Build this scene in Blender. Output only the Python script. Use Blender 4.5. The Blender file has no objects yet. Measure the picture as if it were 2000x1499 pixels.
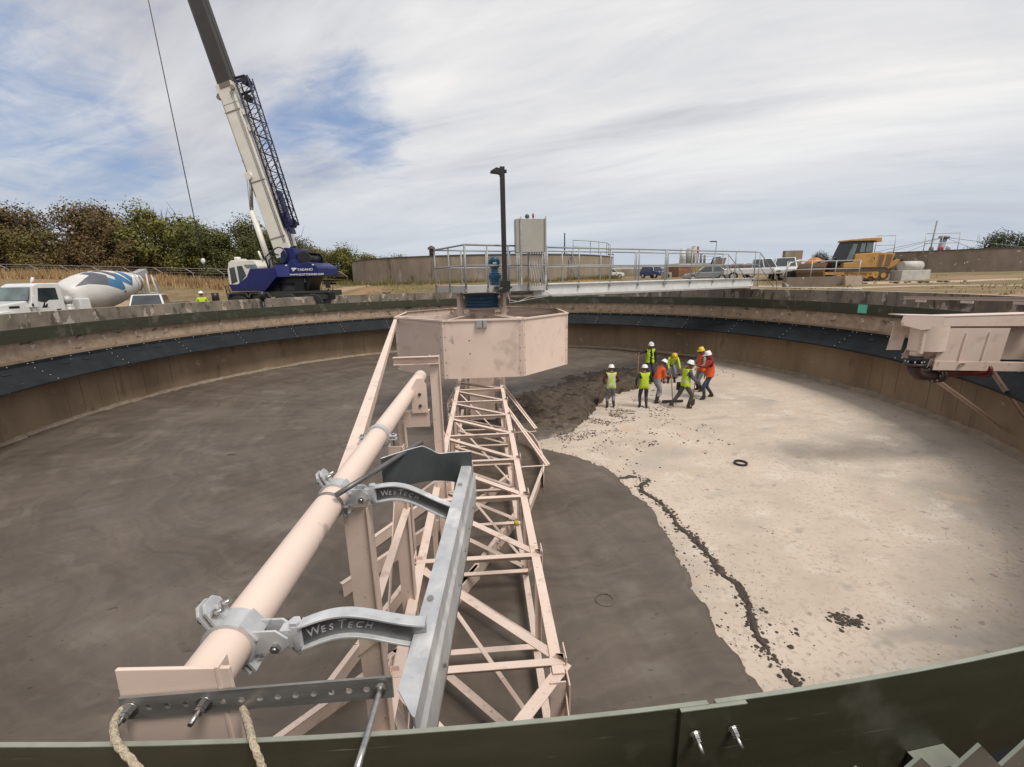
import bpy, bmesh, math, random
import numpy as np
from mathutils import Vector, Matrix, noise
random.seed(7)
R = math.radians
V = Vector
SC = bpy.context.scene
COL = SC.collection
# ------------------------------------------------------------ camera
cam = bpy.data.objects.new('camera', bpy.data.cameras.new('camera'))
COL.objects.link(cam)
SC.camera = cam
_f, _pit, _roll, _yaw = 845.97, R(13.5396), R(-1.2310), R(3.7139)
_F = V((math.sin(_yaw) * math.cos(_pit), math.cos(_yaw) * math.cos(_pit), -math.sin(_pit)))
_R0 = V((math.cos(_yaw), -math.sin(_yaw), 0)); _U0 = _R0.cross(_F)
_RT = _R0 * math.cos(_roll) + _U0 * math.sin(_roll)
_UP = _U0 * math.cos(_roll) - _R0 * math.sin(_roll)
m4 = Matrix((_RT, _UP, -_F)).transposed().to_4x4()
m4.translation = V((0, -16.0672, 1.2355))
cam.matrix_world = m4
cam.data.sensor_width = 36
cam.data.lens = 36 * _f / 2000
cam.data.clip_start = 0.05
cam.data.clip_end = 3000
CAMP = V((0, -16.0672, 1.2355))
# ------------------------------------------------------------ sky, sun, exposure
SC.view_settings.view_transform = 'Standard'
SC.view_settings.look = 'None'
SC.view_settings.gamma = 1
SC.view_settings.exposure = 0.1
SUN_EL, SUN_AZ = R(60), R(135)          # azimuth clockwise from +Y
w = bpy.data.worlds.new('World'); SC.world = w; w.use_nodes = True
nt = w.node_tree; nt.nodes.clear()
def N(t, **k):
    n = nt.nodes.new(t)
    for a, b in k.items():
        setattr(n, a, b)
    return n
def mathn(op, a, b=None, c=None, clamp=False):
    n = N('ShaderNodeMath', operation=op, use_clamp=clamp)
    for i, x in enumerate((a, b, c)):
        if x is None: continue
        if isinstance(x, (int, float)): n.inputs[i].default_value = x
        else: nt.links.new(x, n.inputs[i])
    return n.outputs[0]
def build_sky():
    L = nt.links.new
    tc = N('ShaderNodeTexCoord')
    sky = N('ShaderNodeTexSky', sky_type='NISHITA', sun_disc=False, sun_elevation=SUN_EL, sun_rotation=SUN_AZ)
    sky.air_density = 1.0; sky.dust_density = 1.0; sky.ozone_density = 1.5
    sep = N('ShaderNodeSeparateXYZ'); L(tc.outputs['Generated'], sep.inputs[0])
    x, y, z = sep.outputs
    zz = mathn('ADD', mathn('MAXIMUM', z, 0.0), 0.16)
    px = mathn('DIVIDE', x, zz); py = mathn('DIVIDE', y, zz)
    # rotate so streaks run diagonally, stretch along the streak direction
    a = R(-28)
    u = mathn('ADD', mathn('MULTIPLY', px, math.cos(a)), mathn('MULTIPLY', py, math.sin(a)))
    v = mathn('SUBTRACT', mathn('MULTIPLY', py, math.cos(a)), mathn('MULTIPLY', px, math.sin(a)))
    cmb = N('ShaderNodeCombineXYZ'); L(mathn('MULTIPLY', u, 0.32), cmb.inputs[0]); L(v, cmb.inputs[1])
    cmb2 = N('ShaderNodeCombineXYZ'); L(px, cmb2.inputs[0]); L(py, cmb2.inputs[1])
    n1 = N('ShaderNodeTexNoise'); n1.inputs['Scale'].default_value = 1.1; n1.inputs['Detail'].default_value = 7; n1.inputs['Roughness'].default_value = .58; n1.inputs['Distortion'].default_value = .6
    L(cmb.outputs[0], n1.inputs['Vector'])
    n2 = N('ShaderNodeTexNoise'); n2.inputs['Scale'].default_value = 1.5; n2.inputs['Detail'].default_value = 9; n2.inputs['Roughness'].default_value = .6; n2.inputs['Distortion'].default_value = 1.2
    L(cmb2.outputs[0], n2.inputs['Vector'])
    n3 = N('ShaderNodeTexNoise'); n3.inputs['Scale'].default_value = .55; n3.inputs['Detail'].default_value = 5; n3.inputs['Distortion'].default_value = .4
    L(cmb.outputs[0], n3.inputs['Vector'])
    # where the cloud deck opens: real directions in the sky
    gap = None
    for (d, wd, amp) in SKY_GAPS:
        vm = N('ShaderNodeVectorMath', operation='DISTANCE'); L(tc.outputs['Generated'], vm.inputs[0]); vm.inputs[1].default_value = d
        g = mathn('MULTIPLY', mathn('POWER', 2.718, mathn('MULTIPLY', mathn('POWER', mathn('DIVIDE', vm.outputs['Value'], wd), 2.0), -1.0)), amp)
        gap = g if gap is None else mathn('ADD', gap, g)
    n4 = N('ShaderNodeTexNoise'); n4.inputs['Scale'].default_value = 4.2; n4.inputs['Detail'].default_value = 9; n4.inputs['Roughness'].default_value = .62; n4.inputs['Distortion'].default_value = .8
    L(cmb2.outputs[0], n4.inputs['Vector'])
    n5 = N('ShaderNodeTexNoise'); n5.inputs['Scale'].default_value = 2.6; n5.inputs['Detail'].default_value = 8; n5.inputs['Roughness'].default_value = .6; n5.inputs['Distortion'].default_value = 1.0
    L(cmb.outputs[0], n5.inputs['Vector'])
    cloudn = mathn('ADD', mathn('ADD', mathn('MULTIPLY', n1.outputs[0], .25), mathn('MULTIPLY', n2.outputs[0], .2)), mathn('ADD', mathn('MULTIPLY', n4.outputs[0], .25), mathn('MULTIPLY', n5.outputs[0], .3)))
    cov = mathn('SUBTRACT', mathn('ADD', mathn('MULTIPLY', mathn('SUBTRACT', cloudn, .5), 4.6), 1.42), gap)
    mr = N('ShaderNodeMapRange', interpolation_type='SMOOTHSTEP'); L(cov, mr.inputs[0]); mr.inputs[1].default_value = .0; mr.inputs[2].default_value = 1.15
    ramp = N('ShaderNodeValToRGB')
    shade = mathn('ADD', mathn('MULTIPLY', n3.outputs[0], .52), mathn('ADD', mathn('MULTIPLY', n1.outputs[0], .33), mathn('MULTIPLY', n5.outputs[0], .15)))
    L(shade, ramp.inputs[0])
    e = ramp.color_ramp.elements
    e[0].position = .40; e[0].color = (.42, .43, .485, 1)
    e[1].position = .585; e[1].color = (.92, .90, .87, 1)
    e2 = e.new(.49); e2.color = (.67, .675, .70, 1)
    # a touch bluer at the horizon
    hz = N('ShaderNodeMapRange'); L(z, hz.inputs[0]); hz.inputs[1].default_value = 0; hz.inputs[2].default_value = .28
    mixh = N('ShaderNodeMix', data_type='RGBA'); L(hz.outputs[0], mixh.inputs[0])
    mixh.inputs[6].default_value = (.50, .56, .64, 1); L(ramp.outputs[0], mixh.inputs[7])
    blue = N('ShaderNodeMix', data_type='RGBA', blend_type='MULTIPLY'); blue.inputs[0].default_value = 1
    L(sky.outputs[0], blue.inputs[6]); blue.inputs[7].default_value = (.035, .035, .035, 1)
    ba = N('ShaderNodeMix', data_type='RGBA', blend_type='ADD'); ba.inputs[0].default_value = 1; L(blue.outputs[2], ba.inputs[6]); ba.inputs[7].default_value = (.17, .24, .39, 1)
    mix = N('ShaderNodeMix', data_type='RGBA'); L(mr.outputs[0], mix.inputs[0]); L(ba.outputs[2], mix.inputs[6]); L(mixh.outputs[2], mix.inputs[7])
    # strength 0.1 on the Background: the cloud colours are scaled up by the same factor
    up = N('ShaderNodeVectorMath', operation='SCALE'); L(mix.outputs[2], up.inputs[0]); up.inputs['Scale'].default_value = 10
    bg = N('ShaderNodeBackground'); L(up.outputs[0], bg.inputs[0]); bg.inputs[1].default_value = .1
    out = N('ShaderNodeOutputWorld'); L(bg.outputs[0], out.inputs[0])
SKY_GAPS = [((-.80, .54, .27), .22, 1.1), ((-.66, .68, .30), .13, .6), ((-.55, .80, .20), .10, .8), ((-.34, .89, .29), .09, .8),
            ((-.20, .94, .27), .08, 1.1), ((-.23, .90, .36), .07, .7), ((-.70, .46, .52), .22, .75), ((.72, .68, .12), .14, .25)]
build_sky()
sun = bpy.data.objects.new('sun', bpy.data.lights.new('sun', 'SUN'))
COL.objects.link(sun)
sun.data.energy = 2.6
sun.data.angle = R(20)
sun.data.color = (1, .95, .88)
_sd = V((math.sin(SUN_AZ + R(150)) * math.cos(SUN_EL), math.cos(SUN_AZ + R(150)) * math.cos(SUN_EL), math.sin(SUN_EL)))
_sd = V((math.sin(SUN_AZ) * math.cos(SUN_EL), math.cos(SUN_AZ) * math.cos(SUN_EL), math.sin(SUN_EL)))
sun.rotation_euler = (-_sd).to_track_quat('-Z', 'Y').to_euler()
sun.location = (0, 0, 60)

# ------------------------------------------------------------ object helpers
OFF = {}
def tag(o, label=None, cat=None, group=None, kind=None):
    if label: o['label'] = label
    if cat: o['category'] = cat
    if group: o['group'] = group
    if kind: o['kind'] = kind
    return o
def thing(name, label, cat, loc=(0, 0, 0), rotz=0, group=None, local=False):
    o = bpy.data.objects.new(name, None); COL.objects.link(o)
    o.location = loc; o.rotation_euler = (0, 0, rotz); o.empty_display_size = .2
    OFF[o.name] = V((0, 0, 0)) if local else V(loc)
    return tag(o, label, cat, group)
def copy_tree(o, parent=None):
    c = o.copy(); COL.objects.link(c); c.parent = parent
    for ch in list(o.children):
        copy_tree(ch, c)
    return c
def frame_of(p, q, up=V((0, 0, 1))):
    d = (V(q) - V(p)); L = d.length; d = d / L
    up = V(up)
    if abs(d.dot(up.normalized())) > .999: up = V((0, 1, 0)) if abs(d.y) < .9 else V((1, 0, 0))
    s = d.cross(up).normalized(); u = s.cross(d).normalized()
    return d, s, u, L
class MB:
    def __init__(s): s.v = []; s.f = []; s.mi = []; s.sm = []; s.m = 0
    def add(s, vs, fs, smooth=False):
        b = len(s.v); s.v += [tuple(x) for x in vs]
        for k in fs:
            s.f.append([b + i for i in k]); s.mi.append(s.m); s.sm.append(smooth)
        return s
    def box(s, c, d, ax=None):
        c = V(c); X, Y, Z = ax if ax else (V((1, 0, 0)), V((0, 1, 0)), V((0, 0, 1)))
        vs = [c + X * (i * d[0] / 2) + Y * (j * d[1] / 2) + Z * (k * d[2] / 2) for k in (-1, 1) for j in (-1, 1) for i in (-1, 1)]
        return s.add(vs, [(0, 2, 3, 1), (4, 5, 7, 6), (0, 1, 5, 4), (2, 6, 7, 3), (0, 4, 6, 2), (1, 3, 7, 5)])
    def bb(s, x0, x1, y0, y1, z0, z1):
        return s.box(((x0 + x1) / 2, (y0 + y1) / 2, (z0 + z1) / 2), (abs(x1 - x0), abs(y1 - y0), abs(z1 - z0)))
    def prof(s, p, q, pts, up=(0, 0, 1), smooth=False):
        """extrude a 2D profile (side, up) from p to q"""
        d, sd, u, L = frame_of(p, q, up); n = len(pts); p = V(p); q = V(q)
        vs = [p + sd * a + u * b for a, b in pts] + [q + sd * a + u * b for a, b in pts]
        s.add(vs, [(i, (i + 1) % n, n + (i + 1) % n, n + i) for i in range(n)], smooth)
        b = len(s.v) - 2 * n
        s.f += [[b + i for i in reversed(range(n))], [b + n + i for i in range(n)]]; s.mi += [s.m] * 2; s.sm += [False] * 2
        return s
    def beam(s, p, q, w, h, up=(0, 0, 1)):
        return s.prof(p, q, [(-w / 2, -h / 2), (w / 2, -h / 2), (w / 2, h / 2), (-w / 2, h / 2)], up)
    def angle(s, p, q, a, b, t=.01, up=(0, 0, 1), sx=1, sy=-1):
        """L section: one flange along side (a), one along up (b)"""
        pts = [(0, 0), (sx * a, 0), (sx * a, sy * t), (sx * t, sy * t), (sx * t, sy * b), (0, sy * b)]
        return s.prof(p, q, pts, up)
    def ibeam(s, p, q, w, h, t=.012, up=(0, 0, 1)):
        a = w / 2; b = h / 2
        pts = [(-a, -b), (a, -b), (a, -b + t), (t / 2, -b + t), (t / 2, b - t), (a, b - t), (a, b), (-a, b), (-a, b - t), (-t / 2, b - t), (-t / 2, -b + t), (-a, -b + t)]
        return s.prof(p, q, pts, up)
    def channel(s, p, q, w, h, t=.012, up=(0, 0, 1), sx=1):
        a = w; b = h / 2
        pts = [(0, -b), (sx * a, -b), (sx * a, -b + t), (sx * t, -b + t), (sx * t, b - t), (sx * a, b - t), (sx * a, b), (0, b)]
        return s.prof(p, q, pts, up)
    def cyl(s, p, q, r, r2=None, n=16, caps=True, smooth=True):
        r2 = r if r2 is None else r2
        d, sd, u, L = frame_of(p, q); p = V(p); q = V(q)
        ring = [(math.cos(2 * math.pi * i / n), math.sin(2 * math.pi * i / n)) for i in range(n)]
        vs = [p + (sd * a + u * b) * r for a, b in ring] + [q + (sd * a + u * b) * r2 for a, b in ring]
        s.add(vs, [(i, (i + 1) % n, n + (i + 1) % n, n + i) for i in range(n)], smooth)
        if caps:
            b = len(s.v) - 2 * n
            s.f += [[b + i for i in reversed(range(n))], [b + n + i for i in range(n)]]; s.mi += [s.m] * 2; s.sm += [False] * 2
        return s
    def tube(s, pts, r, n=8, caps=True, closed=False):
        pts = [V(p) for p in pts]; m = len(pts); rr = r if isinstance(r, (list, tuple)) else [r] * m
        ref = V((0, 0, 1)); vs = []
        prev = None
        for i, p in enumerate(pts):
            a = pts[max(i - 1, 0)]; b = pts[min(i + 1, m - 1)]
            if closed: a = pts[(i - 1) % m]; b = pts[(i + 1) % m]
            d = (b - a).normalized()
            if prev is None:
                sd = d.cross(ref)
                if sd.length < .05: sd = d.cross(V((1, 0, 0)))
                sd.normalize()
            else:
                sd = (prev - d * prev.dot(d)).normalized()
            prev = sd; u = sd.cross(d)
            vs += [p + (sd * math.cos(2 * math.pi * k / n) + u * math.sin(2 * math.pi * k / n)) * rr[i] for k in range(n)]
        fs = []
        for i in range(m if closed else m - 1):
            j = (i + 1) % m
            fs += [(i * n + k, i * n + (k + 1) % n, j * n + (k + 1) % n, j * n + k) for k in range(n)]
        s.add(vs, fs, True)
        if caps and not closed:
            b = len(s.v) - m * n
            s.f += [[b + i for i in reversed(range(n))], [b + (m - 1) * n + i for i in range(n)]]; s.mi += [s.m] * 2; s.sm += [False] * 2
        return s
    def rev(s, prof, c=(0, 0, 0), a0=0, a1=2 * math.pi, n=48, smooth=True, axis=None, wrap=True):
        """revolve (r, z) points around the z axis through c"""
        c = V(c); full = abs(a1 - a0 - 2 * math.pi) < 1e-6; m = len(prof); vs = []
        X, Y, Z = axis if axis else (V((1, 0, 0)), V((0, 1, 0)), V((0, 0, 1)))
        k = n if full else n + 1
        for i in range(k):
            a = a0 + (a1 - a0) * i / n
            vs += [c + (X * math.cos(a) + Y * math.sin(a)) * r + Z * z for r, z in prof]
        fs = []
        for i in range(n):
            j = (i + 1) % k
            fs += [(i * m + q, j * m + q, j * m + q + 1, i * m + q + 1) for q in range(m - 1)]
        return s.add(vs, fs, smooth)
    def poly(s, pts, o, X, Y, d):
        """prism: 2D outline in the plane (o, X, Y), thickness vector d"""
        o, X, Y, d = V(o), V(X), V(Y), V(d); n = len(pts)
        vs = [o + X * a + Y * b for a, b in pts]; vs += [x + d for x in vs]
        return s.add(vs, [list(reversed(range(n))), list(range(n, 2 * n))] + [(i, (i + 1) % n, n + (i + 1) % n, n + i) for i in range(n)])
    def hex(s, p, d, r, h, n=6):
        d = V(d).normalized(); return s.cyl(p, V(p) + d * h, r, n=n, smooth=False)
    def bolt(s, p, d, r=.014, L=.05, washer=True):
        d = V(d).normalized(); p = V(p)
        if washer: s.cyl(p, p + d * .003, r * 1.9, n=14)
        s.hex(p + d * .003, d, r * 1.25, r * 1.5)
        s.hex(p + d * (.003 + r * 1.6), d, r * 1.15, r * .8)
        s.cyl(p, p + d * L, r * .62, n=8)
        return s
    def ball(s, c, r, n=10, sc=(1, 1, 1)):
        prof = [(math.sin(math.pi * i / n) * 1.0, -math.cos(math.pi * i / n)) for i in range(n + 1)]
        b0 = len(s.v); s.rev(prof, n=n * 2)
        for i in range(b0, len(s.v)):
            x = s.v[i]; s.v[i] = (c[0] + x[0] * r * sc[0], c[1] + x[1] * r * sc[1], c[2] + x[2] * r * sc[2])
        return s
    def build(s, name, mats, parent=None, bevel=0, label=None):
        me = bpy.data.meshes.new(name)
        off = OFF.get(parent.name, V((0, 0, 0))) if parent else V((0, 0, 0))
        me.from_pydata([(a - off.x, b - off.y, c - off.z) for a, b, c in s.v], [], s.f)
        for m in (mats if isinstance(mats, (list, tuple)) else [mats]): me.materials.append(m)
        me.polygons.foreach_set('material_index', s.mi)
        me.polygons.foreach_set('use_smooth', s.sm)
        me.validate(); me.update()
        o = bpy.data.objects.new(name, me); COL.objects.link(o)
        if parent: o.parent = parent; OFF[o.name] = off
        if bevel:
            b = o.modifiers.new('bevel', 'BEVEL'); b.width = bevel; b.segments = 2; b.limit_method = 'ANGLE'; b.angle_limit = R(40)
        if label: o['label'] = label
        return o
def one(name, mb, mats, label, cat, group=None, kind=None, bevel=0):
    """a thing that is one mesh: its origin goes to its base"""
    n = len(mb.v); cx = sum(v[0] for v in mb.v) / n; cy = sum(v[1] for v in mb.v) / n; cz = min(v[2] for v in mb.v)
    mb.v = [(a - cx, b - cy, c - cz) for a, b, c in mb.v]
    o = mb.build(name, mats, None, bevel); o.location = (cx, cy, cz)
    return tag(o, label, cat, group, kind)
def text_mesh(name, txt, size, mat, parent, o, X, Y, ext=.004, align='LEFT', sx=1.0, shear=0, bevel=0, spacing=1, offs=0):
    """raised lettering in the plane (o, X right, Y up), parent-local offset handled like MB"""
    cu = bpy.data.curves.new(name, 'FONT'); cu.body = txt; cu.size = size; cu.extrude = ext; cu.align_x = align; cu.shear = shear
    cu.space_character = spacing; cu.bevel_depth = bevel; cu.offset = offs
    t = bpy.data.objects.new('tmp', cu); COL.objects.link(t)
    bpy.context.view_layer.update()
    me = bpy.data.meshes.new_from_object(t.evaluated_get(bpy.context.evaluated_depsgraph_get()))
    bpy.data.objects.remove(t); bpy.data.curves.remove(cu)
    X = V(X).normalized(); Y = V(Y).normalized(); Z = X.cross(Y); off = OFF.get(parent.name, V((0, 0, 0)))
    for v in me.vertices:
        v.co = V(o) + X * (v.co.x * sx) + Y * v.co.y + Z * v.co.z - off
    me.materials.clear(); me.materials.append(mat)
    ob = bpy.data.objects.new(name, me); COL.objects.link(ob); ob.parent = parent; OFF[ob.name] = off
    return ob
# ------------------------------------------------------------ materials
def hexc(s):
    return tuple(((c / 12.92) if c <= .04045 else ((c + .055) / 1.055) ** 2.4) for c in (int(s[i:i + 2], 16) / 255 for i in (0, 2, 4)))
def mat(name, c, c2=None, scale=3, rough=.6, metal=0, bump=0, bscale=None, detail=6, spots=None, stretch=(1, 1, 1), lo=.35, hi=.65, rvar=0, layers=(), spec=.5, coat=0):
    """principled with noise between c and c2; spots / layers = (colour, noise scale, threshold, softness, stretch)"""
    m = bpy.data.materials.new(name); m.use_nodes = True; t = m.node_tree; b = t.nodes['Principled BSDF']; L = t.links.new
    b.inputs['Roughness'].default_value = rough; b.inputs['Metallic'].default_value = metal
    b.inputs['Specular IOR Level'].default_value = spec
    b.inputs['Coat Weight'].default_value = coat
    tc = t.nodes.new('ShaderNodeTexCoord')
    def nz(sc, st, det=detail, rg=.6):
        mp = t.nodes.new('ShaderNodeMapping'); mp.inputs['Scale'].default_value = st; L(tc.outputs['Object'], mp.inputs[0])
        n = t.nodes.new('ShaderNodeTexNoise'); n.inputs['Scale'].default_value = sc; n.inputs['Detail'].default_value = det; n.inputs['Roughness'].default_value = rg
        L(mp.outputs[0], n.inputs['Vector']); return n
    n = nz(scale, stretch)
    if c2 is None: c2 = tuple(x * .85 for x in c)
    mr = t.nodes.new('ShaderNodeMapRange'); mr.inputs[1].default_value = lo; mr.inputs[2].default_value = hi; L(n.outputs[0], mr.inputs[0])
    mx = t.nodes.new('ShaderNodeMix'); mx.data_type = 'RGBA'; mx.inputs[6].default_value = (*c2[:3], 1); mx.inputs[7].default_value = (*c[:3], 1); L(mr.outputs[0], mx.inputs[0])
    col = mx.outputs[2]
    ls = list(layers) + ([spots] if spots else [])
    for k, (sc_c, ssc, th, soft, st) in enumerate(ls):
        n2 = nz(ssc, st, 5, .55)
        m2 = t.nodes.new('ShaderNodeMapRange'); m2.inputs[1].default_value = th; m2.inputs[2].default_value = th + soft; L(n2.outputs[0], m2.inputs[0])
        x2 = t.nodes.new('ShaderNodeMix'); x2.data_type = 'RGBA'; L(col, x2.inputs[6]); x2.inputs[7].default_value = (*sc_c[:3], 1); L(m2.outputs[0], x2.inputs[0]); col = x2.outputs[2]
    L(col, b.inputs['Base Color'])
    if name.startswith('pink'):
        oi = t.nodes.new('ShaderNodeObjectInfo'); rr_ = t.nodes.new('ShaderNodeMapRange'); rr_.inputs[3].default_value = .88; rr_.inputs[4].default_value = 1.07; L(oi.outputs['Random'], rr_.inputs[0])
        vs_ = t.nodes.new('ShaderNodeVectorMath'); vs_.operation = 'SCALE'; L(col, vs_.inputs[0]); L(rr_.outputs[0], vs_.inputs['Scale']); L(vs_.outputs[0], b.inputs['Base Color'])
    if rvar:
        r2 = t.nodes.new('ShaderNodeMapRange'); r2.inputs[3].default_value = rough - rvar; r2.inputs[4].default_value = rough + rvar; L(n.outputs[0], r2.inputs[0]); L(r2.outputs[0], b.inputs['Roughness'])
    if bump:
        nb = nz(bscale or scale * 6, stretch, 5)
        bp = t.nodes.new('ShaderNodeBump'); bp.inputs['Strength'].default_value = 1; bp.inputs['Distance'].default_value = bump; L(nb.outputs[0], bp.inputs['Height']); L(bp.outputs[0], b.inputs['Normal'])
    return m
def plain(name, c, rough=.5, metal=0, **k):
    return mat(name, c, tuple(x * .9 for x in c), 2, rough, metal, **k)
PINK = (.70, .56, .475)
M = {}
M['primer'] = mat('pink primer paint', PINK, (.64, .50, .42), 2.5, .55, bump=.0006, bscale=60, spots=((.33, .17, .10), 95, .655, .03, (1, 1, 1)), layers=[((.5, .38, .31), 5, .58, .12, (1, 1, 1)), ((.32, .25, .195), 13, .67, .05, (1, 1, .4))])
M['primer_clean'] = mat('pink primer on plate', PINK, (.65, .51, .43), 1.1, .5, bump=.0004, bscale=90, spots=((.30, .2, .15), 38, .72, .02, (1, 1, 1)), layers=[((.53, .42, .35), 1.9, .56, .14, (1, 1, 1)), ((.42, .33, .27), 6, .68, .05, (1, 1, .25))])
M['galv'] = mat('galvanised steel', (.60, .60, .60), (.44, .45, .46), 9, .42, .35, bump=.0006, bscale=40, rvar=.15, layers=[((.70, .70, .69), 5, .58, .1, (1, 1, .4)), ((.33, .34, .36), 14, .66, .08, (1, 1, 1))])
M['cast'] = mat('dark cast galvanised web', (.13, .135, .14), (.24, .245, .25), 6, .38, .6, bump=.0008, bscale=50, layers=[((.3, .3, .3), 8, .68, .05, (1, .3, 1))])
M['steel'] = mat('stainless steel', (.50, .48, .46), (.34, .33, .32), 5, .28, .9, stretch=(1, 8, 1), rvar=.08)
M['stainless_plate'] = mat('dark polished stainless bar', (.36, .345, .33), (.20, .19, .18), 4, .34, .55, stretch=(1, 1, 5), layers=[((.34, .33, .32), 3, .62, .15, (1, 1, 1))])
M['rubber'] = mat('black rubber sheet', (.045, .054, .054), (.075, .085, .085), 4, .34, layers=[((.09, .1, .1), 9, .66, .06, (1, 1, .3))])
M['frp'] = mat('dark green glassfibre plate', (.050, .051, .030), (.035, .036, .021), 2.2, .42, stretch=(1, 1, 6), bump=.0005, bscale=120, layers=[((.17, .18, .14), 14, .68, .06, (.25, .25, 6)), ((.10, .095, .075), 2.2, .56, .12, (1, 1, 1)), ((.035, .04, .026), 3, .6, .2, (1, 1, 1))], spots=((.3, .31, .27), 60, .745, .02, (.4, .4, 5)))
M['frp_edge'] = mat('pale cut edge of glassfibre', (.27, .285, .235), (.21, .22, .18), 8, .6)
M['weir'] = mat('grey green notched weir plate', (.13, .12, .10), (.09, .085, .07), 5, .5, spots=((.22, .21, .18), 30, .68, .05, (1, 1, 3)))
M['black_frp'] = mat('black glassfibre baffle', (.014, .016, .018), (.022, .025, .028), 1.5, .6, spec=.15, layers=[((.075, .08, .085), 6, .66, .08, (1, 1, 1))], spots=((.3, .3, .3), 45, .77, .02, (1, 1, 1)), rvar=.1)
M['black'] = plain('black paint', (.012, .012, .014), .45)
M['blackmetal'] = mat('near black powder coat', (.016, .015, .015), (.024, .022, .021), 4, .4)
M['bluepaint'] = mat('blue machine paint', (.012, .075, .145), (.008, .05, .10), 6, .35)
M['white'] = mat('white paint', (.74, .74, .72), (.62, .62, .60), 3, .4)
M['alu'] = mat('light grey aluminium', (.50, .49, .47), (.42, .41, .39), 3, .45, .15)
M['rail'] = mat('railing grey aluminium', (.33, .335, .33), (.27, .275, .27), 3, .45, .2)
M['panel'] = mat('beige grey enclosure', (.40, .385, .34), (.35, .335, .30), 2, .45)
M['glass'] = mat('dark window glass', (.02, .025, .028), (.045, .055, .06), .8, .08, spec=.8)
M['glass_lt'] = mat('pale tinted glass', (.16, .22, .22), (.07, .09, .09), .9, .1, spec=.8)
M['tyre'] = mat('tyre rubber', (.02, .02, .02), (.035, .033, .03), 8, .8)
M['redpipe'] = mat('dark red coated pipe', (.14, .022, .016), (.07, .014, .012), 5, .45)
M['rope'] = mat('tan braided rope', (.54, .46, .34), (.36, .29, .20), 130, .9, bump=.004, bscale=220, stretch=(1, 1, 1), lo=.4, hi=.6)
M['yellowwire'] = plain('yellow black tie cord', (.28, .17, .01), .6)
M['redlens'] = plain('red lens', (.45, .02, .03), .3)
# ============================================================ SETTING: ground
def sst(a, b, x):
    t = np.clip((x - a) / (b - a), 0, 1); return t * t * (3 - 2 * t)
def ground_h(x, y):
    x = np.asarray(x, float); y = np.asarray(y, float)
    near = -1.1 + 1.48 * sst(-15, 4, x + .0 * y)
    dc = np.hypot(x, y + 16.07)
    far = 2.35 + (.95 - 2.35) * sst(-50, -14, x)
    h = near + (far - near) * sst(30, 70, dc)
    h = h + (1.0 - h) * (1 - sst(.5, 9.5, np.abs(np.hypot(x - .5, y - 39.4) - 15.4)))
    h = h + np.clip(dc - 90, 0, 400) * .011
    b = 1 - sst(16.6, 18.5, np.hypot(x, y))
    h = h * (1 - b) + np.minimum(h, .30) * b
    return h + .05 * np.sin(x * .55 + y * .2) * np.cos(y * .43 - x * .1) * sst(18, 24, np.hypot(x, y))
def gh(x, y): return float(ground_h(x, y))
M['ground'] = mat('dry grass and dirt', (.19, .13, .055), (.115, .09, .035), .35, .95, bump=.03, bscale=3, layers=[((.27, .16, .085), .16, .50, .12, (1, 1, 1)), ((.20, .155, .06), 1.4, .55, .1, (1, 1, 1)), ((.30, .21, .12), 3.5, .62, .1, (1, 1, 1)), ((.10, .095, .04), 5, .63, .1, (1, 1, 1))])
M['dirt'] = mat('pale sandy track', (.44, .35, .265), (.33, .25, .185), 1.2, .95, bump=.02, bscale=5)
def build_ground():
    rs = [16.52] + [16.7 + .6 * i for i in range(24)] + list(np.geomspace(32, 900, 60)); na = 360
    vs = []; fs = []
    for r in rs:
        for k in range(na):
            a = 2 * math.pi * k / na; x, y = r * math.cos(a), r * math.sin(a); vs.append((x, y, gh(x, y)))
    for i in range(len(rs) - 1):
        for k in range(na):
            j = (k + 1) % na; fs.append((i * na + k, i * na + j, (i + 1) * na + j, (i + 1) * na + k))
    o = MB().add(vs, fs, True).build('ground', M['ground']); tag(o, kind='structure')
    def strip(name, pts, wd, lift, mt):
        m = MB(); vs = []; nW = 8; path = []
        for (a, b) in zip(pts[:-1], pts[1:]):
            n = max(2, int((V(b) - V(a)).length / 1.0))
            path += [V(a).lerp(V(b), i / n) for i in range(n)]
        path.append(V(pts[-1]))
        for i, p in enumerate(path):
            d = (path[min(i + 1, len(path) - 1)] - path[max(i - 1, 0)]).normalized(); s = V((-d.y, d.x))
            for k in range(nW + 1):
                u = (k / nW - .5) * wd * (1 + .12 * math.sin(i * .7) + .08 * math.sin(i * 1.9 + k)); q = p + s * u
                vs.append((q.x, q.y, gh(q.x, q.y) + lift * (1 - (2 * k / nW - 1) ** 4) - .012))
        fs = [(i * (nW + 1) + k, i * (nW + 1) + k + 1, (i + 1) * (nW + 1) + k + 1, (i + 1) * (nW + 1) + k) for i in range(len(path) - 1) for k in range(nW)]
        o = m.add(vs, fs, True).build(name, mt); tag(o, kind='structure')
    strip('dirt_track', [(17, 13), (24, 12.5), (34, 11), (50, 7), (80, -2)], 2.6, .05, M['dirt'])
    strip('gravel_path', [(17.6, 7.5), (22, 6.5), (28, 4.5), (36, 1)], 1.1, .045, M['dirt'])
    strip('access_road', [(-60, 21), (-40, 20), (-27, 22), (-15, 26), (-4, 29)], 3.2, .05, mat('worn tan verge', (.36, .25, .155), (.27, .19, .11), 1.4, .95, bump=.02, bscale=5))
build_ground()
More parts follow.
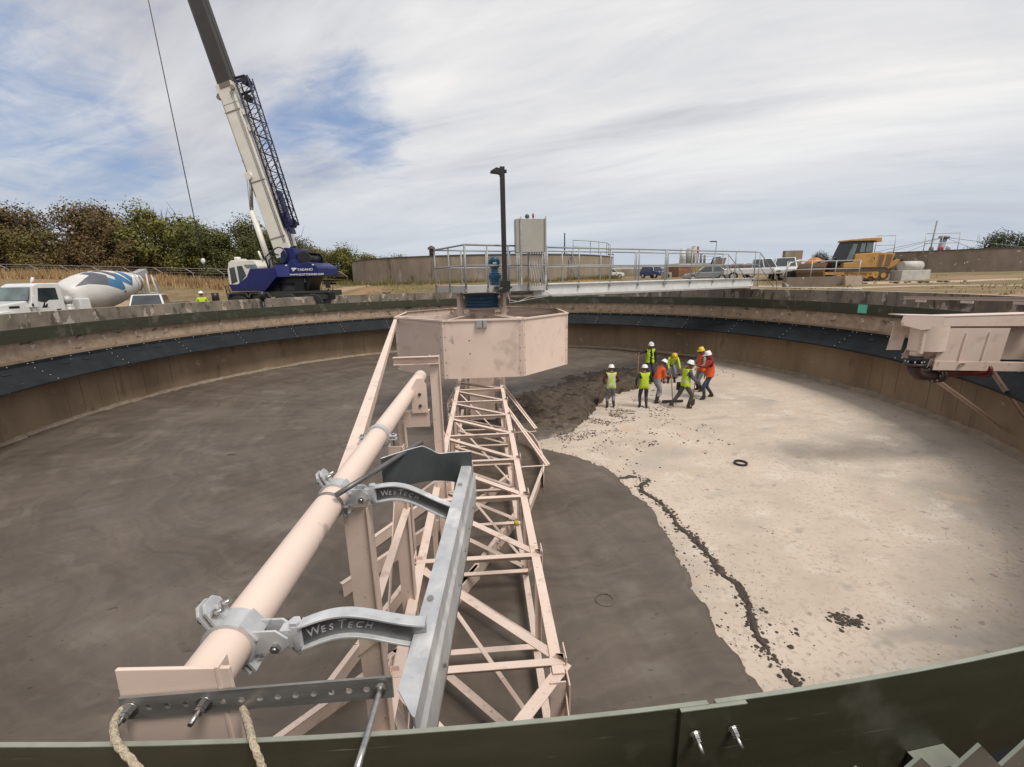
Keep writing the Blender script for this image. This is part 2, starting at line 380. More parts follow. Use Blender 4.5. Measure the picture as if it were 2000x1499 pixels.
# dry grass: blades scattered on the banks (nobody could count it)
def build_grass(name, spots, mt, label, hgt=(.15, .35)):
    m = MB(); rng = random.Random(5)
    for (x, y, h) in spots:
        z = gh(x, y) - .02
        for _ in range(4):
            a = rng.uniform(0, 6.28); d = V((math.cos(a), math.sin(a), 0)); p = V((x + rng.uniform(-.15, .15), y + rng.uniform(-.15, .15), z)); hh = h * rng.uniform(.6, 1.2); l = V((rng.uniform(-.4, .4), rng.uniform(-.4, .4), 0)) * hh
            ww = .03 + .02 * hh
            m.add([p - d * ww, p + d * ww, p + l + V((0, 0, hh))], [(0, 1, 2)])
    o = m.build(name, mt); tag(o, label, 'grass', kind='stuff')
rg = random.Random(3)
def ok(x, y): return math.hypot(x, y) > 17.3
sp = []
while len(sp) < 5200:
    a = rg.uniform(-.25, 3.3); r = 17.3 + abs(rg.gauss(0, 11)); x, y = r * math.cos(a), r * math.sin(a)
    if x > 12 and y < 17 and rg.random() < .8: continue
    if noise.noise(V((x * .22, y * .22, 0))) > -.02: sp.append((x, y, rg.uniform(.06, .2)))
M['grassblade'] = mat('dry grass blades', (.38, .28, .13), (.25, .20, .09), .6, .9)
build_grass('dry_grass', sp, M['grassblade'], 'short dry yellow grass tufts on the banks around the tank')
sp = []
for i in range(3000):
    t = rg.random(); x = -64 + 46 * t; y = 37.2 - 0.9 * t * 3 + rg.gauss(0, 1.1); sp.append((x, y, rg.uniform(.5, 1.25)))
M['tallgrass'] = mat('tall straw grass', (.48, .33, .17), (.30, .18, .08), .8, .9)
build_grass('tall_straw_grass', sp, M['tallgrass'], 'tall straw coloured weeds along the wire fence')
sp = []
for i in range(900):
    a = R(rg.uniform(180, 360)); r = 15.6 + abs(rg.gauss(.2, .5)); sp.append((0 + r * math.cos(a), 39 + r * math.sin(a), rg.uniform(.2, .6)))
build_grass('weeds', sp, mat('olive weeds', (.20, .17, .06), (.12, .12, .035), 1.2, .9), 'olive weeds growing at the foot of the distant round tank')

# ============================================================ TANK
RI, RP, RL, RO, RO2 = 15.24, 15.09, 15.54, 16.25, 16.50
TOP = .437
def floor_z(r): return -3.55 - .42 * (1 - min(r, RI) / RI)
CONC = dict(bump=.004, bscale=18)
M['conc_wall'] = mat('brown stained tank concrete', (.31, .225, .145), (.205, .142, .088), .7, .85, stretch=(1, 1, .35), layers=[((.155, .108, .068), 1.4, .60, .12, (1, 1, .35)), ((.37, .285, .20), 2.6, .64, .08, (1, 1, 1)), ((.33, .27, .2), 12, .70, .04, (1, 1, 1))], **CONC)
M['conc_rim'] = mat('stained launder concrete', (.44, .33, .235), (.28, .20, .14), 3.5, .85, bump=.006, bscale=30, layers=[((.12, .095, .07), 2.2, .60, .06, (1, 1, 2)), ((.48, .40, .32), 26, .66, .05, (1, 1, 1))])
M['conc_top'] = mat('mottled outer wall concrete', (.27, .225, .175), (.13, .108, .088), 1.3, .85, stretch=(1, 1, .6), bump=.004, bscale=22, layers=[((.42, .36, .30), 2.4, .585, .03, (1, 1, .55)), ((.10, .085, .065), 3.2, .57, .05, (1, 1, .4)), ((.50, .45, .40), 5.5, .68, .02, (1, 1, .6))])
M['conc_cap'] = mat('pale wall top', (.46, .37, .29), (.36, .28, .21), 2.0, .85, bump=.004, bscale=25)
M['conc_base'] = mat('pale base fillet', (.34, .27, .20), (.24, .185, .135), 4, .85, bump=.01, bscale=10)
def build_tank():
    m = MB()
    m.m = 0; m.rev([(RI, -3.62), (RI, -1.02)], n=240)                         # inner wall face
    m.m = 1; m.rev([(RI, -1.02), (RI, -.30), (RL, -.30), (RL, -1.3), (RO, -1.3)], n=240, smooth=False)
    m.m = 2; m.rev([(RO, -1.3), (RO, TOP)], n=240)
    m.m = 3; m.rev([(RO, TOP), (RO2, TOP)], n=240)
    m.m = 2; m.rev([(RO2, TOP), (RO2, -2.5)], n=240)
    t = thing('tank_wall', 'huge round concrete tank basin with a stained double rim', 'tank wall', (0, 0, -3.6))
    m.build('basin_wall', [M['conc_wall'], M['conc_rim'], M['conc_top'], M['conc_cap']], t)
    # rough fillet at the foot of the wall
    m = MB(); vs = []; n = 720
    for k in range(n):
        a = 2 * math.pi * k / n; q = V((math.cos(a) * 4, math.sin(a) * 4, 0)); j = .05 * noise.noise(q * 4.0) + .03 * noise.noise(q * 15)
        for (r, z) in ((RI + .01, -3.36 + j), (RI - .03, -3.40 + j), (RI - .10, -3.52 + j * .4), (RI - .22 + j, -3.60)):
            vs.append((r * math.cos(a), r * math.sin(a), z))
    m.add(vs, [(k * 4 + i, ((k + 1) % n) * 4 + i, ((k + 1) % n) * 4 + i + 1, k * 4 + i + 1) for k in range(n) for i in range(3)], True)
    m.build('base_fillet', M['conc_base'], t)
    # vertical form joints and pale patched pockets below the green plate
    m = MB()
    for k in range(150):
        a = 2 * math.pi * (k + .5) / 150 + .004 * math.sin(k * 5.1)
        if math.sin(k * 12.9) > -.2: continue
        c, s = math.cos(a), math.sin(a); r = RI - .002; wv = .009 + .006 * math.sin(k * 3.3)
        ax = (V((-s, c, 0)), V((c, s, 0)), V((0, 0, 1)))
        m.box((c * r, s * r, -2.55 + .2 * math.sin(k * 7.7)), (wv * 1.4, .008, 1.7 + .25 * math.sin(k * 4.3)), ax)
    m.build('form_joint', mat('dark form joint stain', (.14, .098, .062), (.19, .135, .09), 3, .9), t)
    m1 = MB(); m2 = MB()
    for k in range(72):
        a = 2 * math.pi * (k + .3) / 72; c, s = math.cos(a), math.sin(a); ax = (V((-s, c, 0)), V((c, s, 0)), V((0, 0, 1)))
        m2.box((c * (RI - .003), s * (RI - .003), -.50), (.26, .016, .11), ax)                                # dark pocket
        rr = random.Random(k)
        for i in range(7):
            u = rr.uniform(-.05, .05); z = -.60 - .022 * i
            p = V((c * (RI - .006), s * (RI - .006), z)) + ax[0] * (u)
            m1.box(p, (rr.uniform(.03, .10), .012, rr.uniform(.012, .03)), ax)
    m2.build('anchor_pocket', M['conc_rim'], t)
    m1.build('lime_patch', mat('white lime patch', (.66, .62, .56), (.5, .45, .38), 30, .9), t)
build_tank()
def noise_grid(x, y, sc, seed=0):
    return np.array([noise.noise(V((a * sc + seed, b * sc - seed, seed * .37))) for a, b in zip(x.ravel(), y.ravel())]).reshape(x.shape)
# pale old concrete floor
M['old_floor'] = mat('pale pitted old floor', (.55, .46, .375), (.44, .365, .295), .55, .9, bump=.004, bscale=25,
                     layers=[((.34, .305, .26), .38, .54, .16, (1, 1, 1)), ((.56, .49, .41), 1.2, .57, .12, (1, 1, 1)), ((.50, .37, .265), .9, .62, .10, (1, 1, 1)), ((.38, .335, .285), .9, .60, .12, (.6, 1.3, 1)), ((.43, .355, .285), 13, .54, .08, (1, 1, 1)), ((.30, .255, .21), 4.5, .67, .03, (1, 1.1, 1)), ((.36, .31, .255), 2.2, .60, .12, (1, 1.2, 1)), ((.33, .28, .23), 7, .66, .08, (1, 1, 1))], spots=((.19, .155, .125), 30, .69, .03, (1, 1.2, 1)))
m = MB(); prof = [(.001, floor_z(0))] + [(r, floor_z(r)) for r in np.linspace(.5, RI + .02, 30)]
m.rev(prof, n=160)
o = m.build('tank_floor', M['old_floor']); tag(o, kind='structure')
# fresh grey-brown grout spread over most of it
GP = [(3.13, -12.1), (3.13, -13.0), (3.0, -14.0), (2.9, -15.6), (-16, -16), (-16, 16), (13.6, 16), (12.9, 7.6), (12.2, 7.0), (11.0, 6.1), (10.6, 5.0), (9.8, 4.43), (8.3, 3.76), (6.9, 2.7), (5.6, 2.0), (4.6, .75), (3.95, -.35), (3.5, -1.3), (3.2, -1.93), (2.6, -2.5), (2.0, -2.78), (1.35, -3.0), (1.35, -3.5), (1.68, -3.85), (2.25, -4.3), (2.6, -4.67), (2.9, -5.15), (3.13, -5.43), (3.35, -5.95), (3.3, -6.3), (3.41, -6.66), (3.32, -7.04), (3.5, -7.4), (3.54, -7.7), (3.42, -8.4), (3.46, -8.7), (3.44, -9.15), (3.36, -9.6), (3.34, -9.99), (3.2, -10.35), (3.27, -10.6), (3.16, -11.07), (3.18, -11.5)]
def sdist(px, py, poly):
    d = np.full(px.shape, 1e9); ins = np.zeros(px.shape, bool); n = len(poly)
    for i in range(n):
        (x0, y0), (x1, y1) = poly[i], poly[(i + 1) % n]
        ex, ey = x1 - x0, y1 - y0; t = np.clip(((px - x0) * ex + (py - y0) * ey) / (ex * ex + ey * ey), 0, 1)
        d = np.minimum(d, np.hypot(px - x0 - t * ex, py - y0 - t * ey))
        c = ((y0 > py) != (y1 > py)) & (px < ex * (py - y0) / (ey if ey else 1e-9) + x0); ins ^= c
    return np.where(ins, d, -d)
def build_grout():
    xs = np.concatenate([np.arange(-15.3, -4, .16), np.arange(-4, 1.0, .11), np.arange(1.0, 5.6, .05), np.arange(5.6, 15.35, .12)])
    ys = np.concatenate([np.arange(-15.3, 3.0, .06), np.arange(3.0, 15.35, .15)])
    X, Y = np.meshgrid(xs, ys)
    sd = sdist(X, Y, GP)
    n1 = noise_grid(X, Y, 1.3, 3); n2 = noise_grid(X, Y, 5.0, 9); n3 = noise_grid(X, Y, .5, 17)
    # rough heaps where the crew is still placing it, smoother where it has been screeded
    rough = np.exp(-(((X - 3.6) / 2.6) ** 2 + ((Y - .6) / 2.6) ** 2)) + .8 * np.exp(-(((X - 8) / 3.2) ** 2 + ((Y - 5) / 1.6) ** 2)) + 1.0 * np.exp(-(((X - 12.2) / 1.0) ** 2 + ((Y - 6.9) / .9) ** 2))
    rough = np.clip(rough + .55 * np.exp(-(((X - 6.2) / 2.4) ** 2 + ((Y - 3.0) / 1.8) ** 2)), 0, 1)
    n4 = noise_grid(X, Y, 13.0, 21); ragged = sd + .10 * n1 + .09 * n2 * (1 + 2 * rough) + .045 * n4
    h = np.clip(ragged * 1.6, -.05, .075)
    ridg = 1 - np.abs(noise_grid(X * 1.0 + Y * .5, Y * 1.9 - X * .6, .95, 5)) * 2.4
    h = h + (ragged > 0) * (rough * (.17 * np.clip(ridg, 0, 1) ** 2 + .10 * n2 + .03 * n4 + .05) + .006 * n2 + .008 * n3 * 2)
    # trowel ridges following the screed, near the arm
    edge = np.exp(-((sd - .35) / .25) ** 2) * (Y < -3.5) * .02; h = h + edge * (ragged > 0)
    rr = np.hypot(X, Y); Z = -3.55 - .42 * (1 - np.minimum(rr, RI) / RI) + h
    keep = (rr < RI - .02) & (ragged > -.12)
    idx = -np.ones(X.shape, int); vs = []; ny, nx = X.shape
    use = keep.copy()
    for i, j in zip(*np.nonzero(use)):
        idx[i, j] = len(vs); vs.append((X[i, j], Y[i, j], Z[i, j]))
    fs = []
    for i in range(ny - 1):
        r0 = idx[i]; r1 = idx[i + 1]
        for j in range(nx - 1):
            q = (r0[j], r0[j + 1], r1[j + 1], r1[j])
            if min(q) >= 0: fs.append(q)
    mb = MB().add(vs, fs, True)
    RG = {}
    wet = rough + .25 * n1 + .2 * n2 > .36
    for (i, j) in zip(*np.nonzero(idx >= 0)): RG[int(idx[i, j])] = bool(wet[i, j])
    mb.mi = [1 if RG[q[0]] else 0 for q in fs]
    o = mb.build('fresh_grout', [M['grout'], M['grout_wet']]); tag(o, kind='structure')
def grout_mat():
    m = mat('wet grey brown grout', (.120, .095, .073), (.093, .072, .054), .5, .5, bump=.004, bscale=11, stretch=(1, 1.3, 1),
            layers=[((.135, .112, .090), .8, .56, .12, (1, 1.4, 1)), ((.066, .048, .035), 6, .665, .05, (1, 1.6, 1))])
    t = m.node_tree; b = t.nodes['Principled BSDF']; L = t.links.new; A = t.nodes.new
    tc = A('ShaderNodeTexCoord'); sp = A('ShaderNodeSeparateXYZ'); L(tc.outputs['Object'], sp.inputs[0])
    ln = A('ShaderNodeVectorMath'); ln.operation = 'LENGTH'; L(tc.outputs['Object'], ln.inputs[0])
    at_ = A('ShaderNodeMath'); at_.operation = 'ARCTAN2'; L(sp.outputs[1], at_.inputs[0]); L(sp.outputs[0], at_.inputs[1])
    nn = A('ShaderNodeTexNoise'); nn.inputs['Scale'].default_value = .5; nn.inputs['Detail'].default_value = 4; L(tc.outputs['Object'], nn.inputs['Vector'])
    ra = A('ShaderNodeMath'); ra.operation = 'MULTIPLY_ADD'; L(nn.outputs[0], ra.inputs[0]); ra.inputs[1].default_value = 2.2; L(ln.outputs['Value'], ra.inputs[2])
    def sweep(kr, ka, sc, det):
        c = A('ShaderNodeCombineXYZ')
        for i, (src, k) in enumerate(((ra.outputs[0], kr), (at_.outputs[0], ka))):
            q = A('ShaderNodeMath'); q.operation = 'MULTIPLY'; L(src, q.inputs[0]); q.inputs[1].default_value = k; L(q.outputs[0], c.inputs[i])
        n = A('ShaderNodeTexNoise'); n.inputs['Scale'].default_value = sc; n.inputs['Detail'].default_value = det; n.inputs['Roughness'].default_value = .62; L(c.outputs[0], n.inputs['Vector']); return n.outputs[0]
    def rng(src, a, b_, lo, hi):
        r = A('ShaderNodeMapRange'); L(src, r.inputs[0])
        for i, v in enumerate((a, b_, lo, hi)): r.inputs[i + 1].default_value = v
        return r.outputs[0]
    col = b.inputs['Base Color'].links[0].from_socket
    for (sw, a, b_, lo, hi) in ((sweep(.9, 2.2, 1.0, 7), .38, .64, .90, 1.12), (sweep(5.0, 3.0, 1.0, 5), .40, .64, .88, 1.12), (sweep(.35, 30, 1.0, 4), .42, .62, .92, 1.08)):
        f = rng(sw, a, b_, lo, hi); sc = A('ShaderNodeVectorMath'); sc.operation = 'SCALE'; L(col, sc.inputs[0]); L(f, sc.inputs['Scale']); col = sc.outputs[0]
    # damp smears, browner and darker, with ragged sides
    sm = rng(sweep(1.6, 7.0, 1.0, 8), .60, .66, 0, .5); x = A('ShaderNodeMix'); x.data_type = 'RGBA'; L(sm, x.inputs[0]); L(col, x.inputs[6]); x.inputs[7].default_value = (.070, .052, .039, 1); L(x.outputs[2], b.inputs['Base Color'])
    L(rng(sweep(1.2, 5.0, 1.0, 6), .35, .65, .38, .70), b.inputs['Roughness'])
    return m
M['grout'] = grout_mat()
M['grout_wet'] = mat('freshly dumped dark grout', (.098, .075, .055), (.060, .045, .033), 1.5, .85, spec=.25, bump=.015, bscale=7, layers=[((.035, .026, .02), 2.6, .57, .05, (1, 1.9, 1)), ((.12, .095, .072), 2.2, .60, .08, (1, 1.5, 1))])
build_grout()
# crumbs and clods of spilt grout
def build_crumbs():
    m = MB(); rr = random.Random(11)
    def clod(x, y, s):
        z = floor_z(math.hypot(x, y)); vs = []; k = 6
        prof = [(1.0, 0), (.85, .4), (.35, .62)]
        for (pr, pz) in prof:
            for i in range(k):
                a = 6.283 * i / k + rr.uniform(-.3, .3); q = s * pr * rr.uniform(.65, 1.3); vs.append((x + q * math.cos(a), y + q * math.sin(a), z + s * pz * rr.uniform(.6, 1.1)))
        fs = [(j * k + i, j * k + (i + 1) % k, (j + 1) * k + (i + 1) % k, (j + 1) * k + i) for j in range(2) for i in range(k)] + [tuple(range(2 * k, 3 * k))]
        m.add(vs, fs)
    line = [(3.35, -6.05), (3.85, -6.05), (4.05, -6.3), (3.75, -6.55), (3.62, -6.8), (3.85, -7.4), (3.9, -7.95), (3.82, -8.4), (3.93, -8.85), (3.9, -9.4), (3.87, -9.9), (3.98, -10.2), (3.85, -10.7), (3.7, -11.1), (3.58, -11.65), (3.66, -12.1), (3.75, -12.9), (3.6, -13.8)]
    fine = []
    for (a, b) in zip(line[:-1], line[1:]):
        k = max(2, int(math.dist(a, b) / .035)); fine += [(a[0] + (b[0] - a[0]) * i / k, a[1] + (b[1] - a[1]) * i / k) for i in range(k)]
    vs = []; nW = 9
    for i, (x, y) in enumerate(fine):
        x0, y0 = fine[max(i - 3, 0)]; x1, y1 = fine[min(i + 3, len(fine) - 1)]; d_ = V((x1 - x0, y1 - y0)).normalized(); sd = V((-d_.y, d_.x)); q = V((x * 3.0, y * 3.0, 1.3))
        cx = .06 * noise.noise(q) + .03 * noise.noise(q * 3.1); wd = .055 + .045 * noise.noise(q * 1.7 + V((9, 0, 0))) + .05 * max(0, noise.noise(q * 4.1)); 
        if noise.noise(q * .9 + V((4, 4, 4))) < -.28: wd = .004
        for k in range(nW):
            u = (k / (nW - 1) - .5) * 2; px = x + sd.x * (cx + u * wd) + .012 * noise.noise(q * 9 + V((k, 0, 0))); py = y + sd.y * (cx + u * wd) + .012 * noise.noise(q * 9 + V((0, k, 0)))
            vs.append((px, py, floor_z(math.hypot(px, py)) - .006 + max(0, (1 - u * u)) * (.032 + .03 * noise.noise(V((px * 16, py * 16, 2)))) * min(1, wd / .05) + .01 * noise.noise(V((px * 40, py * 40, 5)))))
    m.add(vs, [(i * nW + k, i * nW + k + 1, (i + 1) * nW + k + 1, (i + 1) * nW + k) for i in range(len(fine) - 1) for k in range(nW - 1)])
    for (a, b) in zip(line[:-1], line[1:]):
        L = math.dist(a, b)
        for i in range(int(L * 130)):
            t = rr.random(); x = a[0] + (b[0] - a[0]) * t + rr.gauss(0, .065); y = a[1] + (b[1] - a[1]) * t + rr.gauss(0, .065); clod(x, y, .007 + .03 * rr.random() ** 2.5)
        for i in range(int(L * 30)):
            t = rr.random(); clod(a[0] + (b[0] - a[0]) * t + rr.gauss(0, .28), a[1] + (b[1] - a[1]) * t + rr.gauss(0, .2), rr.uniform(.004, .013))
    for (x, y, n, s) in [(4.96, -11.1, 60, .09), (5.19, -11.18, 45, .07), (5.13, -3.76, 22, .13), (4.92, -.78, 26, .14), (5.5, -8.85, 4, .05), (4.0, -10.9, 16, .16), (4.15, -11.3, 12, .12), (4.6, -1.4, 14, .25), (5.4, -1.2, 10, .25), (4.3, -2.7, 14, .3), (6.2, -3.6, 12, .5), (3.9, -5.3, 18, .35), (12.2, 5.0, 30, .5), (11.4, 4.5, 20, .5)]:
        for i in range(n): clod(x + rr.gauss(0, s), y + rr.gauss(0, s), (.008 + .035 * rr.random() ** 2))
    e = GP[10:]
    for (a, b) in zip(e[:-1], e[1:]):
        L = math.dist(a, b)
        for i in range(int(L * 26)):
            t = rr.random(); clod(a[0] + (b[0] - a[0]) * t + rr.gauss(.1, .16), a[1] + (b[1] - a[1]) * t + rr.gauss(-.05, .16), .005 + .022 * rr.random() ** 2)
    for i in range(4200):
        x, y = rr.uniform(2.0, 7.5), rr.uniform(-4.4, 1.6)
        if rr.random() < .6: q_ = rr.random(); x, y = 2.0 + 4.6 * q_ + rr.gauss(.3, .45), -3.0 + 4.3 * q_ ** .85 - abs(rr.gauss(0, .7))
        if noise.noise(V((x * 1.3, y * 1.3, 4))) > .02: clod(x, y, .006 + .03 * rr.random() ** 2)
    for i in range(1100):
        x, y = rr.uniform(4, 13), rr.uniform(-12, 4); 
        if math.hypot(x, y) < 15: clod(x, y, rr.uniform(.004, .011))
    o = m.build('grout_crumbs', M['crumb']); tag(o, 'dark crumbs and clods of spilt grout trailing over the pale floor', 'crumbs', kind='stuff')
M['crumb'] = mat('dark damp crumbs', (.075, .055, .04), (.04, .03, .022), 9, .8)
build_crumbs()
# floor drain rings
def ring_thing(name, x, y, r, label, mt, cat='drain', h=.05, tilt=0):
    t = MB(); z = floor_z(math.hypot(x, y)); t.rev([(r * .82, 0), (r * .82, h), (r, h), (r, 0)], c=(x, y, z), n=32, smooth=False)
    return one(name, t, mt, label, cat)
ring_thing('pipe_collar', 6.79, -5.69, .17, 'black rubber pipe ring lying alone on the pale floor', M['black'], 'ring', .055)
o = ring_thing('drain_rim', 1.73, -10.45, .15, 'shallow round drain rim set in the wet grout', M['grout'], 'drain rim', .078)
one('mud_clump', (lambda m: m.ball((-7.6, -3.45, floor_z(8.3) + .04), .11, sc=(1.5, .6, .5)))(MB()), M['crumb'], 'dark wet clump alone on the smooth grout left of the arm', 'clump')

# density current baffle: black sloping panels on brackets
BOLT = plain('bright bolt head', (.62, .62, .62), .3, .6)
def build_baffle():
    t = thing('black_baffle', 'black sloping plastic baffle ring bolted round the tank wall', 'baffle', (0, 0, -1.7))
    n = 32; st = (RI - .004, -1.11); lip = (14.40, -1.75)
    for k in range(n):
        a0 = 2 * math.pi * k / n + R(2.5); a1 = a0 + 2 * math.pi / n - .0006
        m = MB(); m.m = 0; dz = .004 * math.sin(k * 2.3); dr = .012 * math.sin(k * 3.1)
        m.rev([(st[0], st[1]), (st[0] - .012, st[1]), (st[0] - .012, -1.235), (lip[0] + dr, lip[1] + dz), (lip[0] + dr, lip[1] - .06), (lip[0] + dr + .012, lip[1] - .06), (lip[0] + .02 + dr, lip[1] + dz - .02), (st[0], -1.26)], a0=a0, a1=a1, n=8, smooth=False)
        m.m = 1
        for j in range(5):
            a = a0 + (a1 - a0) * (j + .12) / 4.2 if j < 4 else a1 - .006
            c, s = math.cos(a), math.sin(a); m.cyl((c * (RI - .016), s * (RI - .016), -1.165), (c * (RI - .03), s * (RI - .03), -1.165), .02, n=6)
        for j in range(4):                                   # bolts down the seam
            f = .18 + .25 * j; r = (st[0] - .012) * (1 - f) + lip[0] * f; z = -1.235 * (1 - f) + lip[1] * f; a = a0 + .05 / 15
            c, s = math.cos(a), math.sin(a); m.cyl((c * r, s * r, z), (c * (r - .012), s * (r - .012), z + .016), .017, n=6)
        m.m = 2
        for f in (.38, .66):                                   # vent slots
            a = a0 + (a1 - a0) * f; c, s = math.cos(a), math.sin(a); r = 15.02; z = -1.235 - (15.228 - r) / (15.228 - 14.4) * .515 + .003
            ax = (V((-s, c, 0)), V((c, s, .62)).normalized(), V((-c * .62, -s * .62, 1)).normalized()); m.box((c * r, s * r, z + .004), (.26, .085, .03), ax)
        m.build('panel', [M['black_frp'], BOLT, M['black']], t)
build_baffle()
# dark green scum plate ring, in bolted lengths
def build_plate():
    t = thing('green_plate', 'dark green glassfibre plate ring standing inside the tank rim', 'plate ring', (0, 0, -.443))
    n = 30; da = 2 * math.pi / n; start = math.atan2(-15.08, .64)
    for k in range(n):
        a0 = start + k * da + .0008; a1 = a0 + da - .0016
        m = MB(); m.m = 0; m.rev([(RP + .006, -.003), (RP + .006, -.443), (RP - .006, -.443), (RP - .006, -.003)], a0=a0, a1=a1, n=14, smooth=False)
        m.m = 1; m.rev([(RP - .0065, -.003), (RP - .0065, 0), (RP + .0065, 0), (RP + .0065, -.003)], a0=a0, a1=a1, n=14, smooth=False)
        for a in (a0, a1):
            c, s = math.cos(a), math.sin(a); m.box((c * RP, s * RP, -.222), (.0015, .0135, .442), (V((-s, c, 0)), V((c, s, 0)), V((0, 0, 1))))
        m.build('plate_length', [M['frp'], M['frp_edge']], t)
    for k in range(n):
        a = start + k * da; c, s = math.cos(a), math.sin(a); T = V((-s, c, 0)); Rr = V((c, s, 0)); b = V((c, s, 0)) * (RP + .0062)
        m = MB(); m.m = 0; m.box(b + Rr * .0055 + V((0, 0, -.23)), (.205, .011, .45), (T, Rr, V((0, 0, 1))))
        m.m = 1; m.box(b + Rr * .0055 + V((0, 0, -.0035)), (.206, .0115, .003), (T, Rr, V((0, 0, 1))))
        o = m.build('splice_plate', [M['frp'], M['frp_edge']], t)
        if abs(a - start) < .01 or abs(a - start - 2 * math.pi) < .01:
            for u in (-.055, .065):
                for z in (-.09, -.33):
                    mb = MB(); mb.bolt(b + Rr * .011 + T * u + V((0, 0, z)), Rr - V((0, 0, .25)), .0095, .052); mb.build('bolt', M['steel'], o)
build_plate()
tag(one('green_tape', (lambda m: m.box(V((15.065, .33, -.2)), (.012, .42, .33)))(MB()), plain('mint tape', (.12, .52, .36), .5), 'small mint green square stuck on the far green plate', 'marker'))
# notched weir plate behind it, right below the camera's right side
def build_weir():
    m = MB(); rw = 15.33; a0 = math.atan2(-15.293, 1.06) - 4 * .178 / 15.33; per = .178 / rw; pts = []
    vs = []; fs = []; k = 0
    for i in range(56):
        a = a0 + per * i * .5 + (0); z = .046 if i % 2 == 0 else -.045
        c, s = math.cos(a), math.sin(a)
        vs += [(c * rw, s * rw, z), (c * (rw + .008), s * (rw + .008), z), (c * rw, s * rw, -.5), (c * (rw + .008), s * (rw + .008), -.5)]
    for i in range(55):
        b = 4 * i; fs += [(b, b + 4, b + 6, b + 2), (b + 1, b + 3, b + 7, b + 5)]
    m.add(vs, fs); m.m = 1; m.add(vs, [(4 * i, 4 * i + 1, 4 * i + 5, 4 * i + 4) for i in range(55)])
    t = thing('notched_weir', 'grey green saw tooth weir plate beside the near green plate', 'weir', (2, -15.2, -.5))
    m.build('weir_plate', [M['weir'], M['frp_edge']], t)
    # stand-off block with its bolt
    a = math.atan2(-15.03, 1.445); c, s = math.cos(a), math.sin(a); T = V((-s, c, 0)); Rr = V((c, s, 0))
    m = MB(); m.box(Rr * (RP + .037) + V((0, 0, -.39)), (.145, .06, .10), (T, Rr, V((0, 0, 1)))); m.m = 1
    m.box(Rr * (RP + .037) + V((0, 0, -.3385)), (.146, .061, .003), (T, Rr, V((0, 0, 1))))
    b = m.build('standoff_block', [M['frp'], M['frp_edge']], t)
    mb = MB(); mb.bolt(Rr * (RP + .067) + V((0, 0, -.39)), Rr, .009, .09); mb.build('bolt', M['steel'], b)
build_weir()
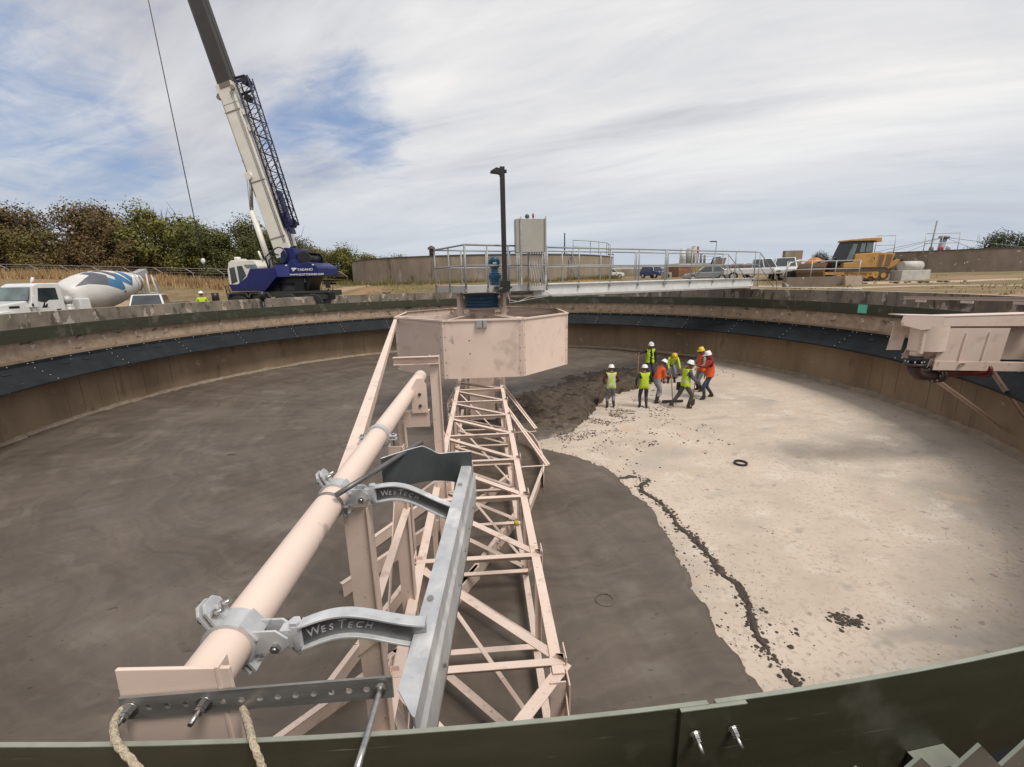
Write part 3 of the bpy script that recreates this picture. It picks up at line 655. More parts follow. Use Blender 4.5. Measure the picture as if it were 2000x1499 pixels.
# ============================================================ CENTRE: feedwell, drive, column
P1, P2 = M['primer'], M['primer_clean']
def ctr_pt(r, deg, z): a = R(deg); return V((r * math.cos(a), r * math.sin(a), z))
def build_feedwell():
    t = thing('feedwell', 'pink octagonal steel drum ring hanging round the centre column', 'feedwell', (0, 0, -1.72))
    ap = 2.93; Rc = ap / math.cos(R(22.5)); z0, z1 = -1.72, .085
    for k in range(8):
        a0 = R(-112.5 + 45 * k); a1 = a0 + R(45); p, q = V((Rc * math.cos(a0), Rc * math.sin(a0), 0)), V((Rc * math.cos(a1), Rc * math.sin(a1), 0))
        nrm = ((p + q) / 2).normalized(); d = (q - p).normalized()
        m = MB(); m.poly([(0, z0), ((q - p).length, z0), ((q - p).length, z1), (0, z1)], p, d, (0, 0, 1), -nrm * .006)
        m.beam(p + V((0, 0, z0 + .03)) - nrm * .03, q + V((0, 0, z0 + .03)) - nrm * .03, .05, .006)
        o = m.build('side_panel', P2, t)
        m = MB(); m.angle(p + V((0, 0, z1 + .003)) + nrm * .03, q + V((0, 0, z1 + .003)) + nrm * .03, -.09, .05, .007, (0, 0, 1)); m.build('rim_angle', P1, t)
        # corner strap with bolts
        m = MB(); m.m = 0
        for (dd, nn) in ((d, nrm),):
            m.box(p + d * .055 + nrm * .005 + V((0, 0, (z0 + z1) / 2)), (.11, .008, z1 - z0 - .01), (d, nrm, V((0, 0, 1))))
            ap_ = R(-112.5 + 45 * k - 22.5); n2 = V((math.cos(ap_), math.sin(ap_), 0)); d2 = V((-n2.y, n2.x, 0))
            m.box(p - d2 * .055 + n2 * .005 + V((0, 0, (z0 + z1) / 2)), (.11, .008, z1 - z0 - .01), (d2, n2, V((0, 0, 1))))
            m.m = 1
            for i in range(5):
                z = z0 + .12 + i * (z1 - z0 - .24) / 4
                m.cyl(p + d * .075 + nrm * .009 + V((0, 0, z)), p + d * .075 + nrm * .016 + V((0, 0, z)), .017, n=6)
                m.cyl(p - d2 * .085 + n2 * .009 + V((0, 0, z)), p - d2 * .085 + n2 * .016 + V((0, 0, z)), .017, n=6)
        m.build('corner_strap', [P1, plain('dark bolt', (.12, .11, .1), .5, .5) if k == 0 else bpy.data.materials['dark bolt']], t)
    m = MB(); rr = random.Random(4)
    for (u, z) in ((-.42, -.55), (-.41, -.95)):
        m.cyl((u, -ap - .001, z), (u, -ap - .004, z), .022, n=10)
    m.build('plug', bpy.data.materials['dark bolt'], t)
    # radial channels carrying it
    for k in range(4):
        a = R(-67.5 + 90 * k + (0)); d = V((math.cos(a), math.sin(a), 0)); m = MB(); m.channel(d * .55 + V((0, 0, -.02)), d * (ap + .12) + V((0, 0, -.02)), .09, .16, .01); m.box(d * (ap - .05) + V((0, 0, .09)), (.34, .30, .012), (d, V((-d.y, d.x, 0)), V((0, 0, 1)))); m.build('support_beam', P1, t)
    for sg in (-1, 1):
        m = MB(); m.channel((sg * 1.22, -ap + .12, -.02), (sg * .35, -.35, .0), .08, .14, .01); m.build('support_beam', P1, t)
    m = MB(); m.beam((-1.1, -ap + .25, .0), (1.15, -ap + .25, .0), .08, .14); m.build('cross_channel', P1, t)
    m = MB(); m.box((-.10, -ap - .05, -.05), (.17, .09, .22)); m.box((.075, -ap - .05, -.05), (.11, .09, .22))
    o = one('junction_box', m, plain('grey plastic box', (.33, .34, .34), .5), 'small grey double box clipped to the drum rim, facing us', 'junction box', bevel=.006)
build_feedwell()
def build_drive():
    t = thing('drive_unit', 'dark blue gear drive under the round platform with blue motor above', 'drive unit', (0, 0, .25))
    m = MB(); m.rev([(.0, .75), (.66, .75), (.66, .68), (.60, .66), (.60, .55), (.64, .53), (.64, .44), (.60, .42), (.60, .33), (.66, .31), (.66, .27), (0, .27)], n=40, smooth=False); m.build('gear_housing', M['bluepaint'], t)
    m = MB(); m.rev([(0, .27), (.62, .27), (.62, .22), (.48, .20), (.48, -.2)], n=40); m.build('flange', P1, t)
    for sg in (-1, 1):
        m = MB(); m.angle((sg * .76, -.45, -.1), (sg * .76, -.45, .78), sg * .11, .11, .01, (0, -1, 0)); m.box((sg * .72, -.45, .10), (.05, .02, .34)); m.build('leg', P1, t)
        m = MB(); m.angle((sg * .70, .45, -.1), (sg * .70, .45, .78), sg * .11, .11, .01, (0, -1, 0)); m.build('leg', P1, t)
    m = MB(); m.beam((-.72, -.46, .30), (-.30, -.50, -.05), .06, .01); m.build('brace', P1, t)
    c = (.51, 0)
    m = MB(); prof = [(0, 1.0), (.20, 1.0), (.20, 1.06), (.17, 1.08), (.17, 1.22), (.22, 1.24), (.22, 1.30), (.24, 1.32), (.24, 1.40), (.20, 1.42), (.20, 1.46), (.13, 1.50), (.12, 1.60)]
    m.rev(prof, c=(c[0], c[1], 0), n=28, smooth=False); m.build('reducer', M['bluepaint'], t)
    m = MB(); m.rev([(.12, 1.60), (.155, 1.64), (.165, 1.68), (.165, 1.92), (.15, 1.98), (.09, 2.03), (0, 2.05)], c=(c[0], c[1], 0), n=28)
    for k in range(20):
        a = 2 * math.pi * k / 20; m.box((c[0] + .172 * math.cos(a), c[1] + .172 * math.sin(a), 1.8), (.02, .006, .22), (V((math.cos(a), math.sin(a), 0)), V((-math.sin(a), math.cos(a), 0)), V((0, 0, 1))))
    m.box((c[0] - .19, c[1] - .05, 1.82), (.10, .12, .14)); m.build('motor', M['bluepaint'], t)
    m = MB(); m.box((c[0], c[1] - .183, 1.80), (.13, .004, .07)); m.build('nameplate', M['alu'], t)
    # column down to the floor
    t = thing('centre_column', 'pink steel centre column and cage standing on the tank floor', 'column', (0, 0, -4.0))
    m = MB(); m.cyl((0, 0, -4.0), (0, 0, -.2), .45, n=32); m.cyl((0, 0, -4.0), (0, 0, -3.95), .7, n=32); m.build('column_shaft', P1, t)
    for (sx, sy) in ((-1, -1), (1, -1), (1, 1), (-1, 1)):
        m = MB(); m.angle((sx * .72, sy * .72, -3.6), (sx * .72, sy * .72, -.2), -sx * .10, .10, .01, (0, sy, 0)); m.build('cage_post', P1, t)
    for z in (-3.5, -2.6, -1.8):
        m = MB(); 
        for (a, b) in (((-.72, -.72), (.72, -.72)), ((.72, -.72), (.72, .72)), ((.72, .72), (-.72, .72)), ((-.72, .72), (-.72, -.72))): m.beam((*a, z), (*b, z), .01, .09)
        m.build('cage_hoop', P1, t)
    m = MB(); m.poly([(-.55, -3.75), (.35, -3.75), (.35, -2.15), (-.55, -2.15)], (0, -.9, 0), (1, 0, 0), (0, 0, 1), (0, .02, 0)); m.build('cage_plate', P1, t)
build_drive()
# ============================================================ RAKE ARM (towards the camera) and its blades
def build_arm():
    t = thing('lattice_truss', 'long pink steel lattice truss arm running from the centre to our feet', 'truss arm', (-.15, -8, -3.7))
    XL, XR, ZT, ZB = -.875, .585, -2.0, -3.36
    st = [-3.2, -4.54, -5.86, -7.2, -8.58, -9.99, -11.46, -12.97]
    for (x, s, ye) in ((XL, 1, -14.6), (XR, -1, -13.12)):
        m = MB(); m.angle((x, -.8, ZT), (x, ye, ZT), -s * .10, .10, .010, (0, 0, 1)); m.build('top_chord', P1, t)
        m = MB(); m.angle((x, -.8, ZB), (x, -14.7, ZB), -s * .09, -.075, .009, (0, 0, 1), sy=1); m.build('bottom_chord', P1, t)
    for i, y in enumerate(st):
        m = MB(); m.angle((XL - .02, y, ZT + .004), (XR + .02, y, ZT + .004), .07, .09, .008, (0, 0, 1)); m.build('crossbar', P1, t)
        m = MB(); m.angle((XL, y - .05, ZB + .085), (XR, y - .05, ZB + .085), .08, .08, .008); m.build('crossbar', P1, t)
        for x, s in ((XL, -1), (XR, 1)):
            m = MB(); m.angle((x + s * .012, y, ZT + .05), (x + s * .012, y, ZB), -.07 * s, .05, .007, (0, 1, 0)); m.build('upright', P1, t)
            m = MB(); m.box((x + s * .03, y + .02, ZT - .16), (.01, .17, .44)); m.build('gusset', P1, t)
    ys = [-2.0] + st
    for i in range(len(ys) - 1):
        m = MB(); m.angle((XL + .02, ys[i] - .05, ZT - .014), (XR - .05, ys[i + 1] + .10, ZT - .014), .09, .085, .008); m.build('diagonal', P1, t)
        m = MB(); m.angle((XL + .04, ys[i] - .05, ZB + .07), (XR - .04, ys[i + 1] + .08, ZB + .07), .09, .07, .008); m.build('diagonal', P1, t)
        for x, s in ((XL, -1), (XR, 1)):
            a, b = ((ZT - .04, ZB + .04) if i % 2 else (ZB + .04, ZT - .04))
            m = MB(); m.angle((x + s * .004, ys[i] - .05, a), (x + s * .004, ys[i + 1] + .05, b), .006 * s, .06, .006, (0, 0, 1)); m.build('diagonal', P1, t)
        # long ties through the middle of the box
        if i % 2 == 1: 
            m = MB(); m.angle((XL + .08, ys[i], ZT - .06), (XR - .08, ys[i + 1] + .25, ZB + .12), .05, .05, .006); m.build('diagonal', P1, t)
    for (x) in (XL, XR):
        m = MB(); m.angle((x, -12.97, ZT - .02), (-.13, -13.75, ZT - .02), .10 if x < 0 else -.10, .08, .007); m.build('diagonal', P1, t)
    m = MB(); m.angle((XL, -12.97, ZT - .3), (-.30, -13.9, ZT - .5), .075, .06, .007); m.build('diagonal', P1, t)
    m = MB(); m.box((XR + .02, -13.16, ZT - .5), (.012, .16, 1.0)); m.box((XR - .07, -13.2, ZT - .55), (.13, .012, 1.1)); m.build('end_plate', P1, t)
    m = MB(); m.angle((XR, -13.2, ZT - .1), (XR, -14.6, ZB + .1), .01, .07, .007); m.build('end_brace', P1, t)
    # scraper blades under the arm
    def blade(a, b, h=.27, z=-3.38, splice=False, struts=()):
        a = V((*a, z)); b = V((*b, z)); d = (b - a).normalized(); nr = V((-d.y, d.x, 0))
        m = MB(); m.poly([(0, 0), ((b - a).length, 0), ((b - a).length, -h), (0, -h)], a, d, (0, 0, 1), nr * .008)
        m.beam(a + nr * .03, b + nr * .03, .075, .008)
        o = m.build('scraper_blade', P1, t)
        if splice:
            c = a.lerp(b, splice); s_ = MB(); s_.box(c - nr * .006 + V((0, 0, -.14)), (.16, .008, .24), (d, nr, V((0, 0, 1)))); s_.build('splice_plate', P1, o)
            s_ = MB()
            for u in (-.05, .05):
                for zz in (-.07, -.2): s_.cyl(c + d * u - nr * .01 + V((0, 0, zz)), c + d * u - nr * .03 + V((0, 0, zz)), .012, n=6)
            s_.build('bolt', bpy.data.materials['dark bolt'], o)
        for f in struts:
            c = a.lerp(b, f); s_ = MB(); s_.beam(c + V((0, 0, .02)), (max(min(c.x + .9, XR), XL), c.y + .5, ZB), .05, .008); s_.build('blade_strut', P1, o)
    blade((-2.9, -12.95), (-1.2, -11.35), splice=.72)
    blade((-1.25, -11.4), (-.2, -9.75))
    blade((-.65, -10.6), (.62, -8.02), splice=.62)
    blade((-1.95, -11.75), (-1.15, -9.5), h=.22)
    blade((-2.35, -10.0), (-1.0, -8.25), h=.24)
    blade((-2.25, -8.9), (-.9, -6.7), h=.22)
    blade((-1.6, -7.2), (-.5, -5.2), h=.22)
    blade((-.9, -8.6), (.5, -6.4), h=.22)
    blade((-1.7, -14.7), (.1, -12.6), h=.22)
    # curved centre scraper with its tie rods, right of the arm
    pts = [(1.00, -3.15), (1.22, -3.45), (1.38, -3.95), (1.45, -4.6), (1.46, -5.3), (1.41, -6.0), (1.32, -6.5)]
    m = MB(); vs = []; n = len(pts)
    for (x, y) in pts:
        vs += [(x, y, -3.30), (x, y, -3.72), (x + .012, y, -3.72), (x + .012, y, -3.30), ]
    fs = []
    for i in range(n - 1):
        for k in range(4): fs.append((4 * i + k, 4 * i + (k + 1) % 4, 4 * i + 4 + (k + 1) % 4, 4 * i + 4 + k))
    m.add(vs, fs, False); m.tube([(x, y, -3.30) for x, y in pts], .022, n=6); m.build('curved_scraper', P1, t)
    blade((1.38, -6.05), (.80, -7.95), h=.33, z=-3.32)
    for (p, q) in (((.62, -1.6, -2.35), (1.52, -3.5, -3.25)), ((.70, -1.5, -2.35), (1.58, -3.45, -3.25)), ((.60, -3.4, -2.5), (1.50, -6.15, -3.28)), ((.66, -3.35, -2.5), (1.56, -6.1, -3.28)), ((.58, -3.6, -3.3), (1.52, -3.62, -3.28)), ((.58, -6.1, -3.3), (1.5, -6.12, -3.28))):
        m = MB(); m.angle(p, q, .05, .05, .006); m.build('tie_rod', P1, t)
    ptsl = [(-1.0, 1.7), (-1.3, .9), (-1.42, .2), (-1.4, -.6), (-1.3, -1.2)]
    m = MB(); vs = []
    for (x, y) in ptsl: vs += [(x, y, -3.25), (x, y, -3.7), (x - .012, y, -3.7), (x - .012, y, -3.25)]
    m.add(vs, [(4 * i + k, 4 * i + (k + 1) % 4, 4 * i + 4 + (k + 1) % 4, 4 * i + 4 + k) for i in range(4) for k in range(4)]); m.build('curved_scraper', P1, t)
    for (p, q) in (((-.7, -.6, -2.2), (-1.42, -.5, -3.25)), ((-.7, .5, -2.0), (-1.4, .4, -3.25)), ((-1.42, -.5, -3.3), (-.7, -.5, -3.3))):
        m = MB(); m.angle(p, q, .04, .04, .006); m.build('tie_rod', P1, t)
    m = MB(); m.ball((.495, -8.82, -3.2), .045, sc=(1, 1, 1.2))
    tag(one('yellow_glove', m, plain('yellow glove', (.42, .40, .03), .7), 'scrap of yellow green cloth caught on the truss diagonal', 'cloth scrap'))
build_arm()
# ============================================================ SKIMMER: pipe, posts, hinged arms, galvanised blade
def build_skimmer():
    t = thing('skimmer', 'pale pink skimmer pipe on tall steel posts beside the truss', 'skimmer', (-.95, -12, -3.3))
    ax0, ax1 = V((-.975, -14.93, -.05)), V((-.905, -9.98, -.075)); r = .083
    m = MB(); m.cyl(ax0, ax1, r, n=48, caps=False); m.rev([(r, 0), (r * .93, .012), (.0, .018)], c=ax1, axis=(V((1, 0, 0)), V((0, 0, -1)), V((0, 1, 0))), n=32); m.build('pipe', P2, t)
    P = lambda y: ax0.lerp(ax1, (y - ax0.y) / (ax1.y - ax0.y))
    # posts: deep channels with the flange facing right
    def post(y, w, x0, zt, zb, dx):
        m = MB(); m.box((x0 + w / 2, y, (zt + zb) / 2), (w, .009, zt - zb)); m.box((x0 + w + .004, y - .03 + .045, (zt + zb) / 2), (.009, .10, zt - zb)); m.box((x0 - .002, y + .04, (zt + zb) / 2), (.009, .09, zt - zb)); m.build('post', P1, t)
    post(-13.5, .148, -.925, -.155, -3.3, 0)
    post(-12.1, .13, -.94, -.02 - .28, -3.3, 0)
    post(-9.6, .135, -.81, .15, -3.3, 0)
    m = MB(); m.channel((-1.34, -9.6, .09), (-.67, -9.6, .09), .08, .115, .009, (0, 0, 1)); m.build('cross_channel', P1, t)
    m = MB(); m.box((-.835, -11.0, -.39), (.31, .012, .19)); m.box((-.835, -10.96, -.294), (.31, .09, .009)); m.build('bracket_beam', P1, t)
    m = MB(); m.poly([(-.875, -.30), (-.69, -.30), (-.69, .04), (-.73, .12), (-.80, .12), (-.875, .0)], (0, -11.02, 0), (1, 0, 0), (0, 0, 1), (0, -.012, 0)); m.m = 1
    for z in (-.07, -.21): m.cyl((-.775, -11.032, z), (-.775, -11.045, z), .02, n=6)
    m.build('pipe_bracket', [P1, bpy.data.materials['dark bolt']], t)
    m = MB(); m.box((-.98, -11.0, -1.7), (.012, .10, 2.6)); m.box((-1.02, -10.995, -1.7), (.09, .010, 2.6)); m.build('post', P1, t)
    # inclined strut from the drum corner to the pipe
    m = MB(); m.angle((-2.83, -1.3, .02), (-1.02, -12.95, -.14), .11, .11, .01); m.build('strut', P1, t)
    m = MB(); m.beam((-.93, -12.1, -.9), (-.9, -13.45, -2.3), .01, .07); m.build('post_brace', P1, t)
    m = MB(); m.angle((-.80, -12.1, -.62), (-.85, -9.6, -1.5), .07, .06, .008); m.build('post_brace', P1, t)
    m = MB(); m.angle((-.93, -13.5, -1.15), (-.85, -12.1, -.95), .07, .06, .008); m.build('post_brace', P1, t)
    # end wiper plate in front of the pipe end
    m = MB(); yz = -14.945
    m.poly([(-1.118, .14), (-.797, .118), (-.797, -.20), (-1.135, -.20)], (0, yz, 0), (1, 0, 0), (0, 0, 1), (0, .012, 0)); m.box((-.83, yz + .02, -.02), (.012, .05, .30)); o = m.build('end_plate', P2, t, bevel=.002)
    # yellow tie cord round the first post
    m = MB(); rr = random.Random(2)
    for k in range(4):
        pts = []
        for i in range(14):
            f = i / 13; pts.append((-.95 + .22 * abs(math.sin(3.14 * f)) * (1 if k % 2 else -.2) + rr.uniform(-.01, .01), -13.50 - .02, -.92 - .36 * f * (k + 1) / 4 + rr.uniform(-.012, .012)))
        m.tube(pts, .0028, n=5)
    m.build('tie_cord', M['yellowwire'], t)
    # ---- holed steel bar and rod across the end
    t2 = thing('holed_bar', 'dark polished steel bar with a row of holes across the pipe end', 'steel bar', (-.72, -14.96, -.02))
    a, b = V((-1.118, -14.958, .012)), V((-.318, -14.958, .014)); h = .078
    d = (b - a).normalized(); up = V((0, 0, 1)); 
    # bar with real holes: stitched strip of squares with round openings
    L_ = (b - a).length; nh = 15; pitch = L_ / nh; m = MB(); N_ = 16; th = .008
    filled = {0, 4, 14}
    for i in range(nh):
        cx = (i + .5) * pitch; vs = []; fs = []
        for side in (0, th):
            for k in range(N_):
                an = 2 * math.pi * k / N_ + math.pi / 4; s_, c_ = math.sin(an), math.cos(an); mm = max(abs(s_), abs(c_)); X_ = cx + c_ / mm * pitch / 2; Z_ = s_ / mm * h / 2
                vs.append(a + d * X_ + up * Z_ + V((0, 1, 0)) * side)
            for k in range(N_):
                an = 2 * math.pi * k / N_ + math.pi / 4; rr_ = .0105 if i not in filled else .0005
                vs.append(a + d * (cx + rr_ * math.cos(an)) + up * rr_ * math.sin(an) + V((0, 1, 0)) * side)
        for k in range(N_):
            j = (k + 1) % N_; fs += [(k, j, N_ + j, N_ + k), (2 * N_ + k, 3 * N_ + k, 3 * N_ + j, 2 * N_ + j), (N_ + k, N_ + j, 3 * N_ + j, 3 * N_ + k)]
            if not (N_ // 8 * 0): fs.append((k, 2 * N_ + k, 2 * N_ + j, j))
        m.add(vs, fs)
    m.build('bar', M['stainless_plate'], t2)
    for i in (0, 4):
        m = MB(); p = a + d * ((i + .5) * pitch) + V((0, -.0005, .0)); dr = V((-.30, -1, -.28)).normalized(); dr = V((0, -1, 0))
        m.bolt(p, dr, .0125, .068); m.build('bolt', M['steel'], t2)
    p = V((-.354, -14.962, .022))
    m = MB(); m.tube([p, p + V((0, -.03, .001)), V((-.354, -15.12, .036)), V((-.354, -15.215, .052))], .0095, n=12); m.hex(p + V((0, -.001, 0)), (0, -1, 0), .019, .014, n=24); m.build('rod', M['steel'], t2)
    # ---- two clamps, each with a cast arm to the blade
    def clamp(y, nm='pipe_clamp'):
        c = P(y); A = (ax1 - ax0).normalized(); S = V((0, 0, 1)).cross(A) * -1; S = A.cross(V((0, 0, 1))).normalized(); U = S.cross(A).normalized() if S.cross(A).z > 0 else -S.cross(A)
        m = MB(); wd = .085
        m.rev([(r + .002, -wd / 2), (r + .016, -wd / 2), (r + .016, wd / 2), (r + .002, wd / 2), (r + .002, -wd / 2)], c=c, axis=(S, U, A), n=40, smooth=False)
        o = m.build('clamp_band', M['galv'], None)
        return c, A, S, U, o
    for idx, (y, armlab) in enumerate(((-14.64, 'near'), (-13.52, 'far'))):
        c = P(y); A = (ax1 - ax0).normalized(); S = A.cross(V((0, 0, 1))).normalized(); U = S.cross(A).normalized()
        ta = thing('hinged_arm', ['nearer galvanised clamp and S curved cast arm reaching from the pipe to the blade', 'farther galvanised clamp and S curved cast arm behind the black rubber sheet'][idx], 'clamp arm', tuple(c), group='cast arms between pipe and galvanised blade')
        m = MB(); wd = .088
        m.rev([(r + .001, -wd / 2), (r + .014, -wd / 2), (r + .014, wd / 2), (r + .001, wd / 2), (r + .001, -wd / 2)], c=c, axis=(S, U, A), n=40, smooth=False)
        m.build('clamp_band', M['galv'], ta)
        # upper-left split lugs
        lu = (U * .90 - S * .44).normalized(); pr = lu.cross(A).normalized()
        for sg in (-1, 1):
            m = MB(); ctr = c + lu * (r + .045) + pr * (sg * .014); m.poly([(-wd / 2, -.045), (wd / 2, -.045), (wd / 2, .03), (wd / 2 - .02, .056), (-wd / 2 + .02, .056), (-wd / 2, .03)], ctr - pr * .006, A, lu, pr * .012); m.build('lug', M['galv'], ta, bevel=.0015)
        for q in (-.024, .024):
            m = MB(); b0 = c + lu * (r + .05) + A * q; m.cyl(b0 - pr * .06, b0 + pr * .04, .0085, n=10); m.hex(b0 + pr * .02, pr, .016, .012); m.hex(b0 - pr * .02, -pr, .016, .012); m.build('bolt', M['steel'], ta)
        # lower band ears
        ld = (-U * .85 + S * .5).normalized(); pd = ld.cross(A).normalized(); m = MB()
        for sg in (-1, 1): m.box(c + ld * (r + .03) + pd * sg * .014, (wd, .05, .009), (A, ld, pd))
        m.cyl(c + ld * (r + .035) - pd * .045, c + ld * (r + .035) + pd * .045, .008, n=8); m.hex(c + ld * (r + .035) + pd * .02, pd, .015, .012); m.build('lower_ear', M['galv'], ta)
        # flat saddle on the upper right and the knuckle plates
        m = MB(); sd = (U * .55 + S * .83).normalized(); sp_ = sd.cross(A).normalized(); m.box(c + sd * (r + .014), (wd, .085, .011), (A, sp_, sd)); m.build('saddle', M['galv'], ta, bevel=.0015)
        h0 = c + S * (r + .012)
        for sg in (-1, 1):
            m = MB(); m.poly([(-.01, -.045), (.075, -.05), (.115, -.02), (.115, .012), (.075, .048), (-.01, .05)], h0 + A * (sg * .03) - A * .004, S, U, A * .009); m.build('knuckle_plate', M['galv'], ta, bevel=.0015)
        m = MB(); b0 = h0 + S * .07 + U * -.02
        m.cyl(b0 - A * .055, b0 + A * .05, .009, n=10); m.hex(b0 - A * .034, -A, .018, .014); m.build('bolt', M['steel'], ta)
        # hinge barrel
        hb = h0 + S * .135
        m = MB(); m.cyl(hb - U * .055, hb + U * .05, .023, n=16); m.box(hb - S * .03, (.045, .042, .075), (S, A, U)); m.hex(hb + U * .05, U, .022, .014); m.hex(hb - U * .055, -U, .018, .018); m.cyl(hb - U * .055, hb - U * .085, .009, n=8); m.build('hinge', M['galv'], ta, bevel=.001)
        # S arm: web, top and bottom flange
        e = V((-.262 if idx == 0 else -.205, hb.y + (.02 if idx == 0 else -.10), -.075 if idx == 0 else -.14)); n = 28; x0 = hb + S * .02
        top = []; bot = []; 
        Lx = e.x - x0.x
        for i in range(n + 1):
            f = i / n; X_ = x0.x + Lx * f; Y_ = x0.y + (e.y - x0.y) * f
            zc = x0.z + (e.z - x0.z) * f + (.036 * math.sin(math.pi * 1.0 * min(f * 1.25, 1.25)) + .008 * math.sin(2 * math.pi * f)) * (1 if idx == 0 else 1.1)
            hh = .052 - .004 * math.sin(math.pi * f); top.append(V((X_, Y_, zc + hh * .9))); bot.append(V((X_, Y_, zc - hh)))
        m = MB(); vs = []; tw = .011
        for a_, b_ in zip(top, bot): vs += [a_ + V((0, -tw / 2, 0)), b_ + V((0, -tw / 2, 0)), b_ + V((0, tw / 2, 0)), a_ + V((0, tw / 2, 0))]
        fs = [(4 * i + k, 4 * i + (k + 1) % 4, 4 * i + 4 + (k + 1) % 4, 4 * i + 4 + k) for i in range(n) for k in range(4)] + [(0, 1, 2, 3), (4 * n, 4 * n + 3, 4 * n + 2, 4 * n + 1)]
        m.add(vs, fs, False); web = m.build('web', M['cast'], ta)
        for nm_, ln in (('top_flange', top), ('bottom_flange', bot)):
            m = MB(); vs = []; fw = .05; ft = .010
            for p_ in ln: vs += [p_ + V((0, -fw / 2, -ft / 2)), p_ + V((0, fw / 2, -ft / 2)), p_ + V((0, fw / 2, ft / 2)), p_ + V((0, -fw / 2, ft / 2))]
            m.add(vs, fs, False); m.build(nm_, M['galv'], ta, bevel=.002)
        # raised lettering cast in the web
        dX = V((1, (e.y - x0.y) / Lx, 0)).normalized()
        chars = [('W', .052), ('E', .039), ('S', .039), ('T', .055), ('E', .039), ('C', .039), ('H', .039)]
        u = .020 if idx == 0 else .03
        for ch, sz in chars:
            k = min(n - 1, int(u / Lx * n)); zc = (top[k].z + bot[k].z) / 2; sl = V((top[k + 1].x - top[k].x, 0, (top[k + 1].z + bot[k + 1].z - top[k].z - bot[k].z) / 2)).normalized()
            text_mesh('lettering', ch, sz, M['galv'], ta, V((x0.x + u, x0.y + (e.y - x0.y) * u / Lx - tw / 2 - .0002, zc - .0175)), (sl + V((0, dX.y, 0))), (-sl.z, 0, sl.x), ext=.0014, shear=.25)
            u += {'W': .050, 'T': .036, 'C': .034, 'S': .030, 'E': .029, 'H': .030}[ch]
        m = MB(); m.cyl((x0.x + Lx * .74, x0.y + (e.y - x0.y) * .74 - tw / 2 - .001, (top[20].z + bot[20].z) / 2), (x0.x + Lx * .74, x0.y + (e.y - x0.y) * .74 - tw / 2 + .0005, (top[20].z + bot[20].z) / 2), .009, n=16); m.build('web_hole', M['steel'], ta)
    # plain third clamp near the far end
    c = P(-12.45); A = (ax1 - ax0).normalized(); S = A.cross(V((0, 0, 1))).normalized(); U = S.cross(A).normalized()
    t3 = thing('pipe_clamp', 'plain galvanised pipe clamp on the far half of the pink pipe', 'clamp', tuple(c)); m = MB()
    m.rev([(r + .001, -.03), (r + .018, -.03), (r + .018, .03), (r + .001, .03), (r + .001, -.03)], c=c, axis=(S, U, A), n=40, smooth=False); m.build('clamp_band', M['galv'], t3)
    for sg in (-1, 1):
        m = MB(); m.box(c + S * sg * (r + .042), (.07, .055, .012), (S, A, U)); m.box(c + S * sg * (r + .042) - U * .03, (.07, .055, .012), (S, A, U)); m.box(c + S * sg * (r + .014) - U * .015, (.014, .055, .03), (S, A, U)); m.build('ear', M['galv'], t3, bevel=.002)
    for sg in (-1, 1): m = MB(); m.cyl(c + S * sg * (r + .05) + U * .02, c + S * sg * (r + .05) - U * .09, .009, n=8); m.hex(c + S * sg * (r + .05) + U * .007, U, .017, .012); m.hex(c + S * sg * (r + .05) - U * .037, -U, .017, .012); m.build('bolt', M['steel'], t3)
    # stop arm lying across, with a light strap on the pipe
    t4 = thing('stop_bar', 'slim bent grey bar slanting from the pipe over the rubber sheet', 'bar', (-.8, -13.6, .05))
    cs = P(-13.66); m = MB(); m.tube([(-.885, -13.72, .04), (-.80, -13.66, .075), (-.70, -13.50, .085), (-.50, -13.06, .085), (-.475, -13.03, .08)], .0165, n=10); m.build('bar', mat('dull grey bar', (.17, .165, .16), (.12, .115, .11), 5, .4, .5), t4)
    m = MB(); m.rev([(r + .001, -.012), (r + .006, -.012), (r + .006, .012), (r + .001, .012)], c=cs, axis=(S, U, A), n=40, smooth=False); m.box(cs + S * (r + .02) - U * .02, (.03, .03, .03), (S, A, U)); m.build('strap', M['steel'], t4)
    # galvanised blade: folded angle
    t5 = thing('scum_pusher', 'long galvanised folded blade pointing from our feet to the drum', 'blade', (-.25, -14, -.4))
    p, q = V((-.335, -14.955, -.10)), V((-.188, -12.99, -.10)); d = (q - p).normalized(); s_ = d.cross(V((0, 0, 1))).normalized()
    m = MB(); w = .072
    Lb = (q - p).length
    # top flange (tapered ends), bend, vertical web with jogged lower half
    def sec(f, w0): 
        o_ = p + d * (Lb * f); return [o_ - s_ * 0 + V((0, 0, 0)), o_ + s_ * (w0 * .93), o_ + s_ * (w0 + .004) + V((0, 0, -.008)), o_ + s_ * (w0 + .006) + V((0, 0, -.10)), o_ + s_ * (w0 + .02) + V((0, 0, -.125)), o_ + s_ * (w0 + .022) + V((0, 0, -.30))]
    A0 = sec(0, w); A1 = sec(1, w); A0[0] = p + d * .09; A0[1] = p + s_ * (w * .93) + d * .0; A1[0] = q - d * .06
    mid = sec(.5, w)
    vs = A0 + mid + A1; vs = vs + [x + (V((0, 0, -.006)) if i % 6 < 2 else -s_ * .006) for i, x in enumerate(vs)]
    fs = []
    for k in range(2):
        for i in range(5): fs += [(6 * k + i, 6 * k + i + 1, 6 * k + 7 + i, 6 * k + 6 + i), (18 + 6 * k + i, 18 + 6 * k + 6 + i, 18 + 6 * k + 7 + i, 18 + 6 * k + i + 1)]
        fs += [(6 * k, 6 * k + 6, 18 + 6 * k + 6, 18 + 6 * k), (6 * k + 5, 18 + 6 * k + 5, 18 + 6 * k + 11, 6 * k + 11)]
    for i in range(5): fs += [(i, 18 + i, 18 + i + 1, i + 1), (12 + i, 12 + i + 1, 30 + i + 1, 30 + i)]
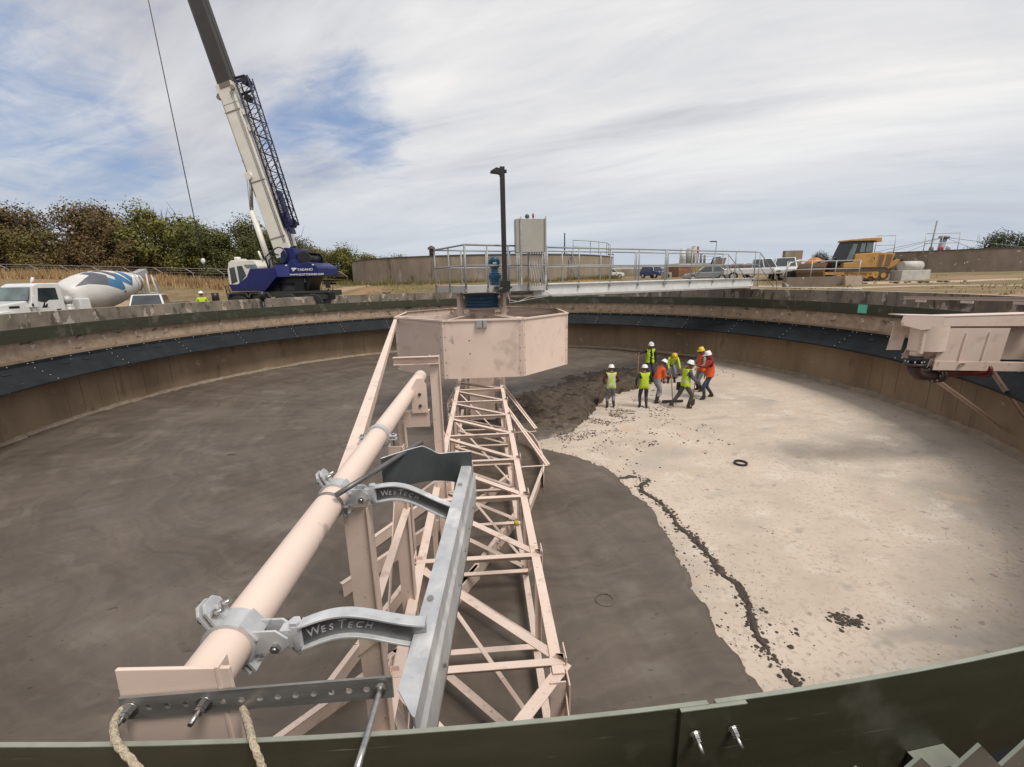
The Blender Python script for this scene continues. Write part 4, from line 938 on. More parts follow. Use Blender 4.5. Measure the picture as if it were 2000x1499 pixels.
    m.add(vs, fs, False); m.build('blade', M['galv'], t5)
    for f in (.26, .80):
        m = MB(); o_ = p + d * (Lb * f) + s_ * .03; m.hex(o_, (0, 0, 1), .014, .012); m.build('bolt', M['steel'], t5)
    for f in (.05, .2, .45, .6, .72, .85, .95):
        m = MB(); o_ = p + d * (Lb * f) + s_ * (w + .022) + V((0, 0, -.22)); m.hex(o_, s_, .010, .012); m.build('bolt', M['steel'], t5)
    m = MB(); o_ = p + s_ * (w + .012) + V((0, 0, -.31)); m.beam(o_ + d * .02, o_ + d * (Lb - .02), .006, .10); m.build('wiper_strip', M['rubber'], t5)
    # curved black rubber end sheet
    m = MB(); n = 22; vs = []
    for i in range(n + 1):
        f = i / n; x = -.70 + .585 * f; y = -13.36 + .10 * math.sin(3.14 * f) + .28 * f; zt = .085 + .02 * (1 - f) if f < .42 else .085 - .075 * sst(.42, .62, f); zt = float(zt); zb = -.15 - .02 * f - .10 * f * f
        vs += [(x, y, zt), (x, y, zb), (x, y + .008, zb), (x, y + .008, zt)]
    fs = [(4 * i + k, 4 * i + (k + 1) % 4, 4 * i + 4 + (k + 1) % 4, 4 * i + 4 + k) for i in range(n) for k in range(4)] + [(0, 1, 2, 3), (4 * n, 4 * n + 3, 4 * n + 2, 4 * n + 1)]
    m.add(vs, fs, False); rs_ = m.build('rubber_sheet', M['rubber'], t5)
    m = MB(); m.tube([V(vs[4 * i]) + V((0, .004, .001)) for i in range(n + 1)], .0042, n=6); m.build('sheet_edge', M['galv'], rs_)
    # ropes over the near plate
    def rope(pts, label):
        P_ = []; n = 60
        pts = [V(x) for x in pts]
        for i in range(n + 1):
            f = i / n * (len(pts) - 1); k = min(int(f), len(pts) - 2); u = f - k
            p0 = pts[max(k - 1, 0)]; p1 = pts[k]; p2 = pts[k + 1]; p3 = pts[min(k + 2, len(pts) - 1)]
            P_.append(.5 * ((2 * p1) + (p2 - p0) * u + (2 * p0 - 5 * p1 + 4 * p2 - p3) * u * u + (-p0 + 3 * p1 - 3 * p2 + p3) * u ** 3))
        m = MB(); m.tube(P_, .0082, n=14)
        # braid strands
        for s0 in range(6):
            st = []
            for i, q_ in enumerate(P_):
                an = s0 * math.pi / 3 + i * .55 * (1 if s0 % 2 else -1); dd = (P_[min(i + 1, n)] - P_[max(i - 1, 0)]).normalized(); sx = dd.cross(V((0, .3, 1))).normalized(); ux = sx.cross(dd); st.append(q_ + (sx * math.cos(an) + ux * math.sin(an)) * .0074)
            m.tube(st, .0028, n=5)
        return one('rope', m, M['rope'], label, 'rope', 'tan ropes hung over the near green plate')
    rope([(-1.09, -14.97, -.02), (-1.135, -15.0, -.06), (-1.14, -15.03, -.13), (-1.09, -15.09, -.0), (-1.06, -15.14, -.06), (-1.0, -15.16, -.18), (-.93, -15.15, -.32), (-.90, -15.15, -.55)][:0] or
         [(-1.09, -14.93, .03), (-1.112, -14.965, .015), (-1.085, -15.02, .030), (-1.018, -15.09, .045), (-.936, -15.14, .025), (-.88, -15.165, -.06), (-.86, -15.16, -.3)], 'tan braided rope looping down from the left end of the holed bar')
    rope([(-.80, -14.91, -.01), (-.780, -14.945, -.02), (-.715, -15.03, -.004), (-.665, -15.10, .024), (-.631, -15.135, -.02), (-.61, -15.15, -.12), (-.60, -15.14, -.35)], 'tan braided rope hanging right of the pink end plate')
build_skimmer()
# ============================================================ BRIDGE, PLATFORM, LAMP, PANEL
EB = V((math.cos(R(27)), math.sin(R(27)), 0)); NB = V((-EB.y, EB.x, 0)); ZD = 1.03
def B(s, t, z): return EB * s + NB * t + V((0, 0, z))
AXB = (EB, NB, V((0, 0, 1)))
def build_bridge():
    g = thing('access_bridge', 'light grey footbridge with tube railings from the centre platform to the rim', 'footbridge', (4, 2, .6))
    A = M['alu']
    m = MB(); m.box(B(.45, .1, ZD - .02), (3.2, 2.6, .03), AXB); m.box(B(8.6, -.04, ZD - .02), (13.3, 1.5, .03), AXB); m.build('deck', A, g)
    for (t_, s0, s1) in ((-1.2, -1.15, 2.05), (1.4, -1.15, 2.05)):
        m = MB(); m.box(B((s0 + s1) / 2, t_, ZD - .09), (s1 - s0, .02, .22), AXB); m.build('fascia', A, g)
    for s_ in (-1.15, 2.05):
        m = MB(); m.box(B(s_, .1, ZD - .09), (.02, 2.6, .22), AXB); m.build('fascia', A, g)
    for t_ in (-.86, .78):
        m = MB(); m.channel(B(1.7, t_, ZD - .22), B(15.5, t_, ZD - .22), -.09 if t_ < 0 else .09, .40, .014); m.box(B(8.6, t_ + (-.045 if t_ < 0 else .045), ZD + .0), (13.8, .12, .02), AXB); m.build('girder', M['white'], g)
    m = MB(); 
    for s_ in np.arange(2.6, 15.4, 1.6): m.box(B(s_, -.04, ZD - .34), (.06, 1.6, .08), AXB)
    m.build('underside_bracing', A, g)
    m = MB(); m.box(B(15.4, -.04, ZD - .46), (.5, 1.9, .08), AXB); m.box(B(15.4, -.04, .55), (.7, 2.0, .16), AXB); m.build('bearing_seat', M['conc_cap'], g)
    # railings: each run is top rail, mid rail and posts
    def run(p, q, n, top=1.30, mid=.66, low=.20, extra=True):
        p, q = V(p), V(q); Z = V((0, 0, 1))
        r_ = MB(); r_.tube([p + Z * top, q + Z * top], .030, n=10); r_.build('top_rail', M['rail'], g)
        r_ = MB(); r_.tube([p + Z * mid, q + Z * mid], .026, n=8); r_.build('mid_rail', M['rail'], g)
        for i in range(n + 1):
            c = p.lerp(q, i / n); r_ = MB(); r_.tube([c - Z * low, c + Z * top], .028, n=8); r_.box(c - Z * .12, (.07, .07, .10), AXB); r_.build('rail_post', M['rail'], g)
    run(B(-1.16, -1.22, ZD), B(2.05, -1.22, ZD), 4); run(B(-1.16, 1.42, ZD), B(2.05, 1.42, ZD), 3); run(B(-1.17, -1.2, ZD), B(-1.17, 1.4, ZD), 2); run(B(2.06, -1.2, ZD), B(2.06, -.92, ZD), 1); run(B(2.06, .84, ZD), B(2.06, 1.4, ZD), 1)
    run(B(2.15, -.92, ZD), B(8.6, -.92, ZD), 4, low=0); run(B(8.7, -.92, ZD), B(15.4, -.92, ZD), 4, low=0)
    run(B(2.15, .84, ZD), B(8.6, .84, ZD), 3, low=0); run(B(8.7, .84, ZD), B(15.3, .84, ZD), 3, low=0)
    # stair rails down to the ground
    m = MB()
    for t_ in (-.92, .84):
        m.tube([B(15.45, t_, ZD + 1.3), B(15.75, t_, ZD + 1.28), B(17.6, t_, .42 + .62), B(17.7, t_, .40)], .022, n=8); m.tube([B(15.5, t_, ZD + .68), B(15.8, t_, ZD + .62), B(17.5, t_, .45), ], .02, n=8); m.tube([B(15.8, t_, .5), B(15.8, t_, ZD + 1.26)], .022, n=8)
    m.build('stair_rail', M['rail'], g)
    m = MB()
    for i in range(3): m.box(B(16.0 + .3 * i, -.04, ZD - .2 - .2 * i), (.28, 1.5, .04), AXB)
    m.build('stair_tread', A, g)
    # conduits running over to the ground
    m = MB()
    for k in range(3): m.tube([B(1.9, -.98 - .03 * k, ZD - .12), B(2.4, -.98 - .03 * k, ZD - .38 - .03 * k), B(15.0, -.98 - .03 * k, ZD - .43 - .02 * k)], .014, n=6)
    for k in range(2): m.tube([V((.85, -1.2, .95)), V((.95, -1.1, .55 - .1 * k)), V((1.25, -1.0, .48)), V((1.7, -.6, .62 - .08 * k)), B(2.4, -.98, ZD - .42)], .014, n=6)
    m.build('conduit', M['alu'], g)
    # floodlight post
    l = thing('lamp_post', 'tall black square lamp post with one small flat lamp, on the round platform', 'lamp post', (.72, -1.22, .9))
    px, py = .79, -1.32
    m = MB(); m.bb(px - .078, px + .078, py - .07, py + .07, 1.18, 4.66); m.build('pole', M['blackmetal'], l, bevel=.006)
    m = MB(); m.bb(px - .16, px + .17, py - .16, py + .16, 1.0, 1.19); m.poly([(-.3, .82), (.0, 1.0), (.25, 1.0), (.12, .86), (.0, .80)], (px, py - .16, 0), (1, 0, 0), (0, 0, 1), (0, .32, 0)); m.box((px - .1, py + .1, .99), (.5, .3, .02)); m.build('base_box', M['blackmetal'], l, bevel=.006)
    m = MB(); m.poly([(-.07, 4.60), (-.18, 4.63), (-.36, 4.53), (-.38, 4.49), (-.14, 4.46), (-.07, 4.43)], (px, py - .11, 0), (1, 0, 0), (0, 0, 1), (0, .22, 0)); m.bb(px - .09, px - .03, py - .05, py + .05, 4.38, 4.60); m.build('lamp_head', M['blackmetal'], l, bevel=.008)
    m = MB(); m.cyl((px + .07, py, 4.53), (px + .14, py, 4.53), .055, n=12); m.build('photocell', M['black'], l)
    # control panel
    c = thing('control_panel', 'beige grey electrical cabinet on two slotted posts beside the lamp post', 'control cabinet', (1.6, -1.0, 1.0))
    Xc = EB * math.cos(R(-22)) + NB * math.sin(R(-22)); Xc = V((math.cos(R(4)), math.sin(R(4)), 0)); Yc = V((-Xc.y, Xc.x, 0)); AX = (Xc, Yc, V((0, 0, 1)))
    cc = V((1.68, -.90, 0))
    m = MB(); m.box(cc + V((0, 0, 2.62)), (.98, .42, 1.06), AX); m.build('cabinet', M['panel'], c, bevel=.01)
    for s_ in (-.33, .50):
        m = MB(); m.box(cc + Xc * s_ - Yc * .235 + V((0, 0, 2.12)), (.045, .045, 2.18), AX); m.m = 1
        for k in range(34): m.box(cc + Xc * s_ - Yc * .2585 + V((0, 0, 1.35 + k * .054)), (.016, .004, .028), AX)
        m.build('slotted_post', [M['galv'], M['black']], c)
    m = MB()
    for k in range(6):
        x0 = -.02 + .085 * k; b = lambda u, z: cc + Xc * u - Yc * .05 + V((0, 0, z))
        m.tube([b(x0, 2.1), b(x0, 1.62), b(x0 + .02, 1.52), b(x0 + .06, 1.36), b(x0 + .07, 1.26), b(x0 + .07, 1.0)], .017, n=8)
    m.build('conduit', M['alu'], c)
    m = MB(); m.cyl(cc + V((-.08, -.05, 3.15)), cc + V((-.08, -.05, 3.19)), .05, n=12); m.ball(cc + V((-.08, -.05, 3.24)), .075, sc=(1, .7, 1)); m.build('horn', plain('dark horn', (.07, .09, .08), .5), c)
    m = MB(); m.cyl(cc + V((.12, -.05, 3.15)), cc + V((.12, -.05, 3.22)), .018, n=8); m.build('beacon_stem', M['black'], c)
    m = MB(); m.cyl(cc + V((.12, -.05, 3.21)), cc + V((.12, -.05, 3.30)), .035, n=12); m.ball(cc + V((.12, -.05, 3.30)), .035); m.build('beacon', M['redlens'], c)
build_bridge()
# ============================================================ BEACH BOX AT THE RIGHT RIM
def build_trough():
    g = thing('scum_trough', 'pink steel trough box braced off the right tank wall over a dark red pipe', 'trough', (15, -3.5, -2.3))
    k_ = .72; g.scale = (k_, k_, k_); g.location = (11.02, -6.95, -1.310)
    y = -3.3
    Q = lambda x, z: (x, z)
    def pl(name, pts, y0, th=.02, mt=None): 
        m = MB(); m.poly(pts, (0, y0, 0), (1, 0, 0), (0, 0, 1), (0, th, 0)); return m.build(name, mt or P2, g)
    m = MB(); m.poly([(0, 0), (1.30, -.06), (1.30, -.42), (.62, -.46), (0, -.30), (-.05, -.20)], (12.80, y - .2, -.12), (1, 0, 0), (0, 0, 1), (-.06, .02, 0)); m.poly([(0, 0), (1.32, -.06), (1.32, -.085), (0, -.025)], (12.80, y - .2, -.10), (1, 0, 0), (0, 0, 1), (0, .6, 0)); m.build('approach_plate', P2, g)
    pl('beam_face', [(14.05, -.19), (18.2, -.23), (18.2, -.60), (14.05, -.50)], y - .06, .02)
    m = MB(); m.box((16.1, y + .2, -.19), (4.1, .55, .02)); m.build('beam_top', P2, g)
    pl('box_face', [(14.42, -.56), (16.55, -.62), (16.45, -1.72), (14.15, -1.62)], y - .12, .02)
    m = MB(); m.angle((14.15, y - .13, -1.60), (18.1, y - .13, -1.80), -.10, .30, .012, (0, 0, 1)); m.build('bottom_angle', P1, g)
    for x in (15.05, 15.85): 
        m = MB(); m.beam((x, y - .135, -.72), (x - .08, y - .135, -1.60), .05, .05); m.build('stiffener', P1, g)
    pl('back_plate', [(14.0, -.5), (18.1, -.5), (18.1, -1.8), (13.6, -1.6)], y + .45, .02)
    m = MB(); m.rev([(.55, -1.28), (.55, -.48)], c=(14.05, y + .25, 0), a0=R(180), a1=R(350), n=20); m.build('inlet_shell', P2, g)
    pl('side_chute', [(13.02, -.52), (13.50, -.56), (13.42, -1.30), (12.92, -1.28)], y + .35, .02)
    m = MB(); m.box((13.63, y - .1, -.9), (.12, .10, .9)); m.build('post', P1, g)
    m = MB(); m.cyl((13.72, y + .1, -1.28), (13.72, y + .1, -1.48), .17, n=20); m.build('spigot', P2, g)
    m = MB(); m.cyl((13.72, y + .1, -1.46), (13.72, y + .1, -1.72), .19, n=20); m.build('rubber_sleeve', M['black'], g)
    m = MB(); m.cyl((13.72, y + .1, -1.70), (13.72, y + .1, -1.78), .28, n=20); m.tube([(13.72, y + .1, -1.74), (13.74, y + .1, -1.95), (13.9, y + .1, -2.1), (14.15, y + .1, -2.14), (14.6, y + .12, -2.12)], .17, n=16); m.cyl((14.5, y + .12, -2.12), (14.58, y + .12, -2.12), .27, n=18); m.cyl((14.62, y + .12, -2.12), (14.70, y + .12, -2.12), .27, n=18); m.build('elbow', mat('dark corroded flange', (.06, .025, .02), (.03, .02, .018), 6, .5), g)
    m = MB(); m.cyl((14.70, y + .12, -2.10), (16.1, y + .0, -2.02), .15, n=18); m.build('pipe', M['redpipe'], g)
    m = MB(); m.cyl((16.08, y, -2.02), (16.16, y, -2.02), .24, n=18); m.build('flange', M['redpipe'], g)
    for k in range(8):
        m = MB(); a = k * math.pi / 4; m.cyl((14.60 + .0, y + .12 + .22 * math.cos(a), -2.12 + .22 * math.sin(a)), (14.48, y + .12 + .22 * math.cos(a), -2.12 + .22 * math.sin(a)), .02, n=6); m.build('bolt', BOLT, g); m = MB()
        m.cyl((13.72 + .23 * math.cos(a), y + .1 + .23 * math.sin(a), -1.69), (13.72 + .23 * math.cos(a), y + .1 + .23 * math.sin(a), -1.62), .02, n=6); m.build('bolt', BOLT, g)
    for (p, q) in (((14.35, y - .1, -1.35), (15.0, y + 1.2, -2.0)), ((15.2, y - .2, -1.75), (15.9, -3.0, -2.5)), ((14.75, y, -2.3), (15.2, -2.3, -3.45)), ((15.3, -4.3, -2.6), (15.0, -4.6, -3.3))):
        pass
    lw = lambda p: V(((p[0] - 11.02) / k_ + 15, (p[1] + 6.95) / k_ - 3.5, (p[2] + 1.310) / k_ - 2.3))
    for (p, q, w_) in (((15.0, y - .2, -1.68), lw((14.77, -3.59, -1.94)), .11), ((14.3, y + .1, -1.4), lw((14.6, -3.0, -1.9)), .09), ((14.5, y + .1, -2.2), lw((14.03, -5.848, -2.959)), .10), ((16.4, y + .2, -1.8), lw((13.794, -6.385, -2.483)), .10)):
        m = MB(); m.angle(p, q, w_, w_, .012); m.build('brace', P1, g)
build_trough()
m = MB(); m.channel((16.06, -.34, .235), (15.38, -4.75, .375), .05, .10, .01)
m2 = thing('pink_beam', 'long pale pink beam laid along the top of the right rim', 'beam', (15.8, -2.4, .2)); m.build('beam', P2, m2)
for f in (.18, .58, .95):
    c = V((16.04, -.34, .13)).lerp(V((15.36, -4.75, .27)), f); m = MB(); m.box(c, (.05, .36, .08)); m.build('lug', P2, m2)
# ============================================================ CRANE
CB = V((-12.393, 14.026, 0)); E1 = V((.987, -.161, 0)).normalized(); E2 = V((-E1.y, E1.x, 0)); CAX = (E1, E2, V((0, 0, 1)))
M['navy'] = mat('navy blue crane paint', (.006, .012, .12), (.005, .008, .08), 2, .45)
M['cwhite'] = mat('cream white crane paint', (.74, .71, .64), (.64, .61, .54), .6, .4, layers=[((.42, .38, .32), 3, .68, .1, (1, 1, 1))])
M['boomdark'] = mat('dark grey brown boom paint', (.040, .033, .028), (.026, .022, .019), 1.5, .5)
M['boomlit'] = mat('lit grey boom side', (.12, .125, .125), (.07, .075, .08), 2, .5)  # lighter boom tone: light on the left face put into the colour
def build_crane():
    def c(a, b, z): return CB + E1 * a + E2 * b + V((0, 0, z))
    g = thing('mobile_crane', 'navy blue and white mobile crane, boom raised with a lattice jib stowed on it', 'crane', tuple(c(0, 0, -1.0)))
    cr = MB()
    # carrier
    m = MB(); m.box(c(-.3, 0, .62), (6.2, 2.3, .34), CAX); m.box(c(-3.3, 0, .42), (.9, 2.3, .5), CAX); m.box(c(1.9, -.6, .70), (2.2, 1.3, .10), CAX); m.box(c(2.2, -.8, .42), (1.5, .9, .30), CAX); m.box(c(1.0, -1.0, .46), (2.8, .25, .08), CAX); m.build('carrier', plain('dark grey carrier', (.035, .037, .037), .6), g)
    m = MB(); m.box(c(-.15, .1, 1.15), (3.0, 1.9, .95), CAX); m.cyl(c(.2, 0, .3), c(.2, 0, 1.3), 1.0, n=24); m.build('turntable', M['black'], g)
    for a in (-2.9, -1.45, .5, 2.1):
        for b in (-1.15, 1.15):
            w_ = MB(); w_.rev([(.30, -.17), (.58, -.17), (.62, -.10), (.62, .10), (.58, .17), (.30, .17)], c=c(a, b, .0), axis=(E1, V((0, 0, 1)), E2 * -1), n=28, smooth=False); o = w_.build('wheel', M['tyre'], g)
            w_ = MB(); w_.rev([(.001, -.08), (.12, -.10), (.26, -.04), (.30, -.12)], c=c(a, b, .0), axis=(E1, V((0, 0, 1)), E2 * -1), n=20); w_.build('rim', plain('dark wheel rim', (.08, .08, .08), .5) if 'dark wheel rim' not in bpy.data.materials else bpy.data.materials['dark wheel rim'], o)
    for a in (-2.9, -1.45):
        m = MB(); m.poly([(-.75, .05), (-.62, .36), (.62, .36), (.75, .05), (.66, .05), (.55, .28), (-.55, .28), (-.66, .05)], c(a, -1.32, .40), E1, (0, 0, 1), E2 * .5); m.build('mudguard', plain('grey mudguard', (.07, .075, .075), .5) if 'grey mudguard' not in bpy.data.materials else bpy.data.materials['grey mudguard'], g)
    m = MB(); m.tube([c(-3.75, -1.1, .2), c(-3.8, -1.1, 1.15), c(-3.72, -1.1, 1.22), c(-3.62, -1.1, 1.12), c(-3.42, -1.1, .2)], .03, n=6); m.build('ladder_rail', M['black'], g)
    for a in (2.55, 3.3): 
        m = MB(); m.tube([c(a, -1.0, .2), c(a, -1.0, .98)], .035, n=6); m.build('guard_post', M['black'], g)
    m = MB(); m.box(c(2.95, -1.0, .45), (.9, .06, .42), CAX); m.build('rear_panel', M['black'], g)
    # superstructure: cab
    m = MB(); X0 = -3.35
    prof = [(-3.32, 1.25), (-3.30, 2.1), (-3.15, 2.62), (-2.95, 2.74), (-1.45, 2.74), (-1.18, 2.35), (-1.3, 1.25)]
    m.poly(prof, c(0, -1.35, 0), E1, (0, 0, 1), E2 * 1.25); m.build('cab', M['cwhite'], g, bevel=.04)
    m = MB(); m.poly([(-3.20, .86), (-3.32, 1.28), (-2.75, 1.28), (-2.05, 1.72), (-1.75, 2.22), (-.15, 2.22), (-.1, 1.65), (-.95, .84)], c(0, -1.40, 0), E1, (0, 0, 1), E2 * 1.35); m.build('side_fairing', M['navy'], g, bevel=.03)
    m = MB(); m.poly([(-3.15, 1.30), (-3.14, 2.28), (-2.78, 2.34), (-2.72, 1.45)], c(0, -1.36, 0), E1, (0, 0, 1), E2 * .012); m.build('window', M['glass'], g)
    m = MB(); m.poly([(-2.60, 1.35), (-2.62, 2.38), (-2.26, 2.40), (-2.08, 1.80)], c(0, -1.36, 0), E1, (0, 0, 1), E2 * .012); m.build('window', M['glass'], g)
    m = MB(); m.poly([(-2.02, 2.24), (-2.14, 2.46), (-1.35, 2.46), (-1.24, 2.24)], c(0, -1.36, 0), E1, (0, 0, 1), E2 * .012); m.build('window', M['glass_lt'], g)
    m = MB(); m.box(c(-3.335, -.75, 1.75), (.012, 1.0, .95), CAX); m.build('windscreen', M['glass'], g)
    m = MB(); m.cyl(c(-2.75, -1.0, 2.76), c(-2.75, -1.0, 2.95), .18, n=14); m.box(c(-2.5, -1.0, 2.80), (.5, .3, .06), CAX); m.build('air_unit', M['cwhite'], g)
    # body over the turntable and the counterweight slab
    m = MB(); m.poly([(-.75, .95), (-.75, 2.25), (.0, 2.35), (.05, 3.1), (.35, 3.45), (.95, 3.4), (1.05, 2.55), (1.95, 2.35), (2.45, 2.3), (2.5, 1.68), (.4, 1.62), (-.2, .95)], c(0, -.85, 0), E1, (0, 0, 1), E2 * 1.9); m.build('body', M['navy'], g, bevel=.03)
    m = MB(); m.poly([(-.20, 1.66), (-.20, 2.40), (.72, 2.43), (.95, 2.62), (1.05, 2.70), (1.2, 2.45), (1.5, 2.38), (1.9, 2.5), (2.10, 2.52), (2.34, 2.40), (2.56, 2.30), (2.62, 2.16), (2.62, 1.72), (2.5, 1.66)], c(0, -1.30, 0), E1, (0, 0, 1), E2 * 2.6); o = m.build('counterweight', M['navy'], g, bevel=.03)
    m = MB(); m.box(c(.30, -1.30, 2.03), (.95, .02, .70), CAX); m.build('side_hatch', mat('lighter blue hatch', (.035, .045, .23), (.028, .036, .18), 2, .4), g)
    wl = plain('white vinyl lettering', (.75, .75, .76), .5)
    text_mesh('lettering', 'TADANO', .19, wl, g, c(1.30, -1.312, 2.02), E1, (0, 0, 1), ext=.003, sx=1.25, offs=.004)
    text_mesh('lettering', 'WWW.SCOTTCRANES.COM', .15, wl, g, c(.78, -1.312, 1.74), E1, (0, 0, 1), ext=.003, sx=1.15, offs=.004)
    m = MB(); m.poly([(0, .17), (.36, .17), (.30, .07), (.22, .07), (.16, -.03), (.06, -.03), (.11, .07), (.04, .07)], c(.92, -1.315, 2.03), E1, (0, 0, 1), E2 * .006); m.build('emblem', wl, g)
    for a in (.62, 2.36):
        m = MB(); m.box(c(a, -1.31, 2.36), (.12, .02, .07), CAX); m.build('marker_light', wl, g)
    # winches, boom foot
    m = MB(); m.cyl(c(1.55, -.75, 2.75), c(1.55, .75, 2.75), .34, n=24); m.cyl(c(1.55, -.80, 2.75), c(1.55, -.72, 2.75), .44, n=24); m.cyl(c(1.55, .72, 2.75), c(1.55, .80, 2.75), .44, n=24); m.build('winch', M['black'], g)
    m = MB(); m.rev([(.48, -.05), (.55, 0), (.48, .05)], c=c(.05, -.95, 2.95), axis=(E1, V((0, 0, 1)), E2 * -1), n=24); m.tube([c(-.85, -.9, 2.2), c(-.9, -.95, 2.9), c(-.5, -.95, 3.2), c(-.05, -.9, 3.0)], .045, n=8); m.tube([c(-.75, -.9, 2.2), c(-.7, -.95, 2.7), c(-.4, -.95, 2.95)], .04, n=8); m.build('hose', M['black'], g)
    m = MB(); m.box(c(1.55, 0, 3.16), (.7, 1.3, .08), CAX); m.build('winch_guard', plain('olive grey guard', (.07, .07, .05), .6), g)
    m = MB(); m.poly([(.6, .95), (.85, 1.66), (1.85, 1.66), (1.35, .55), (.8, .55)], c(0, -.7, 0), E1, (0, 0, 1), E2 * 1.4); m.build('rear_frame', M['black'], g); m = MB(); m.box(c(1.25, -.73, 1.42), (.3, .06, .25), CAX); m.box(c(.85, -.73, 1.05), (.35, .06, .25), CAX); m.build('valve_box', M['alu'], g)
    # boom
    b0, b1 = c(.10, 0, 2.75), V((-18.97, 15.11, 31.44)); d = (b1 - b0).normalized(); LB = (b1 - b0).length
    sx = (E1 - d * E1.dot(d)).normalized(); sy = d.cross(sx) * -1; sy = E2 - d * E2.dot(d) - sx * E2.dot(sx); sy.normalize()
    pt = lambda s, a, b: b0 + d * s + sx * a + sy * b
    def sect(name, s0, s1, w0, w1, dep, mt, ox0=0, ox1=0, rnd=0, bev=.03):
        m = MB(); vs = []
        for s_, w_, ox in ((s0, w0, ox0), (s1, w1, ox1)): vs += [pt(s_, ox - w_ / 2, -dep / 2), pt(s_, ox + w_ / 2, -dep / 2), pt(s_, ox + w_ / 2, dep / 2), pt(s_, ox - w_ / 2, dep / 2)]
        m.add(vs, [(0, 1, 2, 3), (4, 7, 6, 5), (0, 4, 5, 1), (1, 5, 6, 2), (2, 6, 7, 3), (3, 7, 4, 0)]); return m.build(name, mt, g, bevel=bev)
    o = sect('base_boom', .2, 9.2, 1.10, .95, .95, M['cwhite']); 
    sect('base_boom', 9.2, 10.35, .95, 1.02, .98, M['cwhite'])
    m = MB()
    for s_ in (1.4, 4.8, 8.8): m.box(pt(s_, .0, -.49), (1.03, .03, .05), (sx, sy, d))
    for a in (.30, .40): m.tube([pt(1.0, a, -.49), pt(9.8, a - .03, -.50)], .018, n=5)
    m.tube([pt(4, -.46, -.49), pt(9.6, -.44, -.5)], .025, n=5); m.tube([pt(1, -.56, -.3), pt(8, -.55, -.3)], .03, n=5); m.build('boom_line', plain('grey seam', (.22, .2, .18), .6), g)
    m = MB(); m.cyl(pt(5.2, -.42, -.60), pt(5.2, -.42, .60), .22, n=18); m.build('ram_pin', M['cwhite'], g)
    sect('second_section', 10.3, 16.5, .80, .76, .72, M['boomdark'], .05, .05); sect('lit_side_strip', 10.3, 28.6, .20, .18, .55, M['boomlit'], -.40, -.36)  # pale strip stands in for the lit left face of the dark sections
    sect('third_section', 16.5, 22.6, .70, .66, .62, M['boomdark'], .05, .03); sect('fourth_section', 22.6, 28.8, .6, .56, .5, M['boomdark'])
    m = MB(); m.tube([pt(10.3, .56, -.2), pt(28.8, .42, -.2)], .016, n=5); m.build('hoist_rope', M['blackmetal'], g)
    m = MB(); m.cyl(pt(28.9, 0, -.3), pt(28.9, 0, .3), .3, n=16); m.box(pt(28.8, 0, 0), (.8, .7, .5), (sx, sy, d)); m.build('boom_head', M['boomdark'], g)
    m = MB(); m.cyl(pt(9.75, -.60, -.45), pt(9.75, -.60, -.25), .12, n=12); m.box(pt(9.9, -.50, -.3), (.3, .2, .12), (sx, sy, d)); m.cyl(pt(9.9, .50, -.5), pt(9.9, .56, -.62), .13, n=12); m.box(pt(10.2, .1, -.46), (.7, .12, .25), (sx, sy, d)); m.build('boom_collar', plain('weathered collar', (.2, .17, .13), .6), g)
    # lift cylinder and its slim rods
    l0, l1, l2 = c(-1.02, -.3, 2.1), c(-1.82, -.25, 5.75), pt(5.2, -.42, -.35)
    m = MB(); m.cyl(l0, l1, .17, n=16); m.build('lift_cylinder', M['cwhite'], g)
    m = MB(); m.cyl(l1, l2, .10, n=12); m.build('cylinder_rod', M['steel'], g)
    m = MB(); m.tube([l1 + V((-.12, 0, -.2)), l2 + V((-.2, 0, .6)), pt(6.2, -.55, -.45)], .02, n=5); m.tube([c(-1.35, -.6, 2.7), c(-1.55, -.6, 3.3)], .06, n=6); m.build('small_line', M['cwhite'], g)
    # stowed lattice jib
    J = lambda s, a, b: pt(s, a, b)
    m = MB(); s0, s1 = 1.85, 10.3; a_ = lambda s: .66 + (.78 - .66) * (s - s0) / (s1 - s0); ww = .78
    ch = [(0.0, -.42), (ww, -.42), (0.0, .05), (ww, .05)]
    def jp(s, k): return J(s, a_(s) + ch[k][0] * (1 if s > 3 else .9), ch[k][1])
    for k in range(4): m.tube([jp(s0, k), jp(s1, k)], .055 if k < 2 else .04, n=6)
    ns = 17
    for i in range(ns):
        u0 = s0 + (s1 - s0) * i / ns; u1 = s0 + (s1 - s0) * (i + 1) / ns
        for (k, l) in ((0, 1), (2, 3), (0, 2), (1, 3)):
            a, b = (k, l) if i % 2 else (l, k); m.tube([jp(u0, a), jp(u1, b)], .024, n=4)
            m.tube([jp(u0, k), jp(u0, l)], .016, n=4)
    m.build('lattice_jib', plain('dark navy lattice', (.010, .012, .045), .5), g)
    m = MB(); m.box(J(2.0, 1.0, -.2), (.62, .42, .35), (sx, sy, d)); m.box(J(2.3, .85, -.2), (.3, .42, .8), (sx, sy, d)); m.cyl(J(1.72, .70, -.3), J(1.72, .86, -.3), .13, n=8); m.cyl(J(1.7, 1.2, -.3), J(1.9, 1.36, -.3), .12, n=8); m.box(J(2.7, .95, -.2), (.16, .42, 2.6), (sx, sy, d)); m.build('jib_foot', plain('deep navy casting', (.012, .014, .08), .45), g)
